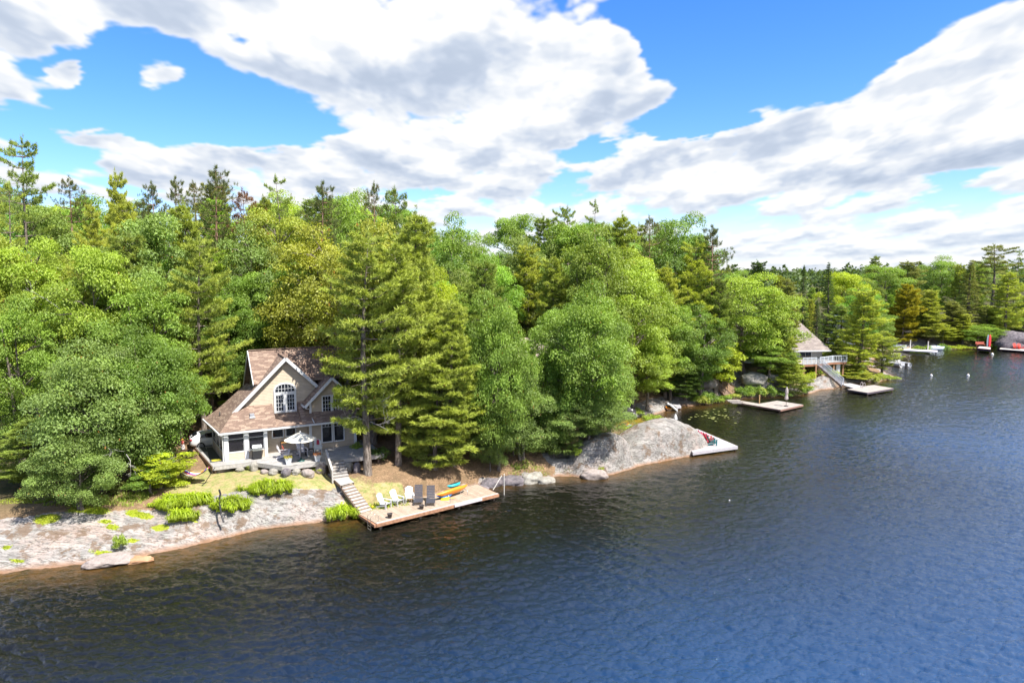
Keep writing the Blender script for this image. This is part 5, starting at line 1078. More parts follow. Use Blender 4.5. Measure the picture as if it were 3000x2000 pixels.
for i in range(nst):
    p = dv * ((i + .15) / nst); q = dv * ((i + 1.02) / nst); z = (.62 - 2.05) * (i + 1) / nst; w = sdv * .50
    tr.slab([(p - w).x and (*(p - w).xy, z), (*(q - w).xy, z), (*(q + w).xy, z), (*(p + w).xy, z)], .06); q2 = dv * (i / nst + .0)
    ri.slab([(*(p - w * .97).xy, z - .0), (*(p + w * .97).xy, z - .0), (*(p + w * .97).xy, z + .15), (*(p - w * .97).xy, z + .15)], .03)
tr.build('treads', plain('tread_pale', (.50, .46, .42), .8, vary=.18, scale=9), ls); ri.build('risers', plain('riser_brown', (.24, .19, .155), .9, vary=.2), ls)
for s_ in (-1, 1):
    m = MB(); w = sdv * (.54 * s_); m.beam(w + Vector((0, 0, -.22)), dv + w + Vector((0, 0, -.25)) , .05, .22); m.build('stringer', FASC, ls)

# ------------------------------------------------------------------ the long wooden dock
DZ = .52; dFL, dFR, dBR, dBL = P(1104, 1534, DZ), P(1460, 1446, DZ), P(1373, 1420, DZ), P(1039, 1506, DZ)
DA = ang(dFL, dFR); do = empty('dock', (dFL.x, dFL.y, 0), DA, 'long brown plank dock at the shore below the cottage', 'dock')
def DL(p): d = Vector((p.x - dFL.x, p.y - dFL.y)); return (d.x * math.cos(DA) + d.y * math.sin(DA), -d.x * math.sin(DA) + d.y * math.cos(DA))
def DW(u, v, z=DZ): return Vector((dFL.x + u * math.cos(DA) - v * math.sin(DA), dFL.y + u * math.sin(DA) + v * math.cos(DA), z))
pl = [(0, 0), DL(dFR), (DL(dFR)[0] + .15, 3.0), (0.0 - .2, 3.05)]; LEN = DL(dFR)[0]
m = MB(); m.prism([(0, 0), (LEN, 0), (LEN, 3.1), (-.15, 3.1)], DZ - .05, DZ); m.build('dock_boards', WOODB, do)
m = MB(); m.box((-.05, -.05, DZ - .24), (LEN + .05, 0, DZ - .01)); m.box((LEN, 0, DZ - .24), (LEN + .05, 3.1, DZ - .01)); m.box((-.2, 0, DZ - .24), (-.0, 3.1, DZ - .051)); m.build('dock_fascia', plain('dock_rust', (.33, .17, .10), .8, vary=.35, scale=4), do)
m = MB(); m.box((0, .0, DZ), (LEN, .16, DZ + .035)); m.build('edge_board', plain('edge_grey', (.44, .41, .39), .8, vary=.2), do)
for i, x in enumerate((.4, 3.7, 7.2, 10.6)):
    m = MB(); m.box((x - .08, .15, -.6), (x + .08, .35, DZ - .05)); m.build('pile', FASC, do)
m = MB(); m.beam((6.6, -.10, DZ - .07), (9.2, -.10, DZ - .07), .09, .17); m.build('bumper', plain('bumper_white', (.62, .56, .60), .5), do)
ld = MB()
for x in (-.06,): 
    for y in (.35, .85): ld.tube([(x - .25, y, -.5), (x - .25, y, DZ + .45), (x + .05, y, DZ + .62), (x + .35, y, DZ + .45), (x + .35, y, DZ)], .02, 6)
    for z in (-.25, .0, .25): ld.tube([(x - .25, .35, z), (x - .25, .85, z)], .02, 6)
ld.build('swim_ladder', plain('ladder_metal', (.55, .50, .42), .3, .7), do)
# ------------------------------------------------------------------ seats
def slats(m, x0, x1, y, n, z0, z1, lean, arc=.0, gap=.012, t=.02):
    """upright fan of back slats leaning back (towards +y)"""
    w = (x1 - x0) / n
    for i in range(n):
        xa = x0 + i * w + gap / 2; xb = xa + w - gap; c = ((i + .5) / n - .5) * 2; top = z1 - arc * c * c; k = 1.18
        m.mesh([(xa, y, z0), (xb, y, z0), (xb, y + t, z0), (xa, y + t, z0), (xa * k, y + lean, top), (xb * k, y + lean, top), (xb * k, y + lean + t, top), (xa * k, y + lean + t, top)], [(0, 1, 5, 4), (1, 2, 6, 5), (2, 3, 7, 6), (3, 0, 4, 7), (4, 5, 6, 7), (3, 2, 1, 0)])
def adirondack(name, loc, rz, mat, label, group, s=1.0, high=0.):
    """faces -y"""
    o = empty(name, loc, rz, label, 'chair', group, scale=(s, s, s)); h = high
    m = MB()
    for i in range(6): y = -.30 + i * .098; z = .36 + h - .10 * (i / 5) ; m.box((-.27, y, z), (.27, y + .085, z + .022))
    m.build('seat', mat, o)
    m = MB(); slats(m, -.25, .25, .22, 7, .24 + h, 1.02 + h, .34, .16); m.box((-.26, .30, .42 + h), (.26, .325, .48 + h)); m.box((-.27, .46, .78 + h), (.27, .485, .84 + h)); m.build('backrest', mat, o)
    for sx in (-1, 1):
        m = MB(); m.slab([(sx * .27 - .07, -.38, .58 + h), (sx * .27 + .07, -.38, .58 + h), (sx * .30 + .05, .42, .56 + h), (sx * .30 - .02, .42, .56 + h)], .025); m.build('armrest', mat, o)
        m = MB(); m.box((sx * .29 - .015, -.36, 0), (sx * .29 + .015, -.24, .56 + h)); m.build('leg', mat, o)
        m = MB(); m.slab([(sx * .275, -.34, .25 + h), (sx * .275, -.34, .36 + h), (sx * .275, .62, .10 if not h else .3), (sx * .275, .62, 0)], .03); m.build('side_rail', mat, o)
        if h: m = MB(); m.box((sx * .29 - .015, .28, 0), (sx * .29 + .015, .38, .56 + h)); m.build('leg', mat, o)
    return o
def face(dx, dy): return math.atan2(dx, -dy)
G_ = 'white deck chairs in a row on the brown dock'
for px, py, f, l in [(1128, 1487, (.80, -.45), 'white slatted lakeside chair nearest the stairs, first of three on the brown dock'), (1165, 1477, (.72, -.6), 'white slatted lakeside chair in the middle of three on the brown dock'), (1200, 1469, (.22, -.95), 'white slatted lakeside chair beside the dark loungers on the brown dock')]:
    adirondack('lake_chair', P(px, py, DZ + .0), face(*f), WHITE, l, G_, 1.08)
LOUN = plain('lounger_charcoal', (.055, .055, .07), .8, vary=.3, scale=14)
for px, py, l in [(1226, 1471, 'charcoal lounger with raised back right beside the white chairs'), (1262, 1473, 'charcoal lounger with raised back nearer the orange kayak')]:
    o = empty('lounger', P(px, py, DZ), face(.10, -1), l, 'lounger', 'dark loungers on the brown dock')
    m = MB()
    for i in range(7): m.box((-.32, -.75 + i * .15, .26), (.32, -.75 + i * .15 + .12, .29))
    m.build('seat', LOUN, o); m = MB()
    for i in range(8):
        y = .32 + i * .055; z = .30 + i * .115; m.slab([(-.32, y, z), (.32, y, z), (.32, y + .045, z + .10), (-.32, y + .045, z + .10)], .02)
    m.build('backrest', LOUN, o)
    for sx in (-1, 1):
        m = MB(); m.beam((sx * .33, -.78, .24), (sx * .33, .35, .24), .04, .07); m.build('side_rail', LOUN, o)
        for y in (-.7, .3): m = MB(); m.box((sx * .33 - .02, y - .03, 0), (sx * .33 + .02, y + .03, .21)); m.build('leg', LOUN, o)
for px, py, l in [(1142, 1515, 'small dark pot nearest the swim ladder on the brown dock'), (1235, 1490, 'small dark pot in front of the two charcoal loungers')]:
    o = empty('pot', P(px, py, DZ + .037 if py > 1510 else DZ), 0, l, 'pot', 'dark pots on the brown dock'); m = MB(); m.lathe([(0, .01), (.13, .01), (.15, .03), (.18, .27), (.21, .28), (.21, .31), (.17, .31), (.16, .24)], n=18); m.build('bowl', plain('pot_dark', (.06, .05, .05), .6), o)
    m = MB(); m.lathe([(.16, .24), (.0, .25)], n=18); m.build('soil', plain('soil', (.05, .035, .025), .95), o)
def kayak(name, a, b, w, hgt, mat, label, tilt=0., cat='kayak', group='kayaks stored on the brown dock', cock=True):
    a = Vector(a); b = Vector(b); d = b - a; L = d.length; o = empty(name, (a + b) / 2, 0, label, cat, group); o.rotation_euler = Vector((d.x, d.y, d.z)).to_track_quat('X', 'Z').to_euler(); o.rotation_mode = 'XYZ'
    m = MB(); N_ = 18; M_ = 12; vs = []; fs = []
    for i in range(N_ + 1):
        t = i / N_ * 2 - 1; k = max(.03, (1 - abs(t) ** 2.3)); rise = .16 * abs(t) ** 3
        for j in range(M_):
            q = 2 * math.pi * j / M_; c, s_ = math.cos(q), math.sin(q); vs.append((t * L / 2, c * w / 2 * k, s_ * hgt / 2 * (k ** .5) * (1.0 if s_ > 0 else .8) + rise))
    for i in range(N_):
        for j in range(M_): fs.append((i * M_ + j, i * M_ + (j + 1) % M_, (i + 1) * M_ + (j + 1) % M_, (i + 1) * M_ + j))
    m.mesh(vs, fs, True); hull = m.build('hull', mat, o); hull.rotation_euler.x = tilt
    if cock:
        m = MB(); m.lathe([(.0, .02), (.22, .03), (.25, .06), (.27, .0)], n=16); c = m.build('cockpit', BLACK, o); c.scale = (1.7, w * 1.3, 1); c.location = (0, -math.sin(tilt) * hgt * .5, hgt * .47 * math.cos(tilt)); c.rotation_euler.x = tilt
    return o
kayak('kayak', P(1281, 1453, .95), P(1372, 1424, 1.02), .72, .42, plain('kayak_orange', (.75, .26, .02), .35, vary=.15), 'big orange kayak lying on its side on the dock', -.9, cock=False)
kayak('kayak', P(1312, 1428, 1.15), P(1350, 1417, 1.15), .6, .34, plain('kayak_teal', (.03, .40, .45), .4), 'teal kayak behind the big orange one', -.5)
kayak('paddle_board', P(1278, 1457, .70), P(1328, 1447, .72), .6, .16, plain('board_blue', (.02, .20, .62), .4), 'blue paddle board under the orange kayak', 0, 'paddle board', cock=False)
m = MB(); p = P(1303, 1464, DZ); m.slab([(-.32, -.16, .05), (.30, -.10, .05), (.34, .14, .24), (-.26, .18, .12)], .08); m.tube([(-.3, .0, .1), (.8, .15, .12)], .02, 6); o = m.build('paddle', plain('paddle_yellow', (.72, .55, .02), .4), None, p); tag(o, 'yellow paddle blade lying before the orange kayak', 'paddle')
rk = empty('kayak_rack', P(1336, 1452, DZ), DA, 'thin metal kayak rack under the orange kayak', 'rack')
for x in (-.9, .9): m = MB(); m.tube([(x, .35, 0), (x, .35, .42), (x, -.35, .30), (x, -.35, 0)], .025, 6); m.build('rack_frame', METAL, rk)
def post(name, px0, py0, z0, hgt, r, mat, label, cat='post', lean=(0, 0), grp=None, base=False, z1=None):
    p = P(px0, py0, z0); m = MB(); m.tube([(0, 0, -.4 if z0 < .4 else 0), (lean[0] * .5, lean[1] * .5, hgt * .5), (lean[0], lean[1], hgt)], [r, r * .95, r * .85], 10)
    m.lathe([(r * 1.3, hgt - .02), (r * 1.35, hgt + .03), (0, hgt + .06)], (lean[0], lean[1], 0), 10)
    if base: m.lathe([(r * 2.6, .0), (r * 2.6, .10), (r * 1.2, .18)], (0, 0, 0), 10)
    o = m.build(name, mat, None, p); return tag(o, label, cat, grp)
post('dock_post', 1349, 1446, DZ, .98, .035, METAL, 'thin steel post standing in front of the orange kayak')
post('dock_post', 1319, 1473, DZ, .5, .025, METAL, 'short steel rod on the dock left of the kayak paddle')
post('mooring_pole', 1477, 1449, 0, 1.75, .035, plain('pole_white', (.62, .60, .55), .6), 'upright white mooring pole in the water off the dock end', 'pole')
m = MB(); a = P(1445, 1434, DZ); b = P(1470, 1392, 1.4); m.tube([(0, 0, 0), b - a], .022, 6); m.lathe([(0, -.05), (.05, 0), (0, .05)], (0, 0, .02), 8); tag(m.build('mooring_whip', plain('pole_white', (.62, .60, .55), .6), None, a), 'slanting white mooring whip fixed to the dock end', 'pole')
m = MB(); m.lathe([(0, .1), (.08, .04), (.08, -.04), (0, -.1)], n=12); tag(m.build('ball_float', plain('float_yellow', (.75, .55, .02), .4), None, P(1091, 1483, .72)), 'small yellow float ball at the foot of the lower stairs', 'float')
def rock(name, px, py, z, rx, ry, rz, seed, label, mat, grp=None, sink=.35, rot=None):
    r = np.random.RandomState(seed); bm = bmesh.new(); bmesh.ops.create_icosphere(bm, subdivisions=4, radius=1.0); ph = r.rand(3) * 6
    for v in bm.verts:
        c = v.co; n = (math.sin(c.x * 3 + ph[0]) * math.cos(c.y * 2.6 + ph[1]) + .5 * math.sin(c.z * 5 + c.x * 4 + ph[2]) + .45 * math.sin(c.x * 8 + ph[1]) * math.sin(c.y * 9 + c.z * 7 + ph[2]) + .25 * math.sin(c.x * 19 + c.z * 13 + ph[0]) * math.sin(c.y * 17 + ph[1])); k = 1 + .11 * n; k += .05 * abs(math.sin(c.x * 5 + c.y * 4 + ph[0]))
        q = (abs(c.x) ** 2.8 + abs(c.y) ** 2.8 + abs(c.z) ** 2.8) ** (-1 / 2.8); v.co = Vector((c.x * q * rx * k, c.y * q * ry * k, c.z * q * rz * k))
    me = bpy.data.meshes.new(name); bm.to_mesh(me); bm.free(); me.materials.append(mat)
    for p_ in me.polygons: p_.use_smooth = True
    p = P(px, py, z); zz = max(hz(p.x, p.y), z * .5 if z < .3 else -9); o = link(name, me, None, (p.x, p.y, zz + rz * (1 - sink) - .05)); o.rotation_euler.z = r.rand() * 3 if rot is None else rot; return tag(o, label, 'rock', grp)
def rock_mat(name, a, b_, c_):
    m, nt, b, out = newmat(name); L = nt.links.new; tc = N(nt, 'ShaderNodeTexCoord'); no = N(nt, 'ShaderNodeTexNoise', Scale=2.1, Detail=9.0, Roughness=.72); L(tc.outputs['Object'], no.inputs['Vector'])
    n2 = N(nt, 'ShaderNodeTexNoise', Scale=.9, Detail=6.0, Roughness=.65); L(tc.outputs['Object'], n2.inputs['Vector']); c = ramp(nt, no.outputs[0], [(.33, c_), (.45, a), (.62, b_)])
    L(mixc(nt, ramp(nt, n2.outputs[0], [(.52, 0.0), (.66, .6)]), c, c_), b.inputs['Base Color']); b.inputs['Roughness'].default_value = .92; b.inputs['Specular IOR Level'].default_value = .15
    bp = N(nt, 'ShaderNodeBump', Strength=.8, Distance=.08); L(no.outputs[0], bp.inputs['Height']); L(bp.outputs[0], b.inputs['Normal']); return m
RK = rock_mat('granite', (.26, .245, .215), (.38, .36, .32), (.12, .11, .095)); RK2 = rock_mat('pink_granite', (.29, .245, .225), (.38, .33, .305), (.17, .14, .125)); RK3 = rock_mat('dark_and_shaded_granite', (.12, .11, .12), (.22, .19, .20), (.07, .06, .07))
GR = 'boulders edging the bed in front of the deck'
for i, (px, py, rx, ry, rz, l, mt) in enumerate([(655, 1384, .75, .4, .35, 'broad pinkish boulder at the left corner of the deck', RK2), (705, 1384, .42, .3, .24, 'low grey boulder, second from the left along the deck', RK), (745, 1384, .36, .34, .42, 'rounded mottled boulder, third from the left along the deck', RK), (775, 1392, .32, .25, .2, 'small flat boulder, fourth from the left along the deck', RK2), (805, 1393, .5, .3, .28, 'dark-sided boulder left of the tilted slab along the deck', RK),
      (838, 1397, .46, .3, .34, 'tilted slab boulder in the middle of the deck edging', RK3), (868, 1392, .36, .3, .25, 'small boulder right of the tilted slab', RK), (903, 1394, .52, .35, .34, 'square-cut pale boulder left of the biggest one', RK2), (940, 1378, .52, .45, .55, 'biggest round boulder beside the upper stairs', RK2),
      (1018, 1372, .5, .4, .5, 'blocky boulder right of the upper stairs', RK), (1046, 1376, .3, .3, .5, 'narrow upright boulder beside the pine trunk', RK3)]):
    rock('boulder', px, py, 2.35, rx, ry, rz, 300 + i, l, mt, GR)
rock('shore_slab', 325, 1642, .15, 1.35, .85, .26, 320, 'flat pale slab lying at the water edge of the rock slope', RK2, None, .3, .3); rock('shore_slab', 405, 1640, .1, .8, .4, .2, 321, 'small orange-stained slab in the shallows right of the pale slab', rock_mat('rust_rock', (.40, .22, .12), (.50, .30, .18), (.26, .16, .10)), None, .45, .3)
rock('shore_rock', 1100, 1476, .75, .45, .3, .22, 322, 'small purple-grey stone behind the first white dock chair', RK3); rock('shore_rock', 1740, 1394, .15, 1.1, .7, .5, 323, 'low pinkish rock ledge at the waterline below the round boulder', RK2, None, .6, .1)
for i, (px, py, z, rx, l) in enumerate([(1405, 1412, .6, .8, 'shade-darkened shore rock right of the orange kayak'), (1440, 1412, .3, .9, 'shadowed shore rock behind the mooring whip'), (1500, 1404, .3, 1.1, 'shadowed shore rock under the low oak'), (1560, 1396, .4, 1.1, 'pinkish shore rock right of the shadowed ones'), (1600, 1385, .8, .9, 'pale shore rock left of the small ledge'),
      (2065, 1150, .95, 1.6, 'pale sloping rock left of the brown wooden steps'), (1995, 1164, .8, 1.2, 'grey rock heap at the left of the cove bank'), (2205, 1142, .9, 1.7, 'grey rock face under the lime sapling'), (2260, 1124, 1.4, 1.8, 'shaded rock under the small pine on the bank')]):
    rock('shore_rock', px, py, z, rx, rx * (.6 + .1 * (i % 3)), rx * (.42 + .12 * (i % 2)), 330 + i, l, [RK3, RK3, RK3, RK, RK, RK2, RK, RK, RK][i], 'rocks along the shore', .55 if i < 5 else .35)  # first three: dark granite puts the bank's shade into their colour
rock('boulder', 3005, 1008, 1.2, 6.2, 4, 2.9, 350, 'huge dark boulder behind the red chairs at the right border', RK3, None, .5, 0)

# black corrugated pipe
m = MB(); pts = [P(642, 1434, 2.65), P(646, 1446, 2.45), P(642, 1462, 2.25), P(645, 1485, 2.0), P(648, 1505, 1.65), P(656, 1530, 1.15)]; q = []; rad = []
for i in range(len(pts) - 1):
    for k in range(14): q.append(pts[i].lerp(pts[i + 1], k / 14) - pts[0]); rad.append(.064 + (.009 if k % 2 else -.006))
m.tube(q, rad, 10); tag(m.build('drain_pipe', plain('pipe_black', (.018, .018, .022), .45), None, pts[0]), 'black corrugated drain pipe lying across the flower mounds', 'pipe')

# ------------------------------------------------------------------ things on the deck
UB = HL(5.54, -2.85)
um = empty('parasol', UB, 0, 'open white parasol with faded green print on the deck', 'parasol')
m = MB(); n = 8; R_ = 1.28; vs = [(0, 0, 2.42)]; fs = []
ring = lambda r, z, sag=0: [(r * math.cos(math.pi * k / n + .2), r * math.sin(math.pi * k / n + .2), z - (sag if k % 2 else 0)) for k in range(2 * n)]
vs += ring(.42, 2.26) + ring(R_, 1.83, .03) ; N2 = 2 * n
for k in range(N2): fs.append((0, 1 + k, 1 + (k + 1) % N2)); fs.append((1 + k, 1 + N2 + k, 1 + N2 + (k + 1) % N2, 1 + (k + 1) % N2))
m.mesh(vs, fs)
pm, nt, b, out = newmat('parasol_cloth'); tc = N(nt, 'ShaderNodeTexCoord'); no = N(nt, 'ShaderNodeTexNoise', Scale=3.2, Detail=3.0); nt.links.new(tc.outputs['Object'], no.inputs['Vector']); nt.links.new(ramp(nt, no.outputs[0], [(.56, (.76, .70, .58)), (.60, (.50, .56, .49)), (.64, (.76, .70, .58))]), b.inputs['Base Color']); b.inputs['Roughness'].default_value = .9
c = m.build('canopy', pm, um); m = MB(); m.lathe([(.05, 2.42), (.04, 2.5), (0, 2.52)], n=8); m.build('finial', WHITE, um)
m = MB(); m.tube([(0, 0, .1), (0, 0, 2.4)], .022, 8); m.build('pole', plain('bronze', (.10, .07, .05), .4, .5), um)
m = MB(); m.lathe([(.0, .0), (.30, .0), (.30, .05), (.10, .09), (.05, .30), (0, .30)], n=20); m.build('foot', plain('base_green', (.02, .09, .08), .5), um)
for k in range(8):
    a_ = math.pi * 2 * k / 8 + .2; m = MB(); m.tube([(0, 0, 2.2), (R_ * .98 * math.cos(a_), R_ * .98 * math.sin(a_), 1.80)], .009, 4, False); m.build('rib', METAL, um)
PW = plain('chair_white', (.62, .60, .62), .5, vary=.08)
g = 'chairs round the parasol on the deck'
c1 = adirondack('deck_chair', HL(4.55, -1.25), HA + R(75), PW, 'white slatted chair with red and orange towel facing right, left of the parasol', g, 1.08)
c2 = adirondack('deck_chair', HL(5.95, -1.3), HA + R(8), PW, 'white slatted chair behind the parasol pole on the deck', g, 1.12)
c3 = adirondack('deck_chair', HL(7.15, -1.75), HA - R(12), plain('chair_blueish', (.60, .63, .64), .5), 'tall white chair by the head of the stairs with a dark red cloth', g, 1.05, .16)
for base, col, l in ((HL(4.38, -1.27, .84), (.60, .10, .06), 'red and orange towel over the left deck chair'), (HL(7.2, -1.42, 1.02), (.32, .03, .06), 'dark red cloth hung on the tall deck chair')):
    m = MB(); m.slab([(-.08, -.10, -.16), (.10, -.10, -.16), (.08, .03, .22), (-.06, .03, .24)], .03); m.slab([(.10, -.10, -.16), (.16, -.09, -.14), (.13, .03, .20), (.08, .03, .22)], .03); o = m.build('towel', plain('towel%d' % int(col[0] * 100), col, .9), None, base); o.rotation_euler.z = HA + (R(75) if col[0] > .5 else -R(12)); tag(o, l, 'towel')
def table(name, loc, rz, lx, ly, hgt, mt, ml, label, cat='table', t=.04, leg=.035):
    o = empty(name, loc, rz, label, cat); m = MB(); m.box((-lx / 2, -ly / 2, hgt - t), (lx / 2, ly / 2, hgt)); m.build('table_top', mt, o)
    for sx in (-1, 1):
        for sy in (-1, 1): m = MB(); m.box((sx * (lx / 2 - leg) - leg, sy * (ly / 2 - leg) - leg, 0), (sx * (lx / 2 - leg) + leg, sy * (ly / 2 - leg) + leg, hgt - t)); m.build('leg', ml, o)
    return o
DKM = plain('dark_metal', (.035, .03, .035), .5)
table('side_table', HL(6.55, -1.35), HA, .75, .45, .52, DKM, DKM, 'low black side table between two deck chairs')
table('console_table', HL(5.35, .55), HA, 1.65, .42, .95, plain('honey_wood', (.45, .23, .07), .5, vary=.25), plain('wood_dark', (.14, .07, .05), .6), 'honey-coloured console table against the cottage wall', t=.09)
gl = empty('gas_grill', HL(2.45, -.42), HA, 'black gas grill with steel lid and side shelves on the deck', 'grill')
m = MB(); m.box((-.34, -.26, .08), (.34, .26, .72)); m.build('cabinet', BLACK, gl, bevel=.01); m = MB(); m.box((-.36, -.29, .72), (.36, .29, .90)); m.build('control_panel', METAL, gl, bevel=.01)
m = MB(); pr = [(-.27, .90), (-.27, 1.02), (-.16, 1.17), (.08, 1.2), (.24, 1.08), (.26, .90)]; m.mesh([(-.36, y, z) for y, z in pr] + [(.36, y, z) for y, z in pr], [tuple(range(5, -1, -1)), tuple(range(6, 12))] + [(i, (i + 1) % 6, 6 + (i + 1) % 6, 6 + i) for i in range(6)]); lid = m.build('lid', plain('lid_grey', (.30, .31, .33), .35, .6), gl)
m = MB(); m.tube([(-.26, -.33, 1.0), (.26, -.33, 1.0)], .015, 6); m.build('handle', METAL, lid)
for s_ in (-1, 1): m = MB(); m.box((s_ * .37, -.24, .84), (s_ * .66, .24, .875)); m.build('side_shelf', METAL, gl)
for s_ in (-1, 1): m = MB(); m.box((s_ * .30 - .03, -.24, 0), (s_ * .30 + .03, -.18, .08)); m.build('leg', BLACK, gl)
for u, v, mtc, l in ((4.45, -3.25, (.36, .32, .06), 'white tapered planter with yellow-green plant at the left of the parasol foot'), (6.72, -3.45, (.30, .13, .07), 'white tapered planter with reddish flowers by the head of the stairs')):
    o = empty('planter', HL(u, v), HA, l, 'planter', 'white planters at the deck edge'); m = MB(); m.mesh([(-.17, -.17, 0), (.17, -.17, 0), (.17, .17, 0), (-.17, .17, 0), (-.25, -.25, .5), (.25, -.25, .5), (.25, .25, .5), (-.25, .25, .5)], [(3, 2, 1, 0), (0, 1, 5, 4), (1, 2, 6, 5), (2, 3, 7, 6), (3, 0, 4, 7), (4, 5, 6, 7)]); m.build('tub', plain('tub_white', (.58, .60, .64), .5), o)
    r = np.random.RandomState(5); pos = np.stack([r.uniform(-.3, .3, 260), r.uniform(-.3, .3, 260), r.uniform(.48, .68, 260)], 1); pf = link('plant', faces_mesh('plant', leaves(pos, r.randn(260, 3) + [0, 0, .5], .09, r), 4, LEAF, np.stack([r.rand(260), r.rand(260), r.rand(260) * 0], 1)), o); pf.color = (*mtc, 1)

# ------------------------------------------------------------------ car, person and yard things left of the cottage
def car(name, loc, rz, label, L=4.55, paint=None, seed=0):
    """nose towards +x; side towards -y faces the lake"""
    o = empty(name, loc, rz, label, 'car', 'white cars by the cottage'); PT_ = paint or plain('car_white', (.72, .72, .73), .22, vary=.02, spec=.6)
    st_ = [(-2.25, .42, .80, .92, .60), (-2.18, .30, .98, 1.10, .78), (-1.9, .22, 1.02, 1.24, .86), (-1.45, .20, 1.02, 1.42, .90), (-.8, .19, 1.00, 1.50, .91), (0, .18, .98, 1.51, .91), (.55, .18, .96, 1.44, .91), (1.1, .19, .94, 1.10, .90), (1.6, .22, .86, .90, .86), (2.05, .28, .76, .78, .76), (2.22, .38, .62, .64, .58)]
    m = MB(); vs = []; n = 10
    for x, lo, belt, top, hw in st_:
        tw = hw * (.74 if top > belt + .2 else .86); vs += [(x, -hw * .9, lo), (x, -hw, lo + .2), (x, -hw, belt - .08), (x, -hw * .96, belt), (x, -tw, top - .06), (x, -tw * .8, top), (x, tw * .8, top), (x, tw, top - .06), (x, hw * .96, belt), (x, hw, belt - .08), (x, hw, lo + .2), (x, hw * .9, lo)]
    n = 12; fs = []
    for i in range(len(st_) - 1):
        for j in range(n): fs.append((i * n + j, (i + 1) * n + j, (i + 1) * n + (j + 1) % n, i * n + (j + 1) % n))
    fs.append(tuple(range(n))); k = (len(st_) - 1) * n; fs.append(tuple(range(k + n - 1, k - 1, -1))); m.mesh(vs, fs, True); body = m.build('body', PT_, o); md = body.modifiers.new('s', 'SUBSURF'); md.levels = 1; md.render_levels = 1
    for s_ in (-1, 1):
        m = MB(); pl_ = [(-1.45, 1.06), (.78, 1.02), (.42, 1.36), (-.1, 1.43), (-.9, 1.42), (-1.25, 1.30)]
        pts3 = [(x, s_ * (.915 - .17 * max(0, (z - 1.0)) / .45 * 1.0), z) for x, z in pl_]; m.slab(pts3 if s_ < 0 else pts3[::-1], .03); m.build('side_window', GLASS, o)
        for x in (-1.38, 1.36):
            w = MB(); vs = []; 
            w.tube([(x, s_ * .70, .335), (x, s_ * .925, .335)], .335, 24); t = w.build('wheel', plain('tyre', (.02, .02, .022), .8), o)
            w = MB(); w.tube([(x, s_ * .86, .335), (x, s_ * .94, .335)], .215, 20); rm = w.build('rim', plain('alloy', (.45, .45, .48), .3, .8), t)
            w = MB()
            for q in range(5): a_ = q * 1.2566 + .3; w.tube([(x + .07 * math.cos(a_), s_ * .945, .335 + .07 * math.sin(a_)), (x + .18 * math.cos(a_), s_ * .945, .335 + .18 * math.sin(a_))], .028, 4)
            w.build('wheel_holes', BLACK, t)
        m = MB(); m.box((-2.22, s_ * .42, .86), (-2.02, s_ * .80, .97)); m.build('tail_light', plain('tail_red', (.35, .01, .02), .3), o)
    m = MB(); m.slab([(-2.13, .62, 1.10), (-2.13, -.62, 1.10), (-1.62, -.56, 1.42), (-1.62, .56, 1.42)], .03); m.build('rear_window', GLASS, o)
    m = MB(); m.box((-2.27, -.5, .35), (-2.2, .5, .55)); m.build('rear_bumper', plain('bumper_grey', (.10, .10, .11), .6), o); return o
wp = HL(-1.42, 5.75); zc = hz(wp.x, wp.y); cl = HL(-1.42 + 1.38, 5.75 + .92, 0); car('parked_car', (cl.x, cl.y, zc - .0), HA, 'white hatchback parked behind the left corner of the cottage porch')
p = P(470, 1272, 3.9); car('parked_car', (p.x - .8, p.y + 1, hz(p.x, p.y + 1)), R(-10), 'second white car half hidden by maple leaves left of the driveway')
def child(loc, rz):
    o = empty('person', loc, rz, 'small child in red top, long white skirt and orange hat beside the white hatchback', 'person')
    J = [((0, 0, .52), .075), ((0, .0, .62), .085), ((0, 0, .74), .075), ((0, 0, .80), .035), ((0, -.01, .90), .072), ((.055, 0, .48), .055), ((.06, -.02, .27), .042), ((.06, 0, .06), .03), ((.065, -.06, .03), .026), ((-.055, 0, .48), .055), ((-.06, .02, .27), .042), ((-.06, .03, .06), .03), ((-.065, -.03, .03), .026),
         ((.105, 0, .73), .034), ((.15, -.03, .60), .026), ((.13, -.10, .50), .02), ((.125, -.135, .475), .02), ((-.105, 0, .73), .034), ((-.15, -.03, .60), .026), ((-.13, -.10, .50), .02), ((-.125, -.135, .475), .02)]
    Eg = [(0, 1), (1, 2), (2, 3), (3, 4), (0, 5), (5, 6), (6, 7), (7, 8), (0, 9), (9, 10), (10, 11), (11, 12), (2, 13), (13, 14), (14, 15), (15, 16), (2, 17), (17, 18), (18, 19), (19, 20)]
    me = bpy.data.meshes.new('body'); me.from_pydata([j[0] for j in J], Eg, []); me.materials.append(plain('skin', (.48, .30, .22), .6)); b = link('body', me, o); b.modifiers.new('k', 'SKIN'); 
    for v, j in zip(me.skin_vertices[0].data if me.skin_vertices else [], J): v.radius = (j[1], j[1])
    if me.skin_vertices: me.skin_vertices[0].data[0].use_root = True
    sb = b.modifiers.new('s', 'SUBSURF'); sb.levels = 1; sb.render_levels = 2
    m = MB(); m.lathe([(.10, .50), (.115, .60), (.118, .70), (.10, .775), (.05, .80)], n=14); m.build('red_top', plain('cloth_red', (.50, .04, .05), .9), o)
    m = MB(); m.lathe([(.19, .09), (.17, .2), (.14, .36), (.105, .52)], (.01, 0, 0), 14); m.build('white_skirt', plain('cloth_white', (.62, .58, .56), .9), o)
    m = MB(); m.lathe([(.13, .925), (.085, .93), (.08, .97), (.045, 1.0), (0, 1.005)], (0, -.01, 0), 14); m.build('hat', plain('cloth_orange', (.62, .28, .03), .9), o)
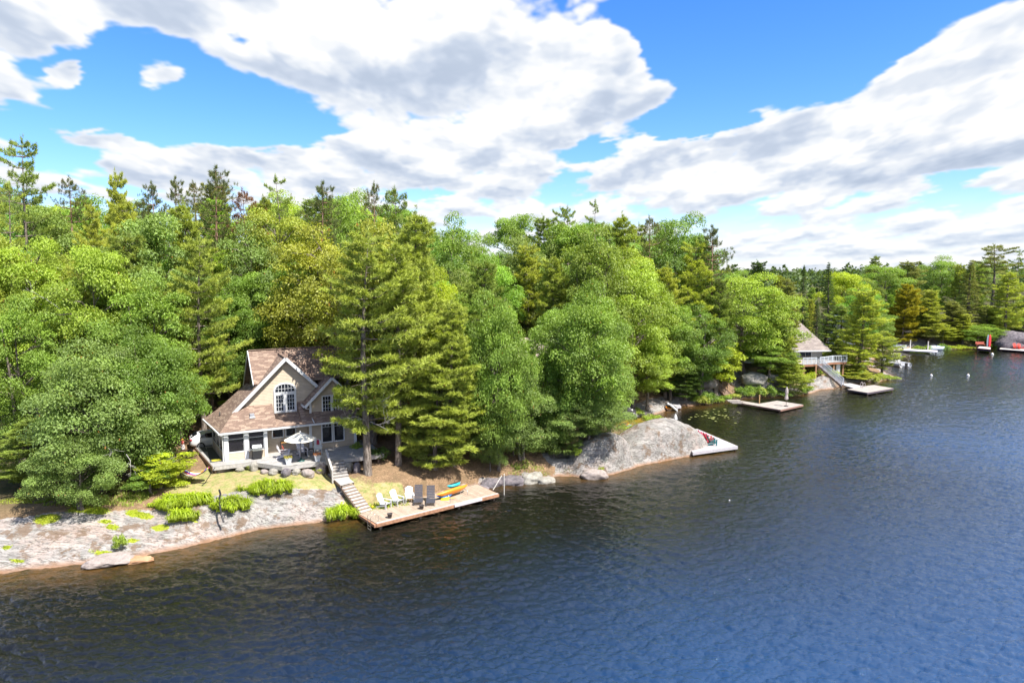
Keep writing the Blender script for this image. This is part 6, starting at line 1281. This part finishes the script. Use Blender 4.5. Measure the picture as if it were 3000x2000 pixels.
pp = P(536, 1313, 3.1); child((pp.x, pp.y, hz(pp.x, pp.y)), R(-30))
pp = P(551, 1331, 3.0); o = empty('garden_cart', (pp.x, pp.y, hz(pp.x, pp.y)), R(20), 'small black garden cart between the lime maple and the deck', 'cart')
m = MB(); m.box((-.05, -.2, .22), (.38, .2, .52)); m.build('tray', BLACK, o); m = MB(); m.tube([(-.05, 0, .45), (-.5, 0, .62)], .02, 6); m.tube([(-.5, -.2, .62), (-.5, .2, .62)], .02, 6); m.build('handle', BLACK, o)
for sx in (0., .33):
    for sy in (-1, 1): m = MB(); m.tube([(sx, sy * .2, .14), (sx, sy * .27, .14)], .14, 14); m.build('wheel', plain('tyre', (.02, .02, .022), .8), o)
pp = P(457, 1338, 2.9); o = empty('satellite_dish', (pp.x, pp.y, hz(pp.x, pp.y)), 0, 'pale blue satellite dish on a short post left of the driveway', 'dish')
m = MB(); m.tube([(0, 0, 0), (0, 0, .75)], .03, 8); m.build('post', METAL, o); m = MB(); m.lathe([(0, 0), (.15, .02), (.30, .08), (.38, .15)], n=20); d_ = m.build('dish', plain('dish_blue', (.48, .56, .66), .4), o, (0, 0, .75)); d_.rotation_euler = (R(35), R(20), 0); m = MB(); m.tube([(0, -.1, .75), (0, -.2, 1.05)], .012, 5); m.build('feed_arm', METAL, o)
# striped hammock on a dark stand
a = P(528, 1382, 3.15); b = P(610, 1385, 3.3); ha = empty('hammock', ((a.x + b.x) / 2, (a.y + b.y) / 2, 0), 0, 'multicoloured striped hammock hanging from a dark steel stand', 'hammock'); c0 = Vector(ha.location); gz = hz(c0.x, c0.y)
hm, nt, bb, out = newmat('striped_cloth'); uvn = N(nt, 'ShaderNodeTexCoord'); sx_ = N(nt, 'ShaderNodeSeparateXYZ'); nt.links.new(uvn.outputs['Object'], sx_.inputs[0]); fr_ = mth(nt, 'FRACT', mth(nt, 'MULTIPLY', sx_.outputs[1], 1.25)); nt.links.new(ramp(nt, fr_, [(0, (.55, .05, .08)), (.16, (.03, .06, .45)), (.32, (.6, .58, .55)), (.48, (.70, .30, .03)), (.62, (.08, .05, .40)), (.78, (.6, .5, .1)), (.9, (.03, .30, .28))], 'CONSTANT'), bb.inputs['Base Color']); bb.inputs['Roughness'].default_value = .9
m = MB(); Lh = (b - a).length; N_ = 16; vs = []; fs = []
for i in range(N_ + 1):
    t = i / N_; w = .12 + .42 * math.sin(math.pi * t) ** .6; sag = .55 * math.sin(math.pi * t) ** .9
    for j in range(5): s_ = j / 4 * 2 - 1; vs.append(((t - .5) * Lh * .86, s_ * w, 1.25 - sag + .14 * s_ * s_))
for i in range(N_):
    for j in range(4): fs.append((i * 5 + j, (i + 1) * 5 + j, (i + 1) * 5 + j + 1, i * 5 + j + 1))
m.mesh(vs, fs, True); bo = m.build('cloth', hm, ha, (0, 0, gz - .1)); sdm = bo.modifiers.new('t', 'SOLIDIFY'); sdm.thickness = .012
m = MB(); m.tube([(-Lh * .5, 0, 1.35), (-Lh * .30, 0, .06), (Lh * .30, 0, .06), (Lh * .62, 0, 1.30)], .03, 8); m.tube([(-Lh * .3, -.5, .04), (-Lh * .3, .5, .04)], .03, 6); m.tube([(Lh * .3, -.5, .04), (Lh * .3, .5, .04)], .03, 6); m.build('stand', DKM, ha, (0, 0, gz - .05))

# ------------------------------------------------------------------ second dock behind the pale boulders, with four chairs
PALE = planks('pale_dock_boards', (.45, .43, .44), (.38, .365, .375), .14, 'x'); PALE2 = planks('tan_dock_boards', (.40, .36, .33), (.33, .29, .265), .14, 'y')
def quad_dock(name, pts, z, label, top, side, th=.22, piles=True, legs_at=None):
    """pts: photo pixels of the deck corners, anticlockwise from above"""
    W = [P(x, y, z) for x, y in pts]; o = empty(name, (W[0].x, W[0].y, 0), ang(W[0], W[1]), label, 'dock'); ca, sa = math.cos(-o.rotation_euler.z), math.sin(-o.rotation_euler.z)
    L_ = [((p.x - W[0].x) * ca - (p.y - W[0].y) * sa, (p.x - W[0].x) * sa + (p.y - W[0].y) * ca) for p in W]
    ar = sum(L_[i][0] * L_[(i + 1) % len(L_)][1] - L_[(i + 1) % len(L_)][0] * L_[i][1] for i in range(len(L_)))
    if ar < 0: L_ = L_[::-1]
    m = MB(); m.prism(L_, z - .05, z); m.build('dock_boards', top, o); m = MB()
    for i in range(len(L_)): a_, b_ = L_[i], L_[(i + 1) % len(L_)]; m.beam((a_[0], a_[1], z - th / 2 - .01), (b_[0], b_[1], z - th / 2 - .01), .07, th)
    m.build('dock_fascia', side, o)
    for i, (x, y) in enumerate(L_):
        cx_ = sum(q[0] for q in L_) / len(L_); cy_ = sum(q[1] for q in L_) / len(L_); x = x * .93 + cx_ * .07; y = y * .93 + cy_ * .07
        m = MB(); m.tube([(x, y, -.8), (x, y, z - .05)], .09, 8); m.build('pile', plain('pile_wood', (.20, .14, .10), .9), o)
    return o
SD = plain('dock_side_grey', (.42, .40, .43), .8, vary=.15); SDB = plain('dock_side_brown', (.26, .15, .12), .85, vary=.25); SDK = plain('dock_side_dark', (.10, .08, .10), .8)
quad_dock('dock', [(2030, 1324), (2161, 1306), (2043, 1256), (1985, 1256)], .52, 'pale grey dock beyond the whaleback boulder with red chairs', PALE, SD, .30)
for px, py, col, l in [(2048, 1276, (.58, .01, .10), 'bright red chair, first of the row on the pale dock'), (2062, 1281, (.58, .01, .10), 'bright red chair, second of the row on the pale dock'), (2077, 1288, (.42, .03, .03), 'dark red chair, third of the row on the pale dock'), (2087, 1295, (.01, .11, .12), 'dark teal chair at the near end of the row on the pale dock')]:
    adirondack('lake_chair', P(px, py + 8, .53), face(.93, .05), plain('paint_%d_%d' % (int(col[0] * 100), int(col[2] * 100)), col, .5), l, 'coloured chairs on the pale dock', 1.1)
# closed white parasol behind the whaleback boulder
def closed_parasol(px, py, z, hgt, mat, label, mast=True):
    o = empty('closed_parasol', P(px, py, z), 0, label, 'parasol', 'closed parasols by the water'); m = MB(); m.tube([(0, 0, -.3), (0, 0, hgt)], .03, 8); m.build('pole', plain('bronze', (.10, .07, .05), .4, .5), o)
    m = MB(); vs = []; fs = []; n = 16; prof = [(.15, .34 * hgt), (.19, .40 * hgt), (.15, .52 * hgt), (.12, .60 * hgt), (.17, .72 * hgt), (.14, .86 * hgt), (.05, hgt + .02), (0, hgt + .06)]
    for r_, z_ in prof:
        for k in range(n): q = r_ * (1 + .28 * (k % 2)); vs.append((q * math.cos(6.283 * k / n), q * math.sin(6.283 * k / n), z_))
    for i in range(len(prof) - 1):
        for k in range(n): fs.append((i * n + k, i * n + (k + 1) % n, (i + 1) * n + (k + 1) % n, (i + 1) * n + k))
    m.mesh(vs, fs); m.build('folded_cloth', mat, o); m = MB(); m.lathe([(0, 0), (.28, 0), (.28, .05), (.05, .1)], n=14); m.build('foot', plain('base_dark', (.06, .05, .05), .6), o); return o
closed_parasol(1978, 1262, .6, 1.9, WHITE, 'closed white parasol behind the whaleback boulder'); closed_parasol(2303, 1189, .45, 2.55, plain('cloth_tan', (.52, .45, .42), .9), 'closed tan parasol on the umbrella dock')
m = MB(); a = P(1949, 1222, .2); b = P(1966, 1248, 1.0); m.tube([(0, 0, 0), b - a], .02, 5); tag(m.build('mooring_whip', plain('pole_white', (.62, .60, .55), .6), None, a), 'thin slanting pole in the cove behind the whaleback boulder', 'pole')
# cove: slide, boats, small dock
quad_dock('dock', [(1983, 1192), (1995, 1190), (1990, 1183), (1968, 1184)], .4, 'tiny grey dock at the head of the cove', PALE, SD)
m = MB(); a = P(1960, 1184, .9); b = P(1981, 1202, .02); d_ = (b - a); n_ = Vector((-d_.y, d_.x, 0)).normalized() * .45
m.slab([Vector((0, 0, 0)) - n_, d_ - n_, d_ + n_, n_], .06)
for s_ in (-1, 1): m.slab([n_ * s_, d_ + n_ * s_, d_ + n_ * s_ + Vector((0, 0, .25)), n_ * s_ + Vector((0, 0, .25))], .05)
tag(m.build('slide', WHITE, None, a), 'white plastic slide running into the cove', 'slide')
kayak('kayak', P(1948, 1190, .5), P(1966, 1198, .2), .8, .4, plain('kayak_orange', (.75, .26, .02), .35, vary=.15), 'orange kayak drawn up beside the white slide', 0, group='kayaks at the cove')
kayak('kayak', P(1812, 1251, .35), P(1850, 1248, .35), .7, .35, plain('board_blue', (.02, .20, .62), .4), 'blue kayak on the bank behind the boulders', 0, group='kayaks at the cove'); kayak('kayak', P(1815, 1246, .6), P(1842, 1244, .6), .6, .28, plain('tail_red2', (.45, .02, .03), .4), 'red kayak lying behind the blue one', 0, group='kayaks at the cove')
# tarpaulin heap on the cove lawn
p = P(1822, 1205, .9); r = np.random.RandomState(9); bm = bmesh.new(); bmesh.ops.create_grid(bm, x_segments=26, y_segments=14, size=1)
for v in bm.verts:
    x, y = v.co.x, v.co.y; k = max(0, 1 - abs(x) ** 4) * max(0, 1 - abs(y) ** 3); v.co = Vector((x * 2.1, y * .9, k * (1.15 + .12 * math.sin(x * 9 + y * 4) + .09 * math.sin(x * 17 - y * 6) + .05 * r.randn())))
me = bpy.data.meshes.new('tarpaulin'); bm.to_mesh(me); bm.free(); me.materials.append(plain('tarp_black', (.03, .028, .03), .35)); o = link('tarpaulin', me, None, (p.x, p.y, hz(p.x, p.y))); tag(o, 'black tarpaulin draped over something on the cove lawn', 'tarpaulin')
# lily pads
r = np.random.RandomState(4); m = MB()
for i in range(38):
    q = P(2090 + r.randn() * 45, 1218 + r.randn() * 8, 0); rad = r.uniform(.10, .22); m.poly([(q.x + rad * math.cos(t * .785 + i), q.y + rad * math.sin(t * .785 + i), .03) for t in range(7)])
tag(m.build('lily_pads', plain('pad_green', (.24, .26, .08), .5, vary=.3), None), 'scattered lily pads floating in the cove', 'lily pads', None, 'stuff')

# ------------------------------------------------------------------ umbrella dock and brown steps
quad_dock('dock', [(2158, 1178), (2287, 1200), (2353, 1185), (2277, 1173), (2224, 1182), (2170, 1173)], .42, 'tan umbrella dock with a narrow walkway from the cove bank', PALE2, SDB)
m = MB()
for i in range(3): q = P(2150 + i * 6, 1172 + i * 3, .75 - .13 * i); m.box((q.x - .9, q.y - .35, q.z - .12), (q.x + .9, q.y + .35, q.z))
tag(m.build('shore_steps', PALE2, None), 'three grey landing steps where the umbrella dock meets the bank', 'steps')
post('wooden_post', 2224, 1182, 0, 1.15, .10, plain('post_wood', (.50, .32, .14), .8), 'short orange-brown wooden post at the walkway of the umbrella dock')
a = PD(2076, 1100, 101.5); b = PD(2136, 1158, 97.2); d_ = b - a; o = empty('brown_stairs', a, math.atan2(d_.y, d_.x), 'brown wooden stairs with railings climbing the bank above the cove', 'stairs'); L_ = math.hypot(d_.x, d_.y); BW = plain('brown_wood', (.22, .13, .09), .85, vary=.25); m = MB(); n = 16
for i in range(n): x = L_ * i / n; z = d_.z * (i + .5) / n; m.box((x, -.65, z - .05), (x + L_ / n * .95, .65, z))
m.build('treads', plain('tread_tan', (.38, .27, .21), .85, vary=.2), o)
for s_ in (-1, 1):
    m = MB(); m.beam((0, s_ * .7, -.15), (L_, s_ * .7, d_.z - .15), .06, .28); m.build('stringer', BW, o); m = MB(); m.beam((0, s_ * .7, .95), (L_, s_ * .7, d_.z + .95), .09, .06); m.beam((0, s_ * .7, .5), (L_, s_ * .7, d_.z + .5), .04, .05)
    for k in range(5): x = L_ * k / 4; z = d_.z * k / 4; m.box((x - .04, s_ * .7 - .04, z - .3), (x + .04, s_ * .7 + .04, z + .97))
    m.build('railing', plain('rail_tan', (.36, .25, .19), .8), o)

# ------------------------------------------------------------------ other cottages among the trees
def simple_house(name, loc, rz, lx, ly, hw_, rise, wall, roof, label, over=.5, wins=(), hip=0., axis='x', trim=WHITE):
    o = empty(name, loc, rz, label, 'house', 'neighbouring cottages')
    m = MB(); m.box((0, 0, -1.5), (lx, ly, hw_))
    if not hip:
        for x in (0, lx - .2): m.slab([(x + (.2 if x else 0), 0, hw_), (x + (.2 if x else 0), ly / 2, hw_ + rise * .97), (x + (.2 if x else 0), ly, hw_)] if not x else [(lx, 0, hw_), (lx, ly, hw_), (lx, ly / 2, hw_ + rise * .97)], .15)
    m.build('wall', wall, o); m = MB(); s_ = rise / (ly / 2); zo = hw_ - over * s_ + .05; zr_ = hw_ + rise + .05
    m.slab([(-over, -over, zo), (lx + over, -over, zo), (lx + over - hip, ly / 2, zr_), (-over + hip, ly / 2, zr_)], .16); m.slab([(lx + over, ly + over, zo), (-over, ly + over, zo), (-over + hip, ly / 2, zr_), (lx + over - hip, ly / 2, zr_)], .16)
    if hip: m.slab([(-over, ly + over, zo), (-over, -over, zo), (-over + hip, ly / 2, zr_)], .16); m.slab([(lx + over, -over, zo), (lx + over, ly + over, zo), (lx + over - hip, ly / 2, zr_)], .16)
    rf = m.build('roof', roof, o); m = MB(); m.beam((-over, -over - .04, zo - .08), (lx + over, -over - .04, zo - .08), .06, .2); m.build('fascia', trim, rf)
    for x0, x1, z0, z1 in wins: window(o, x0, x1, z0, z1, 0, 2, 2)
    return o
TANR = shingles('tan_shingles', (.42, .33, .29), (.34, .27, .235), (.50, .41, .36)); GREYR = shingles('grey_shingles', (.25, .21, .19), (.21, .175, .16), (.29, .245, .22), .5, .25); DWALL = siding('dark_siding', (.10, .105, .11), .2); OLW = siding('olive_siding', (.26, .25, .19), .16)
q = P(1395, 1190, 3.0); hs = simple_house('cottage', (q.x, 76.5, 2.9), R(10), 10.5, 9, 4.0, 3.6, DWALL, TANR, 'dark-walled cottage with brown roof hidden behind the oaks', .7, [(1.2, 2.4, 1.0, 2.6), (5.2, 6.4, .3, 2.5), (8.1, 9.2, .3, 2.5)])
m = MB(); m.box((6.9, -.45, -.4), (7.7, .0, 3.2)); m.build('brick_pier', plain('brick_red', (.42, .20, .12), .9, vary=.35, scale=10), hs); m = MB(); m.box((7.72, -.08, 0), (7.9, 0, 3.6)); m.build('corner_board', WHITE, hs)
q = P(1372, 1150, 4.0); simple_house('shed', (-6.2, 71.5, 2.9), R(16), 3.2, 4, 3.4, 1.6, OLW, TANR, 'olive-sided outbuilding glimpsed right of the tall pines', .4)
o = empty('patio_fence', P(1590, 1206, 2.6), R(8), 'white patio railing before the hidden brown-roofed cottage', 'fence')
m = MB(); m.box((0, 0, .95), (4.2, .06, 1.03)); m.box((0, 0, .12), (4.2, .06, .18))
for i in range(22): x = i * .2; m.box((x, .01, .15), (x + .04, .05, .96))
m.build('railing', WHITE, o)
table('patio_table', P(1648, 1192, 2.7), R(5), 2.2, 1.1, .75, plain('cloth_bluewhite', (.50, .62, .70), .8, vary=.35, scale=12), WHITE, 'blue and white patio table beside the brick pier')
q = PD(1968, 1082, 106); simple_house('cottage', (q.x, q.y, q.z - .2), R(6), 8.5, 6, 2.6, 1.9, plain('pale_panel', (.46, .48, .47), .7), shingles('dusky_shingles', (.22, .165, .14), (.17, .13, .11), (.28, .21, .18)), 'pale-fronted cottage in the trees above the brown stairs', .8, [(.8, 2.4, .5, 2.2), (3.2, 4.6, .5, 2.2), (5.6, 7.4, .5, 2.2)])
q = PD(2170, 1062, 108); simple_house('shed', (q.x, q.y, q.z), R(4), 2.6, 2.6, 2.1, .9, plain('shed_white', (.60, .62, .66), .6), GREYR, 'little white-fronted shed in the dark trees above the bank', .25, [(.6, 1.6, .6, 1.6)])
# the grey-roofed cottage with its white-railed deck
q = PD(2300, 1040, 114); gh = simple_house('cottage', (q.x, 114, 3.6), R(6), 6.6, 8, 2.4, 3.6, plain('grey_wall', (.40, .40, .38), .7), GREYR, 'grey-roofed cottage behind the white-railed deck', 1.0, [(.8, 1.8, .5, 1.9), (2.6, 4.6, .3, 2.1)], hip=3.2)
m = MB(); m.lathe([(.30, 0), (.28, .2), (0, .3)], (3.6, 1.4, 4.2), 12); m.build('roof_dome', WHITE, gh)
DKZ = 3.6; W = [P(2352, 1068, DKZ), P(2402, 1066, DKZ), P(2440, 1061, DKZ), P(2480, 1060, DKZ), P(2480, 1050, DKZ)]
o = empty('railed_deck', (W[0].x, W[0].y, DKZ), 0, 'raised deck with white railing in front of the grey-roofed cottage', 'deck'); Lw = [(p.x - W[0].x, p.y - W[0].y) for p in W] + [(W[3].x - W[0].x - 1.5, 6), (0, 6)]
m = MB(); m.prism(Lw, -.12, 0); m.build('deck_boards', PALE2, o); m = MB()
for a_, b_ in zip(Lw[:4], Lw[1:5]): m.beam((*a_, -.18), (*b_, -.18), .07, .30)
m.build('deck_fascia', plain('fascia_red', (.30, .14, .08), .8), o)
for (x, y) in [(.3, .3), (2.2, .2), (Lw[1][0], Lw[1][1] + .3), (Lw[3][0] - .4, Lw[3][1] + .3), (Lw[2][0] + .3, Lw[2][1] + .3)]: m = MB(); m.box((x - .12, y - .12, -3.2), (x + .12, y + .12, -.12)); m.build('deck_post', plain('post_brown', (.32, .18, .10), .8), o)
m = MB(); m.box((Lw[3][0] - 1.5, Lw[3][1] + .2, -3.6), (Lw[3][0] - .9, Lw[3][1] + .6, -.15)); m.build('white_pier', WHITE, o)
RW = plain('rail_white', (.58, .62, .66), .5)
def rail(m, a, b, n, h0=1.05):
    a = Vector(a); b = Vector(b); m.beam(a + Vector((0, 0, h0)), b + Vector((0, 0, h0)), .09, .08); m.beam(a + Vector((0, 0, .12)), b + Vector((0, 0, .12)), .05, .06)
    for i in range(n + 1): p = a.lerp(b, i / n); w = .05 if i % 5 else .10; m.beam(p, p + Vector((0, 0, h0)), w, w)
for i, (a_, b_) in enumerate(zip(Lw[:4], Lw[1:5])):
    if i == 0: b_ = (b_[0] * .80, b_[1] * .8)
    m = MB(); rail(m, (*a_, 0), (*b_, 0), 16 if i < 2 else 8); m.build('railing', RW, o)
a = P(2397, 1066, DKZ) + Vector((0, -.1, 0)); b = P(2468, 1127, .62); d_ = b - a; o = empty('white_stairs', a, math.atan2(d_.y, d_.x), 'long white stairs from the railed deck down to the square dock', 'stairs'); L_ = math.hypot(d_.x, d_.y); n = 19; m = MB()
for i in range(n): x = L_ * i / n; z = d_.z * (i + .6) / n; m.box((x, -.6, z - .06), (x + L_ / n * .8, .6, z))
m.build('treads', plain('tread_white', (.55, .52, .55), .7), o)
for s_ in (-1, 1):
    m = MB(); m.beam((0, s_ * .65, -.2), (L_, s_ * .65, d_.z - .2), .07, .30); m.build('stringer', FASC if s_ < 0 else BW, o)
    m = MB(); m.beam((0, s_ * .65, .95), (L_, s_ * .65, d_.z + .95), .08, .07); m.beam((0, s_ * .65, .2), (L_, s_ * .65, d_.z + .2), .04, .05)
    for k in range(25): x = L_ * k / 24; z = d_.z * k / 24; w_ = .025 if k % 6 else .05; m.box((x - w_, s_ * .65 - w_, z - .1), (x + w_, s_ * .65 + w_, z + .97))
    m.build('railing', RW, o)
quad_dock('dock', [(2482, 1140), (2541, 1150), (2618, 1137), (2560, 1127), (2530, 1131)], .5, 'square tan dock at the foot of the white stairs', PALE2, SDK, .25)
quad_dock('walkway', [(2462, 1124), (2500, 1136), (2530, 1131), (2490, 1122)], .54, 'grey gangway between the white stairs and the square dock', PALE, SD, .15)
p = P(2526, 1134, .5); o = empty('swim_ladder', p, .3, 'thin pale ladder standing at the edge of the square dock', 'ladder'); m = MB()
for y in (-.25, .25): m.tube([(.3, y, 0), (.3, y, .6), (.1, y, .75), (-.1, y, .6), (-.1, y, -.7)], .03, 6)
m.build('side_rails', plain('ladder_pale', (.60, .52, .52), .4), o); m = MB()
for z in (-.5, -.2, .1): m.tube([(-.1, -.25, z), (-.1, .25, z)], .03, 6)
m.build('rungs', plain('ladder_pale', (.60, .52, .52), .4), o)
# two more roofs far up the slope
simple_house('cottage', (PD(2462, 990, 140).x, 140, PD(2462, 990, 140).z - .5), R(8), 3.4, 5, 3.2, 2.4, plain('cottage_white', (.60, .62, .62), .6), shingles('blue_shingles', (.34, .36, .40), (.28, .30, .33), (.40, .42, .46)), 'white cottage with bluish gable peeping through pines behind the point', .5, [(.8, 2.2, .6, 2.2)])

# ------------------------------------------------------------------ boats, far docks, buoys
def boat(loc, rz, L, w, label, arch=True, hullc=(.66, .66, .68), sc=1.0, cat='boat', name='motor_boat', cover=None):
    o = empty(name, loc, rz, label, cat, 'boats on the lake', scale=(sc, sc, sc)); m = MB(); vs = []; fs = []; N_ = 14
    prof = lambda k: [(-.02, -.25), (.5 * k, -.2), (.92 * k, .15), (1.0 * k, .62), (.86 * k, .66), (.80 * k, .60), (.70 * k, .12), (0, .08)]
    for i in range(N_ + 1):
        t = i / N_; k = w / 2 * (1 if t < .5 else max(.02, (1 - ((t - .5) / .5) ** 2.2))); up = .18 * max(0, t - .5) * 2
        ring_ = [(y, z + up * (z > 0)) for y, z in prof(1)]; pts_ = [(y * k, z) for y, z in ring_] + [(-y * k, z) for y, z in ring_[::-1]]
        vs += [((t - .5) * L, y, z) for y, z in pts_]
    n = 16
    for i in range(N_):
        for j in range(n): fs.append((i * n + j, (i + 1) * n + j, (i + 1) * n + (j + 1) % n, i * n + (j + 1) % n))
    fs.append(tuple(range(n)[::-1])); m.mesh(vs, fs, True); m.build('hull', plain('hull_%d' % int(hullc[0] * 100), hullc, .3, vary=.04), o)
    m = MB(); m.slab([(L * .12, -w * .34, .6), (L * .12, w * .34, .6), (L * .04, w * .32, 1.02), (L * .04, -w * .32, 1.02)][::-1], .03); m.build('windscreen', GLASS, o)
    for y in (-.22, .22): m = MB(); m.box((-L * .12, y * w - .22, .1), (-L * .02, y * w + .22, .55)); m.box((-L * .14, y * w - .22, .5), (-L * .12, y * w + .22, .95)); m.build('seat', plain('seat_cream', (.52, .50, .48), .7), o)
    if arch: m = MB(); m.tube([(-L * .05, -w * .47, .6), (-L * .12, -w * .42, 1.35), (-L * .16, -w * .28, 1.95), (-L * .16, w * .28, 1.95), (-L * .12, w * .42, 1.35), (-L * .05, w * .47, .6)], .055, 8); m.build('tower_arch', WHITE, o)
    m = MB(); m.box((-L * .5 - .22, -.2, -.1), (-L * .5, .2, .75)); m.build('outboard', BLACK, o)
    if cover: m = MB(); m.lathe([(w * .50, .62), (w * .42, .80), (w * .2, .98), (0, 1.05)], n=14); c_ = m.build('cover', plain('cover_%d' % int(cover[2] * 100), cover, .8), o); c_.scale = (L / w * .85, 1, 1)
    return o
boat(P(2614, 1068, 0), R(100), 6.2, 2.4, 'white motor boat with tall arch moored at the tip of the point', sc=1.15); boat(P(2588, 1070, 0), R(170), 3.6, 1.6, 'small pink-white boat beside the arched motor boat', False, (.60, .48, .46))
quad_dock('dock', [(2625, 1024), (2746, 1031), (2746, 1026), (2625, 1020)], .5, 'long white dock with two posts on the far shore', plain('dock_white', (.62, .58, .64), .7), plain('dock_edge', (.38, .38, .46), .7), .2)
post('dock_post', 2666, 1022, .5, 2.0, .12, plain('pole_white', (.62, .60, .55), .6), 'left white post of the long far dock', 'post', grp='white posts of the far dock'); post('dock_post', 2718, 1025, .5, 1.9, .12, plain('pole_white', (.62, .60, .55), .6), 'right white post of the long far dock', 'post', grp='white posts of the far dock')
boat(P(2626, 1021, 0), R(5), 5, 2.1, 'dark-covered boat at the left end of the long white dock', False, (.40, .42, .48), cover=(.16, .17, .22)); boat(P(2638, 1030, 0), R(-5), 4, 1.6, 'small white boat with orange trim in front of the long white dock', False, (.70, .60, .52)); boat(P(2738, 1025, 0), R(-4), 4.4, 1.7, 'blue-white boat at the right end of the long white dock', False, (.48, .56, .66), cover=(.45, .52, .62))
quad_dock('dock', [(2864, 1019), (2902, 1023), (2902, 1017), (2870, 1014)], 1.0, 'dark raised dock with pink edge on the far shore', plain('dock_pink', (.60, .46, .42), .7), plain('dock_under', (.05, .03, .05), .8), .5)
quad_dock('dock', [(2928, 1022), (3060, 1032), (3060, 1024), (2935, 1015)], .5, 'long pale dock under the red chairs at the right border', plain('dock_cream', (.58, .54, .50), .7), plain('dock_under', (.05, .03, .05), .8), .25)
for px, py, l in [(2976, 1022, 'left red chair on the far pale dock'), (2989, 1023, 'right red chair on the far pale dock')]:
    adirondack('lake_chair', P(px, py, .55), face(-.1, -1), plain('chair_scarlet', (.70, .06, .04), .5), l, 'red chairs on the far dock', 1.25)
for i, (px, col, l) in enumerate([(2893, (.20, .24, .28), 'grey paddle board standing upright, left of the red one'), (2899, (.62, .03, .04), 'red paddle board standing upright on the dark far dock')]):
    o = empty('upright_board', P(px, 1015, 1.02), R(20), l, 'paddle board', 'upright boards on the far dock'); m = MB(); m.tube([(0, 0, 0), (0, .02, .5), (0, .04, 1.3), (0, .06, 2.1), (0, .08, 2.6), (0, .085, 2.75)], [.30, .38, .40, .34, .20, .03], 14); b_ = m.build('board', plain('board_%d' % i, col, .4), o); b_.scale = (1, .25, 1)
boat(P(2923, 1013, .3), R(0), 5.6, 2.2, 'white boat under a blue cover between the two far docks', False, (.70, .70, .74), cover=(.12, .16, .45)); kayak('canoe', P(2937, 1013, .9), P(2955, 1011, .9), .9, .5, plain('canoe_teal', (.02, .36, .38), .4), 'teal canoe lying on the bank behind the far pale dock', 0, 'canoe', None)
o = empty('bench', P(2872, 1013, 1.02), 0, 'reddish bench on the dark far dock', 'bench'); m = MB(); m.box((-1.0, -.25, .38), (1.0, .25, .46)); m.build('seat', plain('bench_red', (.42, .12, .08), .7), o); m = MB(); m.box((-1.0, .25, .5), (1.0, .30, .95)); m.build('backrest', plain('bench_red', (.42, .12, .08), .7), o)
for x in (-.9, .9): m = MB(); m.box((x - .05, -.22, 0), (x + .05, .28, .38)); m.build('leg', plain('bench_red', (.42, .12, .08), .7), o)
# open boathouse in the dark hollow of the far shore
o = empty('boathouse', PD(2660, 1008, 169), R(-4), 'shadowy open boathouse under the pines of the far shore', 'boathouse'); m = MB()
for x in (0, 3.3, 6.6, 9.6):
    for y in (0, 4): m.box((x - .07, y - .07, -.5), (x + .07, y + .07, 2.5))
m.build('posts', plain('post_pale', (.34, .34, .33), .7), o); m = MB(); m.slab([(-.6, -.8, 2.5), (10.2, -.8, 2.5), (10.2, 2.0, 3.5), (-.6, 2.0, 3.5)], .15); m.slab([(10.2, 4.8, 2.5), (-.6, 4.8, 2.5), (-.6, 2.0, 3.5), (10.2, 2.0, 3.5)], .15); m.build('roof', plain('roof_dark', (.06, .055, .05), .9), o); m = MB(); m.box((0, 3.8, -.5), (9.6, 4.0, 2.5)); m.build('back_wall', plain('wall_dark', (.04, .035, .03), .9), o)
for px, py, s_, l in [(2728, 1101, .24, 'white mooring buoy, left of two on the open lake'), (2836, 1101, .26, 'white mooring buoy, right of two on the open lake'), (2907, 1039, .32, 'white mooring buoy near the dark far dock'), (2137, 1466, .07, 'tiny white float in the middle of the lake')]:
    o = empty('mooring_buoy', P(px, py, 0), 0, l, 'buoy', 'white buoys'); m = MB(); m.lathe([(0, -.8 * s_), (s_ * .8, -.4 * s_), (s_, .2 * s_), (s_ * .8, .8 * s_), (s_ * .3, 1.3 * s_), (0, 1.4 * s_)], n=14); m.build('float', WHITE, o); m = MB(); m.lathe([(s_ * .12, 1.3 * s_), (s_ * .12, 1.8 * s_), (0, 1.8 * s_)], n=8); m.build('eyelet', plain('buoy_orange', (.70, .22, .04), .5), o)
